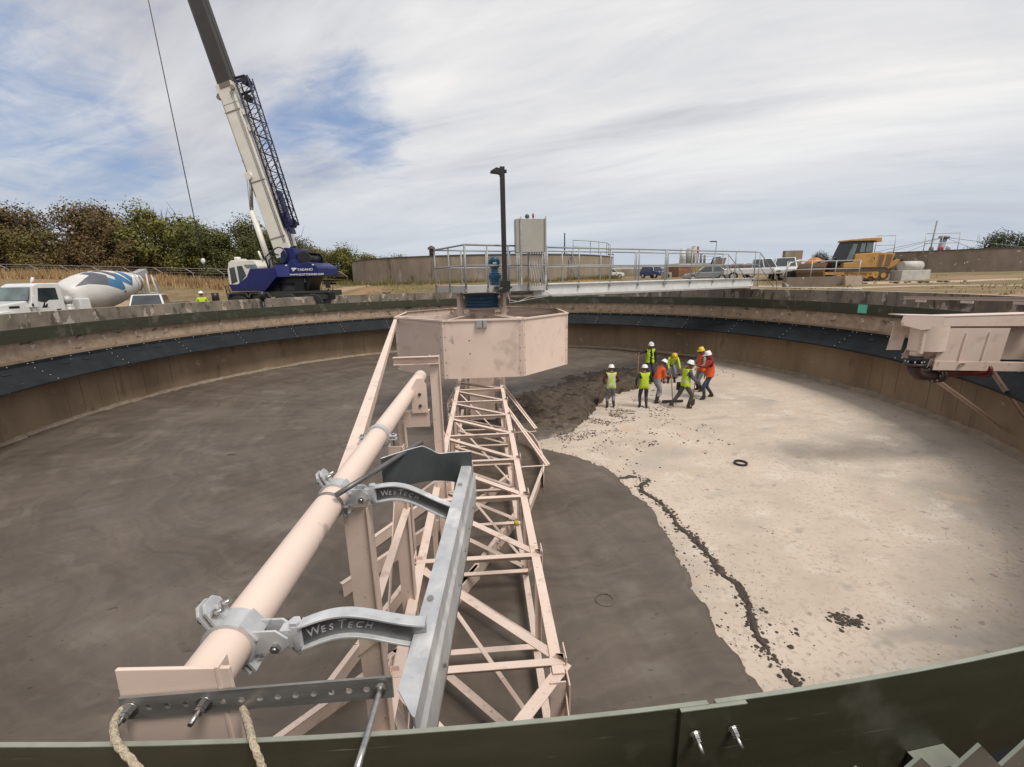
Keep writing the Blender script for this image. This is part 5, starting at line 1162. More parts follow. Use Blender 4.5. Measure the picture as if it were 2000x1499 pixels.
    m = MB(); m.box(J(10.3, 1.05, -.2), (.9, .1, .12), (sx, sy, d)); m.box(J(9.6, 1.05, -.2), (.9, .1, .10), (sx, sy, d)); m.cyl(J(10.1, 1.3, -.45), J(10.1, 1.3, .05), .2, n=12); m.tube([J(9.6, 1.42, -.2), J(10.2, 1.5, -.2), J(10.45, 1.3, -.2), J(10.5, .65, -.2)], .07, n=6); m.cyl(J(9.3, 1.05, -.3), J(9.3, 1.05, 0), .2, n=12); m.build('jib_head', plain('black jib head', (.012, .012, .02), .5), g)
    m = MB(); m.box(J(8.6, .62, -.3), (.18, .3, .3), (sx, sy, d)); m.box(J(7.7, .64, -.3), (.2, .3, .35), (sx, sy, d)); m.build('jib_bracket', M['cwhite'], g)
    m = MB(); m.tube([J(.6, .62, -.3), J(1.9, .70, -.3)], .03, n=5); m.tube([J(.6, .72, -.3), J(1.9, .80, -.3)], .03, n=5); m.box(J(.55, .70, -.3), (.45, .3, .2), (sx, sy, d)); m.build('boom_winch_block', M['black'], g)
    # hoist line with its hook block
    hk = V((-18.55, 15.5, 2.55))
    h = thing('hook_block', 'thin crane hoist line with a small white hook block in front of the trees', 'hook block', tuple(hk)); m = MB(); m.tube([pt(29.0, -.3, 0), hk + V((0, 0, .5))], .028, n=5); m.build('hoist_line', plain('steel hoist rope', (.12, .12, .13), .6), h)
    m = MB(); m.ball(hk + V((0, 0, .30)), .17, sc=(.8, .6, 1.1)); m.build('block', M['white'], h)
    m = MB(); m.tube([hk + V((0, 0, .1)), hk + V((0, 0, -.05)), hk + V((.14, 0, -.18)), hk + V((.02, 0, -.32)), hk + V((-.12, 0, -.2))], .045, n=6); m.build('hook', M['black'], h)
build_crane()
# ============================================================ CEMENT MIXER TRUCK (front towards us)
def build_mixer():
    g = thing('mixer_truck', 'white cement mixer truck with blue and grey zigzag mark on the drum', 'mixer truck', (-24.15, 11.25, -1.35), R(-102), local=True)
    W_ = mat('truck white paint', (.70, .70, .69), (.60, .60, .59), 1.2, .3, coat=.3)
    # X forward, Y left (near side = +Y is at 0), Z up; cab rear near corner = (0, 0)
    def bx(n, x0, x1, y0, y1, z0, z1, mt=W_, bev=.03): m = MB(); m.bb(x0, x1, y0, y1, z0, z1); return m.build(n, mt, g, bevel=bev)
    m = MB(); m.poly([(0, .75), (1.45, .75), (1.5, 1.62), (1.62, 1.62), (1.38, 2.78), (1.1, 2.92), (.12, 2.92), (0, 2.75)], (0, 0, 0), (1, 0, 0), (0, 0, 1), (0, -2.1, 0)); m.build('cab', W_, g, bevel=.06)
    m = MB(); m.poly([(1.45, .75), (3.3, .75), (3.42, 1.25), (3.3, 1.75), (1.6, 2.0), (1.5, 1.9)], (0, -.25, 0), (1, 0, 0), (0, 0, 1), (0, -1.6, 0)); m.build('hood', W_, g, bevel=.09)
    m = MB(); m.poly([(1.62, 2.0), (1.66, 2.02), (1.44, 2.72), (1.40, 2.70)], (0, -.12, 0), (1, 0, 0), (0, 0, 1), (0, -1.86, 0)); m.build('windscreen', M['glass_lt'], g)
    m = MB(); m.poly([(1.28, 1.95), (1.14, 2.66), (.30, 2.66), (.28, 2.0), (.75, 2.0), (.95, 1.86)], (0, .004, 0), (1, 0, 0), (0, 0, 1), (0, .008, 0)); m.build('window', M['glass'], g)
    m = MB(); m.poly([(.16, .8), (1.42, .8), (1.44, 1.7), (1.15, 2.74), (.16, 2.74)], (0, 0.001, 0), (1, 0, 0), (0, 0, 1), (0, .004, 0)); o = m.build('door', W_, g); bx2 = MB(); bx2.bb(.28, .5, .012, .03, 1.42, 1.48); bx2.build('handle', M['black'], o)
    m = MB(); m.poly([(0, 0), (.10, .02), (.22, .28), (.28, .28), (.24, .1), (.34, .22), (.40, .22), (.34, .02), (.42, .02), (.42, 0)], (1.25, .0075, 1.58), (-1, 0, 0), (0, 0, 1), (0, .002, 0)); m.build('emblem', M['black'], g)
    m = MB(); m.bb(2.0, 2.45, -.26, -.24, 1.62, 1.74); m.build('hood_vent', M['black'], g)
    m = MB(); m.bb(1.45, 1.62, .02, .10, 1.72, 1.84); m.build('mirror_arm', M['black'], g)
    for y0, y1 in ((.12, .34), (-2.5, -2.28)): 
        m = MB(); m.bb(1.52, 1.60, y0, y1, 1.65, 2.25); m.build('mirror', W_, g, bevel=.02)
    for yc in (-.25, -1.95):
        m = MB(); m.poly([(.75 * math.cos(a), .75 * math.sin(a)) for a in np.linspace(.0, 3.14, 14)] + [(.6 * math.cos(a), .6 * math.sin(a)) for a in np.linspace(3.14, 0, 14)], (2.75, yc + .24, .75), (1, 0, 0), (0, 0, 1), (0, -.5, 0)); m.build('mudguard', W_, g, bevel=.03)
        for x in (2.75, -3.6, -4.9):
            w_ = MB(); w_.rev([(.3, -.16), (.5, -.16), (.53, -.1), (.53, .1), (.5, .16), (.3, .16)], c=(x, yc, .53), axis=(V((1, 0, 0)), V((0, 0, 1)), V((0, -1, 0))), n=24, smooth=False); o = w_.build('wheel', M['tyre'], g); w_ = MB(); w_.cyl((x, yc - .1, .53), (x, yc + .12, .53), .3, n=20); w_.build('rim', M['alu'], o)
    bx('frame', -6.2, 3.2, -1.5, -.6, .75, 1.0, M['black'], 0)
    m = MB(); m.cyl((-.05, -.35, .9), (-.05, -.35, 2.65), .09, n=12); m.build('exhaust', M['steel'], g)
    m = MB(); m.ball((-.35, -.25, 1.95), .24); m.cyl((-.4, -.3, 1.1), (-.4, -.3, 1.55), .25, n=16); m.ball((-.4, -.3, 1.55), .25); m.build('water_tank', M['alu'], g)
    m = MB(); m.bb(-1.35, -.75, -.55, .05, .9, 2.0); m.build('side_tank', W_, g, bevel=.05); m = MB(); m.bb(-1.2, -.3, -1.6, -.5, .9, 2.1); m.build('pedestal', plain('beige pedestal', (.5, .47, .42), .5), g, bevel=.05)
    for x in (.4, .9): 
        m = MB(); m.ball((x, -.5, 2.98), .07, sc=(1.2, .8, .8)); m.build('roof_light', plain('amber lens', (.5, .15, .03), .4) if 'amber lens' not in bpy.data.materials else bpy.data.materials['amber lens'], g)
    m = MB(); m.tube([(.7, -.9, 2.9), (.68, -.9, 3.05), (.62, -.86, 3.25)], .07, n=8); m.build('horn', W_, g)
    # drum: axis climbs to the rear
    p0, p1 = V((-.75, -1.05, 2.02)), V((-5.6, -1.05, 3.02)); D = (p1 - p0).normalized(); S = D.cross(V((0, 0, 1))).normalized(); U = S.cross(D).normalized(); LD = (p1 - p0).length
    prof = [(0, 0), (.62, 0), (.80, .10), (1.0, .5), (1.14, 1.1), (1.2, 1.7), (1.19, 2.3), (1.10, 2.95), (.94, 3.6), (.74, 4.25), (.58, 4.7), (.50, LD)]
    def DR(zv):
        for (r0, z0), (r1, z1) in zip(prof[:-1], prof[1:]):
            if z0 <= zv <= z1 and z1 > z0: return r0 + (r1 - r0) * (zv - z0) / (z1 - z0)
        return .5
    dm = mat('mixer drum white', (.62, .60, .57), (.50, .48, .45), .8, .45, layers=[((.45, .42, .38), 2.5, .64, .1, (1, 1, 1))])
    m = MB(); sm = [(0, 0), (.62, 0)] + [(DR(z), z) for z in np.linspace(.06, LD, 40)]; m.rev(sm, c=p0, axis=(S, U, D), n=56); m.build('drum', dm, g)
    m = MB(); m.rev([(.60, 4.55), (.66, 4.55), (.66, 4.68), (.56, 4.68)], c=p0, axis=(S, U, D), n=40); m.rev([(.73, 4.2), (.755, 4.2), (.745, 4.26)], c=p0, axis=(S, U, D), n=40); m.build('drum_ring', M['steel'], g)
    # zigzag mark wrapped on the drum skin (angle, length) cells
    def patch(poly, mt, nm='zigzag_mark'):
        # poly in (length s, angle degrees from the near side up); triangulate by fine strips
        m = MB(); s0 = min(p[0] for p in poly); s1 = max(p[0] for p in poly); n = 26; 
        def span(s):
            ys = []
            for (a, b) in zip(poly, poly[1:] + poly[:1]):
                if (a[0] <= s < b[0]) or (b[0] <= s < a[0]): ys.append(a[1] + (b[1] - a[1]) * (s - a[0]) / (b[0] - a[0]))
            return (min(ys), max(ys)) if len(ys) >= 2 else None
        rows = []
        for i in range(n + 1):
            s = s0 + (s1 - s0) * min(max(i / n, .0005), .9995); sp_ = span(s)
            if sp_ is None: continue
            rows.append([p0 + D * s + (NSD * math.cos(R(a)) + U * math.sin(R(a))) * (DR(s) + .012) for a in np.linspace(sp_[0], sp_[1], 8)])
        vs = [x for r_ in rows for x in r_]
        m.add(vs, [(8 * i + k, 8 * i + k + 1, 8 * i + 9 + k, 8 * i + 8 + k) for i in range(len(rows) - 1) for k in range(7)], True); m.build(nm, mt, g)
    NSD = V((0, 1, 0))
    DG = plain('charcoal vinyl', (.09, .095, .11), .5); BL = mat('blue vinyl', (.045, .16, .29), (.03, .11, .22), 3, .5)
    patch([(.35, 40), (1.55, 62), (2.15, 28), (1.95, 16), (1.0, 34)], DG); patch([(1.35, 84), (1.75, 84), (2.35, 48), (2.15, 28), (1.55, 62)], DG); patch([(1.9, 80), (2.5, 84), (3.0, 50), (2.75, 38), (2.35, 66)], DG)
    patch([(1.95, 16), (2.15, 46), (2.60, 28), (2.95, -4), (2.75, -8)], BL); patch([(2.60, 28), (2.75, 40), (2.95, 20), (2.95, -4)], BL); patch([(2.75, 40), (3.05, 58), (3.7, 4), (3.62, -4), (2.95, 20)], BL); patch([(3.3, 78), (3.75, 64), (4.0, 30), (3.7, 4), (3.45, 40)], BL)
    patch([(2.78, -12), (2.98, -11), (2.90, -20)], DG)
    # charge hopper and rear chute frame
    m = MB(); m.poly([(-5.0, 3.42), (-5.9, 3.75), (-6.15, 3.85), (-6.2, 3.55), (-5.9, 3.25)], (0, -.75, 0), (1, 0, 0), (0, 0, 1), (0, -.6, 0)); m.build('hopper', plain('hopper grey', (.33, .32, .31), .6), g)
    m = MB()
    for y in (-.45, -1.65):
        m.tube([(-5.7, y, 1.0), (-5.75, y, 3.5)], .06, n=6); m.tube([(-6.5, y, 1.1), (-6.1, y, 3.4)], .05, n=6); m.tube([(-5.7, y, 2.2), (-6.6, y, 2.1)], .05, n=6); m.tube([(-6.8, y, 1.2), (-6.4, y, 3.0), (-6.1, y, 3.3)], .04, n=6)
        for k in range(5): m.tube([(-6.65 + .07 * k, y, 1.3 + .35 * k), (-6.3 + .05 * k, y, 1.3 + .35 * k)], .03, n=5)
    m.bb(-6.9, -5.8, -1.7, -.2, 1.98, 2.08); m.build('rear_frame', M['alu'], g)
    m = MB(); m.bb(-5.75, -5.55, -.5, .0, 1.3, 1.8); m.build('rear_light_panel', plain('red orange panel', (.5, .07, .03), .5), g)
    m = MB(); m.rev([(.28, 0), (.30, 0), (.30, 1.7), (.28, 1.7)], c=(-7.0, -.6, 1.55), axis=(V((0, 1, 0)), V((0, 0, -1)), V((-1, 0, -.05))), a0=R(0), a1=R(180), n=12); m.build('chute', M['panel'], g)
build_mixer()
# ============================================================ CARS
CARM = {}
def paint(nm, c): 
    if nm not in CARM: CARM[nm] = mat(nm, c, tuple(x * .85 for x in c), 1.5, .25, coat=.4)
    return CARM[nm]
def vehicle(name, label, loc, rz, kind, pm, L=4.6, W_=1.85, H=1.5, group=None, cat='car'):
    """side profile lofted with rounded shoulders; X forward"""
    g = thing(name, label, cat, loc, rz, group, local=True); hw = W_ / 2
    if kind == 'sedan': low = [(-L / 2, .35), (-L / 2 - .02, .85), (-L / 2 + .3, .98), (L / 2 - 1.4, .95), (L / 2 - .3, .80), (L / 2, .6), (L / 2, .3)]; top = [(-L / 2 + .35, .96), (-L / 2 + 1.05, H), (.25, H + .02), (L / 2 - 1.35, .94)]
    elif kind == 'suv': low = [(-L / 2, .4), (-L / 2, 1.05), (L / 2 - 1.35, 1.08), (L / 2 - .1, .95), (L / 2, .7), (L / 2, .4)]; top = [(-L / 2 + .08, 1.05), (-L / 2 + .35, H), (.45, H + .02), (L / 2 - 1.3, 1.06)]
    else: low = [(-L / 2, .55), (-L / 2, 1.10), (-.3, 1.10), (L / 2 - 1.4, 1.12), (L / 2 - .1, 1.02), (L / 2, .8), (L / 2, .5)]; top = [(-.55, 1.08), (-.45, H), (.95, H + .02), (L / 2 - 1.35, 1.10)]
    m = MB(); m.poly(low, (0, hw, 0), (1, 0, 0), (0, 0, 1), (0, -W_, 0)); m.build('body', pm, g, bevel=.09)
    m = MB(); n = len(top); vs = [(x, (hw - .06) * s_, z) if z < H - .1 else (x, (hw - .24) * s_, z) for s_ in (1, -1) for x, z in top]
    m.add(vs, [tuple(range(n)), tuple(reversed(range(n, 2 * n)))] + [(i, n + i, n + (i + 1) % n, (i + 1) % n) for i in range(n)]); m.build('cabin', pm, g, bevel=.05)
    # windows: inset quads on each side, front and back
    def q(a, b, f): return tuple(a[i] + (b[i] - a[i]) * f for i in range(3))
    T = vs[:n]; Bt = vs[n:]
    def pane(c4, nrm, nm):
        m = MB(); ctr = [sum(p[i] for p in c4) / 4 for i in range(3)]; pts = [tuple(p[i] + (ctr[i] - p[i]) * .12 + nrm[i] * .016 for i in range(3)) for p in c4]; pts2 = [tuple(p[i] - nrm[i] * .006 for i in range(3)) for p in pts]
        m.add(pts + pts2, [(0, 1, 2, 3), (7, 6, 5, 4), (0, 4, 5, 1), (1, 5, 6, 2), (2, 6, 7, 3), (3, 7, 4, 0)]); m.build(nm, M['glass'], g)
    for s_, A in ((1, T), (-1, Bt)):
        mx0 = q(A[0], A[3], .5); mx1 = q(A[1], A[2], .5)
        pane([A[0], mx0, mx1, A[1]], (0, s_ * .95, .3), 'window'); pane([mx0, A[3], A[2], mx1], (0, s_ * .95, .3), 'window')
    pane([T[3], Bt[3], Bt[2], T[2]], (.7, 0, .7), 'windscreen'); pane([T[0], Bt[0], Bt[1], T[1]], (-.8, 0, .6), 'rear_window')
    wr = .34 if kind == 'sedan' else .40
    for x in (-L / 2 + .85, L / 2 - .9):
        for s_ in (-1, 1):
            w_ = MB(); w_.rev([(wr * .6, -.11), (wr * .95, -.11), (wr, -.07), (wr, .07), (wr * .95, .11), (wr * .6, .11)], c=(x, s_ * (hw - .08), wr), axis=(V((1, 0, 0)), V((0, 0, 1)), V((0, -1, 0))), n=20, smooth=False); o = w_.build('wheel', M['tyre'], g)
            w_ = MB(); w_.cyl((x, s_ * (hw - .16), wr), (x, s_ * (hw + .025), wr), wr * .6, n=16); w_.build('rim', M['alu'], o)
    for s_ in (-1, 1):
        m = MB(); m.bb(L / 2 - .12, L / 2 + .02, s_ * (hw - .4) - .16, s_ * (hw - .4) + .16, .66, .80); m.build('headlight', M['glass_lt'], g)
        m = MB(); m.bb(-L / 2 - .03, -L / 2 + .05, s_ * (hw - .18) - .12, s_ * (hw - .18) + .12, .75, .95); m.build('tail_light', M['redlens'], g)
        m = MB(); m.box((L / 2 - 1.45, s_ * (hw + .08), 1.08), (.12, .2, .14)); m.build('mirror', pm, g)
    if kind == 'pickup': m = MB(); m.bb(-L / 2 + .12, -.62, -hw + .14, hw - .14, 1.09, 1.112); m.build('bed', M['black'], g)
    return g
vehicle('parked_suv', 'white estate car behind the rim right of the mixer, only roof and glass showing', (-21.2, 13.6, -1.12), R(-62), 'suv', paint('car white', (.72, .72, .71)), 4.9, 1.95, 1.88, cat='suv')
vehicle('pickup_truck', 'white crew cab pickup parked between the footbridge stairs and the dozer', (25.8, 24.0, gh(25.8, 24) + .05), R(-30), 'pickup', paint('car white', (.72, .72, .71)), 5.7, 2.0, 1.9, cat='pickup')
vehicle('pickup_truck', 'white pickup facing us with a dark grille beside the orange drum', (28.3, 24.0, gh(28.3, 24.0) + .05), R(-120), 'pickup', paint('car white', (.72, .72, .71)), 5.5, 2.0, 1.9, cat='pickup')
vehicle('parked_car', 'silver grey hatchback parked behind the bridge railing', (23.6, 29.3, gh(23.6, 29.3) - .1), R(160), 'sedan', paint('car silver', (.24, .26, .27)), 4.5, 1.85, 1.5)
vehicle('parked_car', 'dark red car behind the far end of the footbridge', (29, 33.0, gh(29, 33.0)), R(165), 'suv', paint('car red', (.30, .015, .015)), 4.5, 1.9, 1.6)
vehicle('parked_car', 'tiny white car far off, leftmost seen through the bridge railing', (23, 62, gh(23, 62)), R(0), 'suv', paint('car white', (.72, .72, .71)), 4.6, 1.9, 1.7)
vehicle('parked_car', 'small white and blue van far off behind the bridge railing', (26.2, 50, gh(26.2, 50)), R(-70), 'suv', paint('car blue', (.02, .035, .16)), 4.4, 1.9, 1.75, cat='van')
# ============================================================ FAR ROUND TANKS
M['oldconc'] = mat('weathered tank concrete', (.30, .245, .185), (.205, .16, .118), .9, .9, stretch=(1, 1, .3), bump=.004, bscale=10, layers=[((.33, .285, .24), 1.3, .58, .08, (1, 1, .4)), ((.085, .072, .058), 1.1, .63, .08, (1, 1, .2)), ((.40, .36, .32), 3.6, .70, .04, (1, 1, .8))])
M['oldconc2'] = mat('weathered retaining concrete', (.235, .185, .145), (.155, .12, .09), .8, .9, stretch=(1, 1, .4), bump=.004, bscale=10, layers=[((.12, .095, .07), 1.0, .62, .08, (1, 1, .3)), ((.55, .50, .45), 2.2, .66, .03, (1, 1, 1.4))])
def far_tank(name, label, cx, cy, r, zb, zt, mt, a0=180, a1=360):
    g = thing(name, label, 'round tank', (cx, cy, zb)); m = MB(); m.rev([(r - .4, zt - 1.5), (r - .4, zb), (r, zb), (r, zt - .1)] if a0 != 180 else [(r, zb), (r, zt)], c=(cx, cy, 0), a0=R(a0) if a0 != 180 else 0, a1=R(a1) if a0 != 180 else 2 * math.pi, n=120, smooth=a0 == 180); m.build('tank_wall', mt, g)
    m = MB(); m.rev([(r + .03, zt - .12), (r + .03, zt), (r - .43, zt), (r - .43, zt - 1.5)], c=(cx, cy, 0), a0=R(a0) if a0 != 180 else 0, a1=R(a1) if a0 != 180 else 2 * math.pi, n=120, smooth=False); m.build('rim', mat('dark tank rim', (.10, .088, .072), (.06, .052, .045), 2, .9) if 'dark tank rim' not in bpy.data.materials else bpy.data.materials['dark tank rim'], g)
    return g
far_tank('round_tank', 'weathered brown round concrete tank straight behind the platform', 0.5, 39.4, 15.4, .2, 3.45, M['oldconc'])
far_tank('round_tank', 'long curved concrete tank wall at the right behind the dozer', 64, 44, 18, .2, 3.4, M['oldconc2'], 203, 330)
def railing(name, label, pts, h=1.1, n=None, mt=None, cat='railing', r=.03, rails=(1, .5)):
    g = thing(name, label, cat, pts[0]); mt = mt or M['alu']
    for f in rails: m = MB(); m.tube([V(p) + V((0, 0, h * f)) for p in pts], r, n=6); m.build('rail', mt, g)
    for a, b in zip(pts[:-1], pts[1:]):
        k = max(1, int((V(b) - V(a)).length / 1.3))
        for i in range(k + 1):
            c = V(a).lerp(V(b), i / k); m = MB(); m.tube([c, c + V((0, 0, h))], r, n=6); m.build('post', mt, g)
    return g
dk = plain('far grey railing', (.22, .22, .22), .6)
railing('tank_railing', 'thin grey railing on top of the far tank, right of the cabinet', [(9.0, 27.2, 3.55), (11, 28.4, 3.55), (13.4, 31, 3.55), (14.8, 34.5, 3.55)], 1.2, mt=dk)
m = MB(); m.cyl((-6.2, 27, 3.5), (-6.2, 27, 4.1), .22, n=12); m.rev([(.38, 4.1), (.30, 4.3), (.0, 4.45)], c=(-6.2, 27, 0), n=12)
m.v = [(a + 1.7, b - .4, c) for a, b, c in m.v]; one('vent_pipe', m, plain('dark rusty vent', (.09, .05, .04), .7), 'small dark capped vent pipe on the far tank left of the blue motor', 'vent')
m = MB(); m.tube([(8.1, 26.8, 3.5), (8.1, 26.8, 5.4)], .06, n=6); one('antenna', m, M['black'], 'thin black mast standing up above the far tank right of the cabinet', 'mast')
# ladder leaning on the far tank
g = thing('ladder', 'dark steel ladder leaning on the far tank wall behind the bridge', 'ladder', (9.2, 25.6, .9))
for dx in (0, .5): m = MB(); m.tube([(9.0 + dx, 25.3, .8), (8.2 + dx, 26.4, 3.6)], .05, n=6); m.build('stile', dk, g)
for i in range(9): m = MB(); f = (i + .5) / 9; m.tube([(9.0 - .8 * f, 25.3 + 1.1 * f, .8 + 2.8 * f), (9.5 - .8 * f, 25.3 + 1.1 * f, .8 + 2.8 * f)], .03, n=5); m.build('rung', dk, g)
# ============================================================ RIGHT BACKGROUND
def far_pt(az_x, az_y, t): return (az_x * t, -16.07 + (az_y + 16.07) * t)
# brick plant building with silos on its roof
g = thing('pump_building', 'low brown brick building behind the parked grey hatchback', 'building', (34, 55, 1)); zg = gh(34, 55)
m = MB(); m.bb(31.4, 37.2, 53, 58, zg - .5, 2.9); m.build('wall', mat('brown brick', (.26, .13, .085), (.19, .095, .065), 3, .9, layers=[((.34, .2, .1), .6, .55, .1, (1, 1, 1))]), g)
m = MB(); m.bb(31.2, 37.4, 52.8, 58.2, 2.9, 3.1); m.build('roof', plain('pale roof edge', (.4, .36, .3), .8), g)
m = MB(); m.bb(36.0, 36.8, 52.94, 52.99, 1.9, 2.6); m.build('window', M['glass'], g)
m = MB(); m.bb(33.6, 34.8, 52.94, 52.99, .6, 2.5); m.build('door', plain('ochre door', (.33, .20, .06), .6), g)
for i, (x, rr_, h, lab, c_) in enumerate([(32.3, .42, 2.2, 'pale silo on the brick building, leftmost of three', (.6, .6, .58)), (33.3, .40, 2.15, 'grey silo on the brick building, second from the left', (.36, .35, .32)), (34.1, .36, 2.5, 'tan silo on the brick building, tallest beside the red stack', (.42, .36, .28))]):
    s_ = thing('silo', lab, 'silo', (x, 54, 3.1), group='silos on the brick building'); mm = plain('silo paint %d' % i if False else ['pale silo', 'grey silo', 'tan silo'][i], c_, .6)
    m = MB(); m.cyl((x, 54, 3.1), (x, 54, 3.1 + h), rr_, n=18); m.build('shell', mm, s_); m = MB(); m.cyl((x, 54, 3.1 + h), (x, 54, 3.3 + h), rr_, .1, n=18); m.build('cone_roof', mm, s_)
m = MB(); m.cyl((34.8, 54, 3.1), (34.8, 54, 5.7), .16, n=10); one('red_stack', m, plain('dark red stack', (.25, .02, .02), .5), 'dark red vertical stack beside the silos', 'stack')
railing('roof_railing', 'thin railing along the roof of the brick building', [(31.5, 53.1, 3.1), (37, 53.1, 3.1)], 1.0, mt=dk, r=.025)
for (x, h, lab) in ((35.4, 1.3, 'small grey vessel on the brick building next to the red stack'), (36.0, 1.1, 'small dark vessel on the right end of the brick building roof')):
    m = MB(); m.cyl((x, 54, 3.1), (x, 54, 3.1 + h), .18, n=10); m.ball((x, 54, 3.1 + h), .18); one('vessel', m, dk, lab, 'vessel')
def pole_lamp(x, y, h, label, s=-1):
    z = gh(x, y); g = thing('yard_lamp', label, 'yard lamp', (x, y, z)); m = MB(); m.tube([(x, y, z), (x, y, z + h)], .07, n=6); m.build('pole', dk, g); m = MB(); m.box((x + s * .6, y, z + h), (1.1, .4, .16)); m.build('lamp_head', M['blackmetal'], g)
pole_lamp(26.5, 72, 4.6, 'yard lamp with flat head left of the brick building')
pole_lamp(41.0, 60, 5.9, 'thin lamp pole right of the silos')
# distant low sheds and bund
m = MB(); m.bb(20, 60, 96, 99, gh(40, 97) - 1, gh(40, 97) + 1.9); one('far_bund', m, M['oldconc'], 'long low brown wall far behind the bridge', 'wall')
m = MB(); m.bb(26, 90, 150, 156, gh(50, 150) - 1, gh(50, 150) + 3.2); one('far_shed', m, plain('pale far shed', (.55, .55, .54), .8), 'very distant pale shed on the horizon', 'shed')
# utility vehicle and clutter right of the building
g = thing('dump_trailer', 'grey brown machine with raised frame parked behind the footbridge end', 'machine', (29.5, 38, gh(29.5, 38))); z = gh(29.5, 38)
m = MB(); m.bb(28.6, 30.6, 37.5, 39, z + .7, z + 1.5); m.poly([(0, 0), (.8, .9), (1.5, .9), (1.3, 0)], (28.8, 37.5, z + 1.5), (1, 0, 0), (0, 0, 1), (0, 1.3, 0)); m.build('body', plain('khaki machine', (.17, .15, .11), .7), g)
for x in (28.9, 30.3): m = MB(); m.cyl((x, 37.4, z + .45), (x, 37.7, z + .45), .45, n=16); m.build('wheel', M['tyre'], g)
m = MB(); m.tube([(28.4, 37.6, z + 1.5), (28.7, 37.6, z + 2.4), (29.6, 37.6, z + 2.5)], .08, n=6); m.build('arm', M['black'], g)
g = thing('culvert_block', 'pale concrete block with a dark round opening in front of the brick building', 'culvert', (25.2, 40, gh(25, 40))); z = gh(25, 40); m = MB(); m.bb(23.6, 24.6, 40, 41, z, z + .8); m.build('block', M['conc_cap'], g); m = MB(); m.cyl((24.1, 39.98, z + .36), (24.1, 40.2, z + .36), .25, n=16); m.build('opening', M['black'], g)
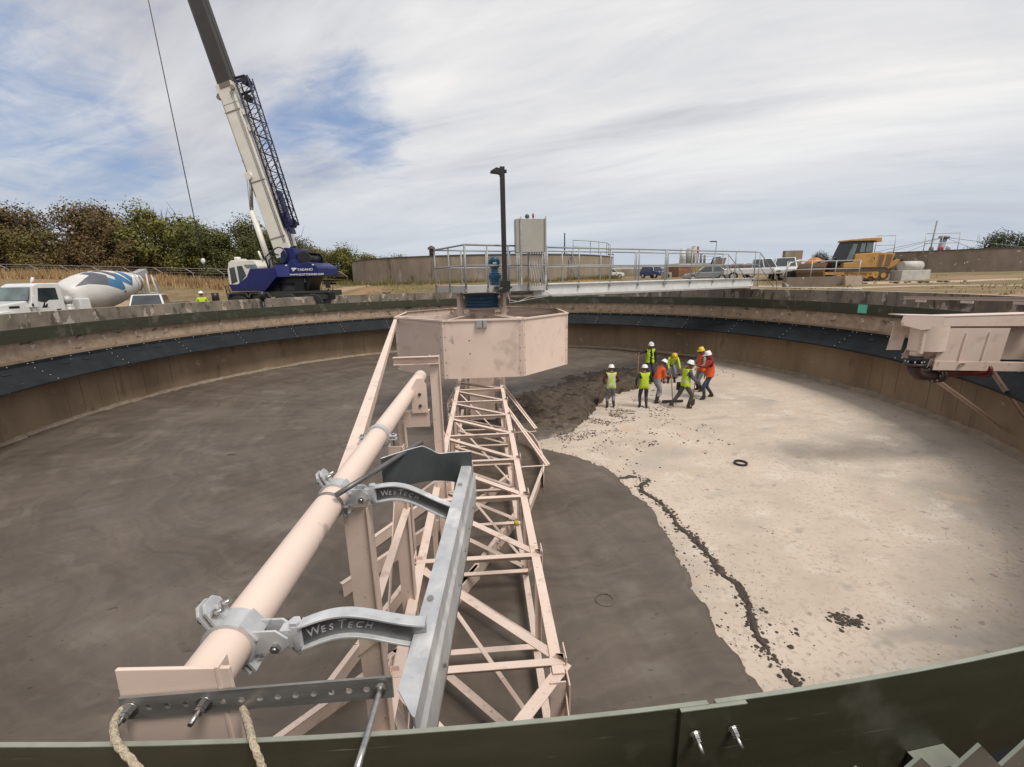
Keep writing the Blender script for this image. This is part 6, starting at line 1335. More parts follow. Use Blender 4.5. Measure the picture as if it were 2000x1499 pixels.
# dozer, side on, blade to the left, ripper to the right
def build_dozer():
    o0 = V((29.6, 17.3, gh(29.6, 17.3) + .02)); e = V((.998, -.065, 0)).normalized(); n_ = V((-e.y, e.x, 0)); AX = (e, n_, V((0, 0, 1)))
    c = lambda a, b, z: o0 + e * a + n_ * b + V((0, 0, z))
    g = thing('bulldozer', 'dusty orange yellow bulldozer on tracks at the right, ripper arms at its back', 'bulldozer', tuple(o0))
    Yl = mat('dusty yellow machine paint', (.50, .27, .07), (.38, .20, .055), 1.3, .6, layers=[((.33, .2, .11), 2.5, .56, .12, (1, 1, 1))]); Gr = mat('dusty brown grille', (.20, .115, .055), (.12, .07, .04), 14, .7)
    tr = mat('rusty dusty track', (.10, .075, .05), (.05, .038, .028), 8, .8)
    for b in (-1.0, 1.0):
        m = MB(); n = 44; pts = []
        P_ = [(-2.3, .45), (1.1, .45)]
        for k in range(14): a = R(-90 + 180 * k / 13); pts.append((1.1 + .42 * math.cos(a), .48 + .42 * math.sin(a)))
        for k in range(14): a = R(90 + 180 * k / 13); pts.append((-2.35 + .42 * math.cos(a), .50 + .42 * math.sin(a) * .95))
        pts = [(-2.35, .06)] + pts if False else pts
        m.poly(pts, c(0, b - .28, 0), e, (0, 0, 1), n_ * .56)
        for i in range(len(pts)):
            (x0, z0), (x1, z1) = pts[i], pts[(i + 1) % len(pts)]; L_ = math.hypot(x1 - x0, z1 - z0); k = max(1, int(L_ / .2)); 
            for j in range(k):
                f = (j + .5) / k; cx, cz = x0 + (x1 - x0) * f, z0 + (z1 - z0) * f; tx, tz = (x1 - x0) / L_, (z1 - z0) / L_; m.box(c(cx - tz * -.0 + tz * .02, b, cz - tx * .02), (.05, .6, .10), (e * tx + V((0, 0, tz)), n_, e * -tz + V((0, 0, tx))))
        m.build('track', tr, g)
        m = MB(); m.box(c(-.6, b - .30 * (1 if b < 0 else -1), .48), (2.6, .06, .34), AX)
        for x in (-2.3, -1.6, -.9, -.2, .5, 1.1): m.cyl(c(x, b - .33 * (1 if b < 0 else -1), .36), c(x, b - .30 * (1 if b < 0 else -1), .36), .2, n=14)
        m.build('track_frame', Yl, g)
    m = MB(); m.poly([(-1.7, .95), (-1.7, 1.35), (-.95, 1.4), (-.9, 2.0), (.95, 2.1), (.85, .95)], c(0, -.85, 0), e, (0, 0, 1), n_ * 1.7); m.build('body', Yl, g, bevel=.05)
    m = MB(); m.poly([(.80, .95), (.95, 2.08), (2.15, 1.98), (2.1, 1.75), (1.75, .95)], c(0, -.88, 0), e, (0, 0, 1), n_ * 1.76); m.build('rear_body', Yl, g, bevel=.04)
    for (x0, x1) in ((.98, 1.32), (1.5, 1.92)):
        m = MB(); m.poly([(x0 - .08, 1.05), (x0, 1.92), (x1, 1.88), (x1 - .12, 1.05)], c(0, -.9, 0), e, (0, 0, 1), n_ * .03); m.build('side_grille', Gr, g)
    m = MB(); m.poly([(-1.75, 1.3), (-1.15, 2.95), (.45, 2.95), (.5, 2.05), (-1.0, 1.98), (-1.05, 1.3)], c(0, -.72, 0), e, (0, 0, 1), n_ * 1.44); m.build('cab', plain('black cab frame', (.03, .03, .03), .5), g, bevel=.03)
    for pts in ([(-1.52, 1.5), (-1.12, 2.75), (-.78, 2.75), (-1.02, 1.5)], [(-.55, 2.12), (-.48, 2.8), (-.15, 2.8), (-.18, 2.12)], [(-.08, 2.12), (-.06, 2.8), (.38, 2.78), (.40, 2.14)]):
        m = MB(); m.poly(pts, c(0, -.745, 0), e, (0, 0, 1), n_ * .02); m.build('window', M['glass_lt'], g)
    m = MB(); m.poly([(-1.25, 2.95), (-1.2, 3.08), (-.3, 3.14), (.95, 3.18), (.98, 2.85), (.6, 2.85), (.5, 2.95)], c(0, -.82, 0), e, (0, 0, 1), n_ * 1.64); m.build('roof', Yl, g, bevel=.03)
    m = MB(); m.box(c(2.15, 0, 1.7), (.25, 1.4, .7), AX); m.tube([c(2.1, -.3, 2.05), c(2.4, -.3, 1.8), c(2.3, -.3, 1.3)], .07, n=6); m.build('radiator_frame', M['black'], g)
    for b in (-.75, .75):
        m = MB(); m.poly([(-.2, .45), (.2, .80), (.9, 1.05), (2.5, 1.55), (2.7, 1.45), (2.6, 1.25), (1.2, .55), (.6, .35)], c(0, b - .1, 0), e, (0, 0, 1), n_ * .2); m.build('ripper_arm', Yl, g)
    m = MB(); m.box(c(2.75, 0, 1.42), (.3, 2.2, .25), AX); m.build('ripper_beam', tr, g)
    for b in (-.9, -.3, .3, .9): m = MB(); m.poly([(2.7, 1.5), (2.95, 1.5), (3.1, 1.1), (2.9, .75), (2.85, .8), (2.95, 1.1), (2.75, 1.3)], c(0, b - .05, 0), e, (0, 0, 1), n_ * .1); m.build('ripper_tooth', plain('rusty tooth', (.12, .06, .04), .7) if 'rusty tooth' not in bpy.data.materials else bpy.data.materials['rusty tooth'], g)
    m = MB(); m.poly([(-3.6, .2), (-3.75, .7), (-3.7, 1.1), (-3.5, 1.4), (-3.45, 1.4), (-3.6, 1.0), (-3.6, .7), (-3.5, .2)], c(0, -1.6, 0), e, (0, 0, 1), n_ * 3.2); m.build('blade', Gr, g)
    for b in (-1.25, 1.25): m = MB(); m.beam(c(-3.6, b, .6), c(.2, b, .5), .16, .2); m.build('push_arm', Yl, g)
    m = MB(); m.tube([c(-1.8, -.5, 1.2), c(-2.2, -.5, 1.75), c(-3.2, -.5, 1.2)], .08, n=8); m.tube([c(-1.8, .5, 1.2), c(-2.2, .5, 1.75), c(-3.2, .5, 1.2)], .08, n=8); m.box(c(-2.1, 0, 1.2), (.35, .8, .35), AX); m.build('lift_gear', M['black'], g)
    m = MB(); m.rev([(.1, 0), (.13, .02)], c=c(.45, -.90, 1.62), axis=(e, V((0, 0, 1)), n_ * -1), n=12); m.build('emblem', M['black'], g)
build_dozer()
m = MB(); m.bb(31.6, 33.9, 15.4, 16.4, gh(32, 16) - .1, gh(32, 16) + .75); one('concrete_block', m, M['white'] if False else mat('pale cast block', (.55, .53, .49), (.42, .40, .36), 2, .9), 'pale rectangular concrete block at the foot of the right tank wall', 'concrete block', bevel=.03)
m = MB(); m.cyl((31.9, 15.9, gh(32, 16) + 1.05), (33.4, 15.9, gh(32, 16) + 1.05), .36, n=24); m.ball((33.4, 15.9, gh(32, 16) + 1.05), .36, sc=(.5, 1, 1)); one('grey_cylinder', m, bpy.data.materials['pale cast block'], 'grey rounded tank cylinder lying on the pale concrete block', 'cylinder')
# orange mixer drum on dark trailer, small concrete slab behind
g = thing('orange_mixer', 'orange drum mixer on a dark frame in front of the grey slab', 'mixer', (27, 19.6, gh(27, 19.6))); z = gh(27, 19.6)
m = MB(); m.rev([(0, 0), (.4, .05), (.72, .6), (.72, 1.0), (.35, 1.6), (.3, 1.65)], c=(26.5, 18.9, z + 1.05), axis=(V((0, 1, 0)), V((-.12, 0, 1)), V((1, 0, .12))), n=24); m.build('drum', mat('scuffed orange drum', (.55, .20, .02), (.40, .13, .015), 3, .5), g)
m = MB(); m.bb(25.7, 26.2, 19.4, 20.0, z + .3, z + .85); m.bb(25.6, 29.0, 19.3, 20.0, z + .2, z + .45); m.poly([(0, 0), (.4, .4), (1.0, .4), (1.2, .1)], (28.0, 19.4, z + .45), (1, 0, 0), (0, 0, 1), (0, .8, 0)); m.build('frame', M['black'], g)
m = MB(); m.tube([(25.0, 19.3, z + .5), (25.5, 19.3, z + 1.5), (26.3, 19.3, z + 1.7), (26.9, 19.3, z + 1.65)], .07, n=6); m.build('guard_bar', M['white'], g)
m = MB(); m.bb(31.4, 33.3, 28.4, 28.8, gh(32, 28), 3.5); one('grey_slab', m, M['oldconc'], 'tall dark grey concrete slab standing behind the orange drum', 'concrete slab')
m = MB(); m.bb(19.4, 24.6, 11.0, 11.35, .1, .98); one('low_wall', m, M['oldconc2'], 'low concrete kerb wall under the short railing at the right', 'low wall')
railing('short_railing', 'grey pipe railing on the low kerb wall in front of the orange drum', [(19.5, 11.2, .95), (24.4, 11.2, .95)], 1.0)
m = MB(); m.poly([(0, 0), (1.1, .0), (1.0, .62), (-.12, .62)], (23.1, 10.6, .36), (1, 0, 0), (0, 0, 1), (0, .2, 0)); one('leaning_slab', m, M['conc_cap'], 'pale concrete slab leaning against the end of the low kerb wall', 'slab')
for (pts, lab) in (([(36.0, 18.3, 1.0), (38.6, 18.0, 1.0)], 'pipe guard rail just behind the ripper teeth'), ([(33.0, 19.6, 1.0), (34.6, 19.5, 1.0)], 'pipe guard rail behind the dozer engine')):
    railing('guard_rail', lab, [V(p) + V((0, 0, 1.6)) for p in pts], 1.5, mt=M['alu'])
m = MB(); m.tube([(36.6, 18.4, 1), (36.8, 18.4, 5.1)], .05, n=6); one('aerial', m, dk, 'thin leaning aerial rising behind the dozer ripper', 'mast')
# guyed post on the right tank, with bits on its rim
g = thing('cable_post', 'light blue grey post with cables fanning out above the right tank wall', 'post', (64, 42.6, 2)); m = MB(); m.cyl((63.6, 42.5, 1.5), (64.15, 42.6, 5.5), .4, .36, n=12); m.cyl((64.15, 42.6, 5.5), (64.18, 42.6, 5.75), .62, n=12); m.build('post', plain('blue grey post', (.25, .28, .33), .6), g)
for (x, y, z) in ((48, 38, 3.2), (49.5, 37, 3.2), (52, 36, 3.3), (78, 50, 4.2), (76, 40, 3.6)):
    m = MB(); m.tube([(64.1, 42.6, 5.65), (x, y, z)], .03, n=4); m.build('cable', dk, g)
for i, (px_, nm, lab, mt) in enumerate(((223.3, 'rim_fitting', 'dark rounded fitting on the right tank rim, left of the red one', dk), (225.8, 'rim_fitting', 'small bright red fitting on the right tank rim', M['redlens']), (227.7, 'rim_fitting', 'grey pointed fitting on the right tank rim beside the cable post', M['alu']))):
    m = MB(); xx, yy = 64 + 17.8 * math.cos(R(px_)), 44 + 17.8 * math.sin(R(px_)); m.cyl((xx, yy, 3.15), (xx, yy, 3.5), .2, n=10); m.ball((xx, yy, 3.55), .22, sc=(1, 1, 1.5)); one(nm, m, mt, lab, 'fitting')
m = MB(); rr = random.Random(8)
for i in range(26): x = 27.5 + rr.gauss(0, 1.6); m.ball((x, 11.0 - .25 * (x - 27) + rr.gauss(0, .35), gh(x, 11) + .05), rr.uniform(.04, .13), n=4, sc=(1.5, 1, .5))
tag(m.build('rubble', M['crumb']), 'dark rubble scattered on the sandy track at the right', 'rubble', kind='stuff')
for (x, y, lab) in ((19.4, 8.9, 'thin white pipe lying on the ground just past the rim at the right'),):
    m = MB(); m.tube([(15.6, 7.2, .50), (17.2, 4.9, .48), (17.3, 3.0, .47)], .035, n=6); one('white_pipe', m, M['white'], lab, 'pipe')
# left side odds and ends
for (x, y, z0, lab) in ((-14.2, 8.6, -1.1, 'black round topped bollard beside the hi-vis worker behind the left rim'), (-12.4, 9.9, -1.1, 'black outrigger float on its post left of the crane ladder')):
    m = MB(); m.cyl((x, y, z0), (x, y, .42), .09, n=10); m.cyl((x, y, .42), (x, y, .86), .17, n=12); one('bollard', m, M['black'], lab, 'bollard')
g = thing('marker_post', 'black box on a thin post right of the crane, behind the rim', 'post', (-9.6, 12.6, -.9)); m = MB(); m.tube([(-9.6, 12.6, -.9), (-9.6, 12.6, .9)], .05, n=6); m.build('post', M['black'], g); m = MB(); m.box((-9.6, 12.6, 1.15), (.24, .2, .42)); m.build('box', M['black'], g)
m = MB(); m.cyl((-6.7, 15.8, -.3), (-6.7, 15.8, .35), .2, n=10); m.cyl((-6.7, 15.8, .30), (-6.7, 15.8, .52), .28, n=10); one('bollard', m, M['black'], 'small black bollard between the crane and the far round tank', 'bollard')
# wire fence with cranked posts, left bank
def build_fence():
    g = thing('wire_fence', 'wire fence with cranked steel posts on the grassy bank before the trees', 'fence', (-45, 39, 1))
    pts = [(-58 + 3.55 * i, 39.9 - .27 * i) for i in range(13)]; tops = []
    mt = plain('rusty grey fence steel', (.30, .25, .21), .7); 
    for (x, y) in pts:
        z = gh(x, y); zt = 4.15 - 1.15 * (x + 55) / 27 ; m = MB(); m.tube([(x, y, z - .1), (x, y, zt - .55), (x - .55, y - .5, zt)], .06, n=6); m.build('post', mt, g); tops.append((x - .55, y - .5, zt))
    for k, dz in enumerate((0, -.25, -.5)):
        m = MB(); m.tube([(a + .22 * k, b + .2 * k, c + dz) for a, b, c in tops], .035 if k == 0 else .018, n=5); m.build('wire', mt, g)
    for dz in (-.9, -1.2, -1.5): m = MB(); m.tube([(a + .55, b + .5, c + dz) for a, b, c in tops], .018, n=4); m.build('wire', mt, g)
build_fence()
# ============================================================ TREES
def leafmat(nm, c, c2, c3):
    return mat(nm, c, c2, .55, .85, layers=[(c3, 1.1, .54, .08, (1, 1, 1)), (tuple(x * .5 for x in c), 2.3, .62, .06, (1, 1, 1))])
LM = [leafmat('red brown autumn leaves', (.15, .092, .034), (.10, .068, .026), (.13, .112, .03)),
      leafmat('olive leaves', (.16, .13, .028), (.10, .09, .02), (.20, .13, .03)),
      leafmat('dark green leaves', (.085, .095, .022), (.055, .065, .016), (.13, .125, .03)),
      leafmat('yellow green leaves', (.18, .165, .03), (.11, .11, .022), (.09, .10, .02))]
BARK = plain('grey brown bark', (.09, .07, .055), .9)
def make_tree(nm, seed, hgt, wid, lm, nleaf=5200, low=.12):
    rr = random.Random(seed); t = thing(nm, None, None, (0, 0, 0), 0, local=True); m = MB()
    m.tube([(0, 0, -.5), (rr.uniform(-.2, .2), 0, hgt * .3), (rr.uniform(-.5, .5), rr.uniform(-.4, .4), hgt * .7)], [.24, .18, .08], n=7)
    blobs = []
    for i in range(30):
        a = rr.uniform(0, 6.28); z = hgt * rr.uniform(low + .06, .90); f = (z / hgt); ext = wid * .5 * math.sin(math.pi * min(1, max(.12, (f * .85 + .18)))) ** .6; r = ext * math.sqrt(rr.uniform(.1, 1)) * .9
        c = V((r * math.cos(a), r * math.sin(a), z)); blobs.append((c, rr.uniform(.6, 1.25) * wid * .16))
        if i < 12: m.tube([(0, 0, hgt * .25 + .35 * z * .5), tuple(c * .6 + V((0, 0, z * .25))), tuple(c)], [.09, .05, .02], n=5)
    for i in range(14):
        a = rr.uniform(0, 6.28); q = rr.uniform(0, wid * .4); p = V((q * math.cos(a), q * math.sin(a), hgt * rr.uniform(.72, .88))); m.tube([(0, 0, hgt * .55), p, p + V((rr.uniform(-.5, .5), rr.uniform(-.4, .4), hgt * rr.uniform(.08, .20)))], [.05, .03, .012], n=4)
    m.build('trunk', BARK, t)
    m = MB()
    for i in range(nleaf):
        c, s = blobs[rr.randrange(len(blobs))]; d = V((rr.gauss(0, 1), rr.gauss(0, 1), rr.gauss(0, .8))).normalized(); p = c + d * s * (rr.random() ** .35) * (1 + .25 * rr.gauss(0, 1) * .6)
        n_ = (d + V((rr.gauss(0, .6), rr.gauss(0, .6), rr.gauss(.3, .6)))).normalized(); sz = rr.uniform(.07, .155)
        a = n_.orthogonal().normalized(); b = n_.cross(a); th = rr.uniform(0, 3.14); a, b = a * math.cos(th) + b * math.sin(th), b * math.cos(th) - a * math.sin(th)
        m.add([p - a * sz, p - b * sz * .6, p + a * sz, p + b * sz * .7], [(0, 1, 2, 3)])
    m.build('crown', lm, t); return t
TD = [(-67, 49, 8.3, 0, 'russet tree, leftmost and tallest at the left edge'), (-62.5, 50.5, 7.6, 0, 'reddish brown tree second from the left edge'), (-58, 48, 6.4, 1, 'olive brown tree left above the mixer cab'), (-54, 50, 7.3, 0, 'red brown tree above the mixer cab'), (-50, 49, 7.0, 0, 'rusty brown tree left above the mixer drum'), (-46.5, 48, 6.0, 0, 'small dull russet tree above the mixer drum'), (-43.5, 50, 7.5, 3, 'yellow green tree above the mixer chute, biggest green one'),
      (-39.5, 49, 7.0, 3, 'yellowish green tree right of the mixer chute'), (-36.5, 48, 5.6, 2, 'dull green tree behind the hoist line'), (-34.0, 51, 6.8, 2, 'dark green tree just right of the hoist line'), (-30.5, 49, 6.2, 2, 'dark green tree left above the crane cab'), (-27.5, 47.5, 5.4, 2, 'dark green tree just above the crane cab'), (-24, 48, 4.3, 1, 'low olive tree behind the crane boom foot'), (-21, 47, 4.2, 3, 'low yellow green tree behind the crane winch'), (-18, 47, 4.0, 3, 'small green tree right of the crane counterweight'), (-15, 48, 3.6, 1, 'small olive tree between the crane and the far tank'), (-12.2, 50, 3.0, 2, 'lowest green bush tree at the left edge of the far tank')]
protos = {}
used = set()
for i, (x, y, h, k, lab) in enumerate(TD):
    key = (k, i % 2) if k == 0 else (k, 0)
    if key not in protos: protos[key] = make_tree('broadleaf_tree', 10 + k * 3 + key[1], 7.0, 8.6, LM[k], 13000)
    o = protos[key] if key not in used else copy_tree(protos[key]); used.add(key)
    s = h / 7.0 * (1.16 + .13 * math.sin(i * 2.4)); o.location = (x, y, gh(x, y) - .1); o.scale = (s * 1.08 if h > 5 else 1.0, s * 1.05 if h > 5 else .9, s * 1.06); o.rotation_euler = (0, 0, i * 1.7)
    tag(o, lab + ', behind the fence' if len(lab.split()) < 12 else lab, 'tree', 'trees beyond the wire fence')
# darker thicket behind and under them
m = MB(); rr = random.Random(77)
for i in range(15000):
    x = rr.uniform(-72, -10); y = 52.5 + rr.gauss(0, 1.0) - (0 if rr.random() < .6 else 4.0 * rr.random()); f = min(1, max(.35, (-x - 6) / 50)); z = gh(x, y) + abs(rr.gauss(0, .45)) * 5.6 * f * (1 + .3 * math.sin(x * .8)); z = min(z, gh(x, y) + 6.4 * f)
    sz = rr.uniform(.2, .42); n_ = V((rr.gauss(0, 1), -1, rr.gauss(.3, .6))).normalized(); a = n_.orthogonal().normalized(); b = n_.cross(a); m.add([V((x, y, z)) - a * sz, V((x, y, z)) - b * sz * .6, V((x, y, z)) + a * sz, V((x, y, z)) + b * sz * .7], [(0, 1, 2, 3)])
tag(m.build('thicket', leafmat('thicket leaves', (.085, .058, .022), (.055, .045, .016), (.07, .07, .02))), 'dense dark thicket filling the gaps under the far trees', 'thicket', kind='stuff')
GT = make_tree('broadleaf_tree', 91, 6.0, 8.5, leafmat('deep green leaves', (.05, .065, .02), (.03, .04, .012), (.08, .09, .03)), 8000); GT.location = (80, 48, 0.6); tag(GT, 'round dark green tree rising behind the right tank wall', 'tree', 'trees behind the right tank wall')
g2 = copy_tree(GT); g2.location = (86.5, 42, .2); tag(g2, 'dark green tree cut by the right edge of the photo', 'tree', 'trees behind the right tank wall')
g3 = copy_tree(GT); g3.location = (46, 42, .6); g3.scale = (.35, .35, .55); tag(g3, 'small dark bush tree between the grey slab and the dozer', 'tree', 'trees behind the right tank wall')
# ============================================================ PEOPLE
def ik(a, b, l1, l2, pole):
    a, b, pole = V(a), V(b), V(pole); d = b - a; L = min(max(d.length, .05), (l1 + l2) * .995); dn = d.normalized(); b = a + dn * L
    x = (l1 * l1 - l2 * l2 + L * L) / (2 * L); h = math.sqrt(max(l1 * l1 - x * x, 0)); p = (pole - dn * pole.dot(dn)).normalized(); return a + dn * x + p * h, b
PM = {}
def pm(nm, c, c2=None, r=.8):
    if nm not in PM: PM[nm] = mat(nm, c, c2 or tuple(x * .7 for x in c), 7, r, bump=.012, bscale=11)
    return PM[nm]
SKIN = pm('brown skin', (.22, .11, .065)); LIME = pm('lime hi-vis cloth', (.50, .66, .03), (.40, .55, .02)); ORG = pm('orange hi-vis cloth', (.80, .12, .03), (.65, .09, .02)); REFL = pm('silver reflective tape', (.62, .62, .58), None, .4)
HW = plain('white hard hat shell', (.78, .78, .77), .3); HY = plain('yellow hard hat shell', (.78, .52, .02), .3)
def person(label, loc, rz, shirt, trousers, hat, vest=None, lean=5, side=0, drop=0.0, feet=((-.12, .02), (.12, .0)), hands=((-.2, .3, 1.0), (.2, .3, 1.0)), head=8, headturn=0, boots=(.035, .025, .02), boot_h=.30, tall=1.0, sleeve=None, hood=False, longhair=False, group='workers on the tank floor', extra=None):
    g = thing('person', label, 'person', loc, rz, group, local=True); g.scale = (tall,) * 3
    Rl = Matrix.Rotation(R(-lean), 3, 'X') @ Matrix.Rotation(R(side), 3, 'Y')
    hz = .92 - drop; back = -.25 * math.sin(R(lean)) if lean > 25 else 0; pel = V((0, back, hz)); up = lambda p: pel + Rl @ V(p)
    V_ = []; E_ = []; r_ = []; kind = []
    def vtx(p, r, k): V_.append(tuple(p)); r_.append(r); kind.append(k); return len(V_) - 1
    def ed(a, b, k): E_.append((a, b)); segs.append((V_[a], V_[b], k))
    segs = []
    p0 = vtx(pel, .135, 't'); p1 = vtx(up((0, 0, .20)), .128, 's'); p2 = vtx(up((0, 0, .42)), .150, 's'); p3 = vtx(up((0, .01, .555)), .060, 'n')
    ed(p0, p1, 'shirt'); ed(p1, p2, 'shirt'); ed(p2, p3, 'shirt')
    Rh = Matrix.Rotation(R(-lean - head), 3, 'X'); Rt = Matrix.Rotation(R(headturn), 3, 'Z'); nb = V(V_[p3]); hd = lambda p: nb + Rh @ (Rt @ V(p))
    h1 = vtx(hd((0, .02, .08)), .072, 'h'); h2 = vtx(hd((0, .022, .155)), .090, 'h'); h3 = vtx(hd((0, .0, .215)), .080, 'h'); ed(p3, h1, 'skin'); ed(h1, h2, 'skin'); ed(h2, h3, 'skin')
    nz = vtx(hd((0, .118, .115)), .014, 'h'); ed(h1, nz, 'skin')
    for s in (-1, 1): e_ = vtx(hd((s * .095, .0, .12)), .016, 'h'); ed(h2, e_, 'skin')
    hps = []
    for i, s in ((0, -1), (1, 1)):
        sh = vtx(up((s * .175, 0, .475)), .066, 'a'); ed(p2, sh, 'shirt')
        el, ha = ik(V_[sh], hands[i], .29, .26, (s * .6, -.7, -.35)); el_ = vtx(el, .047, 'a'); wr = vtx(ha, .031, 'a'); ed(sh, el_, 'arm'); ed(el_, wr, 'arm')
        d = (ha - el).normalized(); pal = vtx(ha + d * .06, .034, 'f'); ed(wr, pal, 'skin'); sd_ = d.cross(V((0, 0, 1))).normalized() if abs(d.z) < .9 else V((1, 0, 0)); dn = d.cross(sd_)
        for k, ln in enumerate((.075, .088, .083, .066)):
            b_ = ha + d * .085 + sd_ * (.030 - .020 * k); f1 = vtx(b_ + d * ln * .45 , .0098, 'f'); f2 = vtx(b_ + d * ln * .75 + dn * (-.03 if dn.z > 0 else .03), .0085, 'f'); ed(pal, f1, 'skin'); ed(f1, f2, 'skin')
        t1 = vtx(ha + d * .06 + sd_ * .052, .011, 'f'); ed(pal, t1, 'skin'); hps.append(ha + d * .08)
    for i, s in ((0, -1), (1, 1)):
        hp = vtx(pel + V((s * .095, 0, -.06)), .092, 'l'); ed(p0, hp, 'pants')
        ft = V((feet[i][0], feet[i][1], .10 + (feet[i][2] if len(feet[i]) > 2 else 0))); kn, an = ik(V_[hp], ft, .43, .42, (s * .08, 1, 0)); k_ = vtx(kn, .064, 'l'); a_ = vtx(an, .050, 'l'); ed(hp, k_, 'pants'); ed(k_, a_, 'pants')
        toe = vtx(an + V((s * .03, .16, -.060)), .037, 'b'); hl = vtx(an + V((0, -.045, -.055)), .036, 'b'); ed(a_, toe, 'boot'); ed(a_, hl, 'boot')
    me = bpy.data.meshes.new('body'); me.from_pydata(V_, E_, []); ob = bpy.data.objects.new('tmpbody', me); COL.objects.link(ob)
    sk = ob.modifiers.new('skin', 'SKIN'); sk.branch_smoothing = .4; sb = ob.modifiers.new('sub', 'SUBSURF'); sb.levels = 2; sb.render_levels = 2
    for i, d in enumerate(me.skin_vertices[0].data): d.radius = (r_[i] * (1.12 if kind[i] in 'al' else 1.04), r_[i] * (1.12 if kind[i] in 'al' else 1.04)); d.use_root = (i == 0)
    bpy.context.view_layer.update()
    bm_ = bpy.data.meshes.new_from_object(ob.evaluated_get(bpy.context.evaluated_depsgraph_get())); bpy.data.objects.remove(ob)
    zmin = min(v.co.z for v in bm_.vertices)
    mats = [shirt, trousers, pm('dark work boots' if boots[0] < .05 else 'brown work boots', boots), SKIN, sleeve or shirt]
    bm_.materials.clear()
    for m_ in mats: bm_.materials.append(m_)
    P0 = np.array([s[0] for s in segs]); P1 = np.array([s[1] for s in segs]); D = P1 - P0; LL = (D * D).sum(1)
    vestf = []; inv = Rl.inverted()
    for f in bm_.polygons:
        c = np.array(f.center); t = np.clip(((c - P0) * D).sum(1) / LL, 0, 1); q = np.linalg.norm(P0 + D * t[:, None] - c, axis=1); k = segs[int(q.argmin())][2]; f.use_smooth = True
        loc_ = inv @ (V(f.center) - pel)
        if k == 'pants' and f.center.z < boot_h and True: k = 'boot' if f.center.z < boot_h else k
        if k == 'shirt' and loc_.z < .02: k = 'pants'
        if k == 'shirt' and loc_.z > .52 and not hood: k = 'skin'
        f.material_index = {'shirt': 0, 'pants': 1, 'boot': 2, 'skin': 3, 'arm': 4}[k]
        if (segs[int(q.argmin())][2] == 'shirt' or k == 'pants' and loc_.z > -.08) and -.08 < loc_.z < .515 and abs(loc_.x) < .185: vestf.append((f.index, loc_))
    body = bpy.data.objects.new('body', bm_); COL.objects.link(body); body.parent = g; body.location = (0, 0, -zmin + (.0)); zoff = V((0, 0, -zmin)); OFF[body.name] = V((0, 0, 0))
    def child(nm, m, mt): 
        m.v = [(a, b, c + zoff.z) for a, b, c in m.v]; return m.build(nm, mt, g)
    if vest:
        m = MB(); mp = {}
        for fi, l in vestf:
            f = bm_.polygons[fi]
            if vest.get('open') and l.y > .04 and abs(l.x) < .045: continue
            ids = []
            for vi in f.vertices:
                if vi not in mp: v = bm_.vertices[vi]; mp[vi] = len(m.v); m.v.append(tuple(v.co + v.normal * .022))
                ids.append(mp[vi])
            band = (.06 < l.z < .12) or (vest.get('two') and .07 < abs(l.x) < .125 and l.z > .1) or (vest.get('two') and -.04 < l.z < .01); m.f.append(ids); m.mi.append(1 if band and vest.get('tape', False) else 0); m.sm.append(True)
        o = child('safety_vest', m, [vest['mat'], REFL]); s_ = o.modifiers.new('thick', 'SOLIDIFY'); s_.thickness = .012; s_.offset = 1
    X, Y, Z = Rh @ (Rt @ V((1, 0, 0))), Rh @ (Rt @ V((0, 1, 0))), Rh @ (Rt @ V((0, 0, 1)))
    m = MB(); c = hd((0, .005, .175)); m.rev([(.128, -.008), (.128, .004), (.116, .012), (.114, .05), (.098, .095), (.06, .125), (0, .135)], c=c, axis=(X, Y, Z), n=24); m.box(c + Y * .125 + Z * .004, (.15, .07, .012), (X, Y, Z)); m.box(c + Z * .128, (.03, .18, .014), (X, Y, Z)); child('hard_hat', m, hat)
    for s in (-1, 1): m = MB(); m.ball(tuple(hd((s * .035, .108, .130))), .011, n=6); child('eye', m, M['black'])
    m = MB(); m.box(hd((0, .098, .060)), (.045, .012, .010), (X, Y, Z)); child('mouth', m, pm('lips', (.20, .06, .05)))
    if hood: m = MB(); m.rev([(.10, -.09), (.115, -.03), (.11, .05), (.095, .07)], c=hd((0, -.005, .09)), axis=(X, Y, Z), a0=R(150), a1=R(390), n=18); m.ball(tuple(hd((0, -.05, -.0))), .10, n=8, sc=(1.1, .9, .8)); child('hood', m, shirt)
    if extra == 'pouch': m = MB(); m.box((-.16, -.16, hz - .12), (.08, .12, .28)); child('tool_pouch', m, pm('dark leather', (.03, .02, .015)))
    g['_h'] = 0; del g['_h']
    return g
def at(x, y, dz=0): return (x, y, floor_z(math.hypot(x, y)) + dz)
V_L = dict(mat=LIME); DJ = pm('blue jeans', (.04, .06, .10), (.025, .04, .075)); LJ = pm('faded jeans', (.20, .22, .25), (.12, .14, .17)); BK = pm('dark jacket', (.018, .014, .018)); MR = pm('maroon sleeves', (.14, .015, .02)); KH = pm('grey green trousers', (.085, .08, .065)); PU = pm('grey purple sleeves', (.10, .10, .17)); GJ = pm('pale grey jeans', (.30, .31, .33), (.2, .21, .23)); RD = pm('red hooded top', (.25, .022, .025)); GY = pm('grey shirt', (.30, .29, .30)); DK = pm('charcoal jeans', (.035, .045, .055))
person('worker with maroon sleeves and taped lime vest, leftmost, seen from behind', at(4.962, .192), R(-8), MR, LJ, HW, dict(mat=LIME, two=True, tape=True), lean=3, hands=((-.22, .22, 1.02), (.22, .22, 1.02)), feet=((-.12, -.03), (.13, .03)), tall=1.0)
person('worker in lime vest with black sleeves and charcoal jeans, seen from behind, second from left', at(6.19, -.09), R(-12), BK, DK, HW, dict(mat=LIME), lean=3, hands=((-.30, .02, .95), (.24, .26, 1.05)), tall=.985)
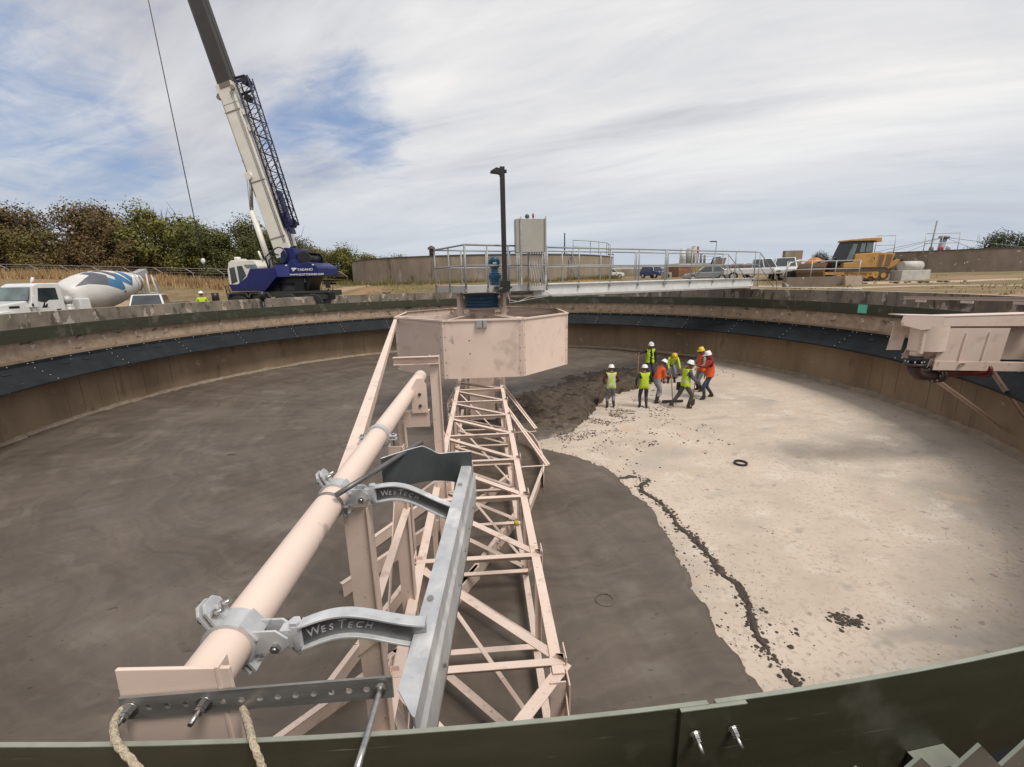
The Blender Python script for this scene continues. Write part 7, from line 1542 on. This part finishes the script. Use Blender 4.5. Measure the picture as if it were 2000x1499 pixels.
person('worker in bright orange shirt leaning over a long handled rake', at(6.93, .53), R(-72), ORG, GJ, HW, None, lean=22, head=14, hands=((.02, .50, 1.02), (-.02, .38, .72)), feet=((-.12, .14), (.14, -.12)), tall=1.05, sleeve=ORG)
person('worker in dark jacket and open lime vest holding a pole out, farthest back', at(8.02, 4.05, .04), R(172), BK, DK, HW, dict(mat=LIME, open=True), lean=2, hands=((.0, .0, 0), (.2, .1, .8)) if False else ((-.26, .08, .82), (.64, .20, 1.22)), tall=1.06)
person('worker in lime long sleeved shirt and yellow helmet bending down', at(8.86, 3.45), R(168), LIME, LJ, HY, None, lean=44, head=18, drop=.06, hands=((-.26, .52, .68), (.24, .50, .72)), feet=((-.14, -.05), (.14, .05)), tall=1.04)
person('worker in lime vest with grey purple sleeves striding right past a shovel', at(7.655, -.45), R(-88), PU, KH, HW, dict(mat=LIME, tape=True), lean=8, head=10, hands=((-.10, .40, 1.05), (.12, .38, 1.02)), feet=((-.10, -.46, .06), (.10, .10)), tall=1.08, extra='pouch', boots=(.05, .035, .03))
person('worker in yellow helmet, grey shirt and orange vest, partly behind the red hooded man', at(9.435, 1.75), R(95), GY, LJ, HY, dict(mat=ORG), lean=4, hands=((-.2, .3, 1.0), (.22, .28, .92)), tall=1.11)
person('worker in red hooded top and orange vest pointing left, rightmost of the crew', at(9.2, .62), R(80), RD, DJ, HW, dict(mat=ORG), lean=7, head=8, hands=((-.10, .50, 1.25), (.18, .12, .85)), feet=((-.20, .20), (.14, -.20)), tall=1.13, hood=True, boots=(.055, .03, .02))
person('worker in lime shirt and white helmet behind the left rim near the crane', (-16.0, 10.4, -.88), R(30), LIME, DK, HW, None, lean=3, hands=((-.2, .3, 1.0), (.2, .3, 1.0)), tall=1.04, group='workers outside the tank')
person('person in dark blue overalls crouching on the right rim, cut by the photo edge', (16.55, -4.75, .40), R(82), pm('dark blue overalls', (.012, .02, .075)), pm('dark blue overalls', (.012, .02, .075)), HW, None, lean=62, head=-10, drop=.45, hands=((-.26, .80, .05), (.30, .72, .10)), feet=((-.2, .05), (.2, .0)), tall=1.0, group='workers outside the tank')
WD = pm('worn wooden handle', (.28, .19, .11)); BL_ = pm('dirty steel blade', (.05, .04, .035))
def tool(name, label, a, b, head):
    g = thing(name, label, name, tuple(b)); m = MB(); m.tube([a, b], .018, n=7); m.build('handle', WD, g); a, b = V(a), V(b); d = (b - a).normalized()
    m = MB()
    if head == 'rake': m.beam(b + V((-.42, .02, .02)), b + V((.42, -.02, .02)), .05, .10)
    else: m.poly([(-.09, 0), (.09, 0), (.10, .2), (0, .3), (-.10, .2)], b, d.cross(V((0, 1, 0))).normalized() if abs(d.y) < .9 else (1, 0, 0), d, (0, .02, .0))
    m.build('blade', BL_, g)
tool('rake', 'long handled screed rake held by the orange shirted worker', (7.42, .30, -2.55), (7.55, .30, floor_z(7.5) + .05), 'rake')
tool('shovel', 'shovel held out by the farthest back worker, leftmost tool', (7.38, 3.85, -2.28), (7.15, 3.3, floor_z(7.9) + .12), 'shovel')
tool('shovel', 'slanting shovel held by the bending lime shirted worker', (8.62, 3.0, -2.85), (7.75, 2.2, -3.35), 'shovel')
tool('shovel', 'upright shovel in front of the striding worker', (8.08, -.42, -2.15), (8.02, -.42, floor_z(8.0) + .32), 'shovel')
tool('shovel', 'shovel standing beside the leftmost worker', (4.78, .50, -2.8), (4.55, .62, floor_z(4.6) + .28), 'shovel')
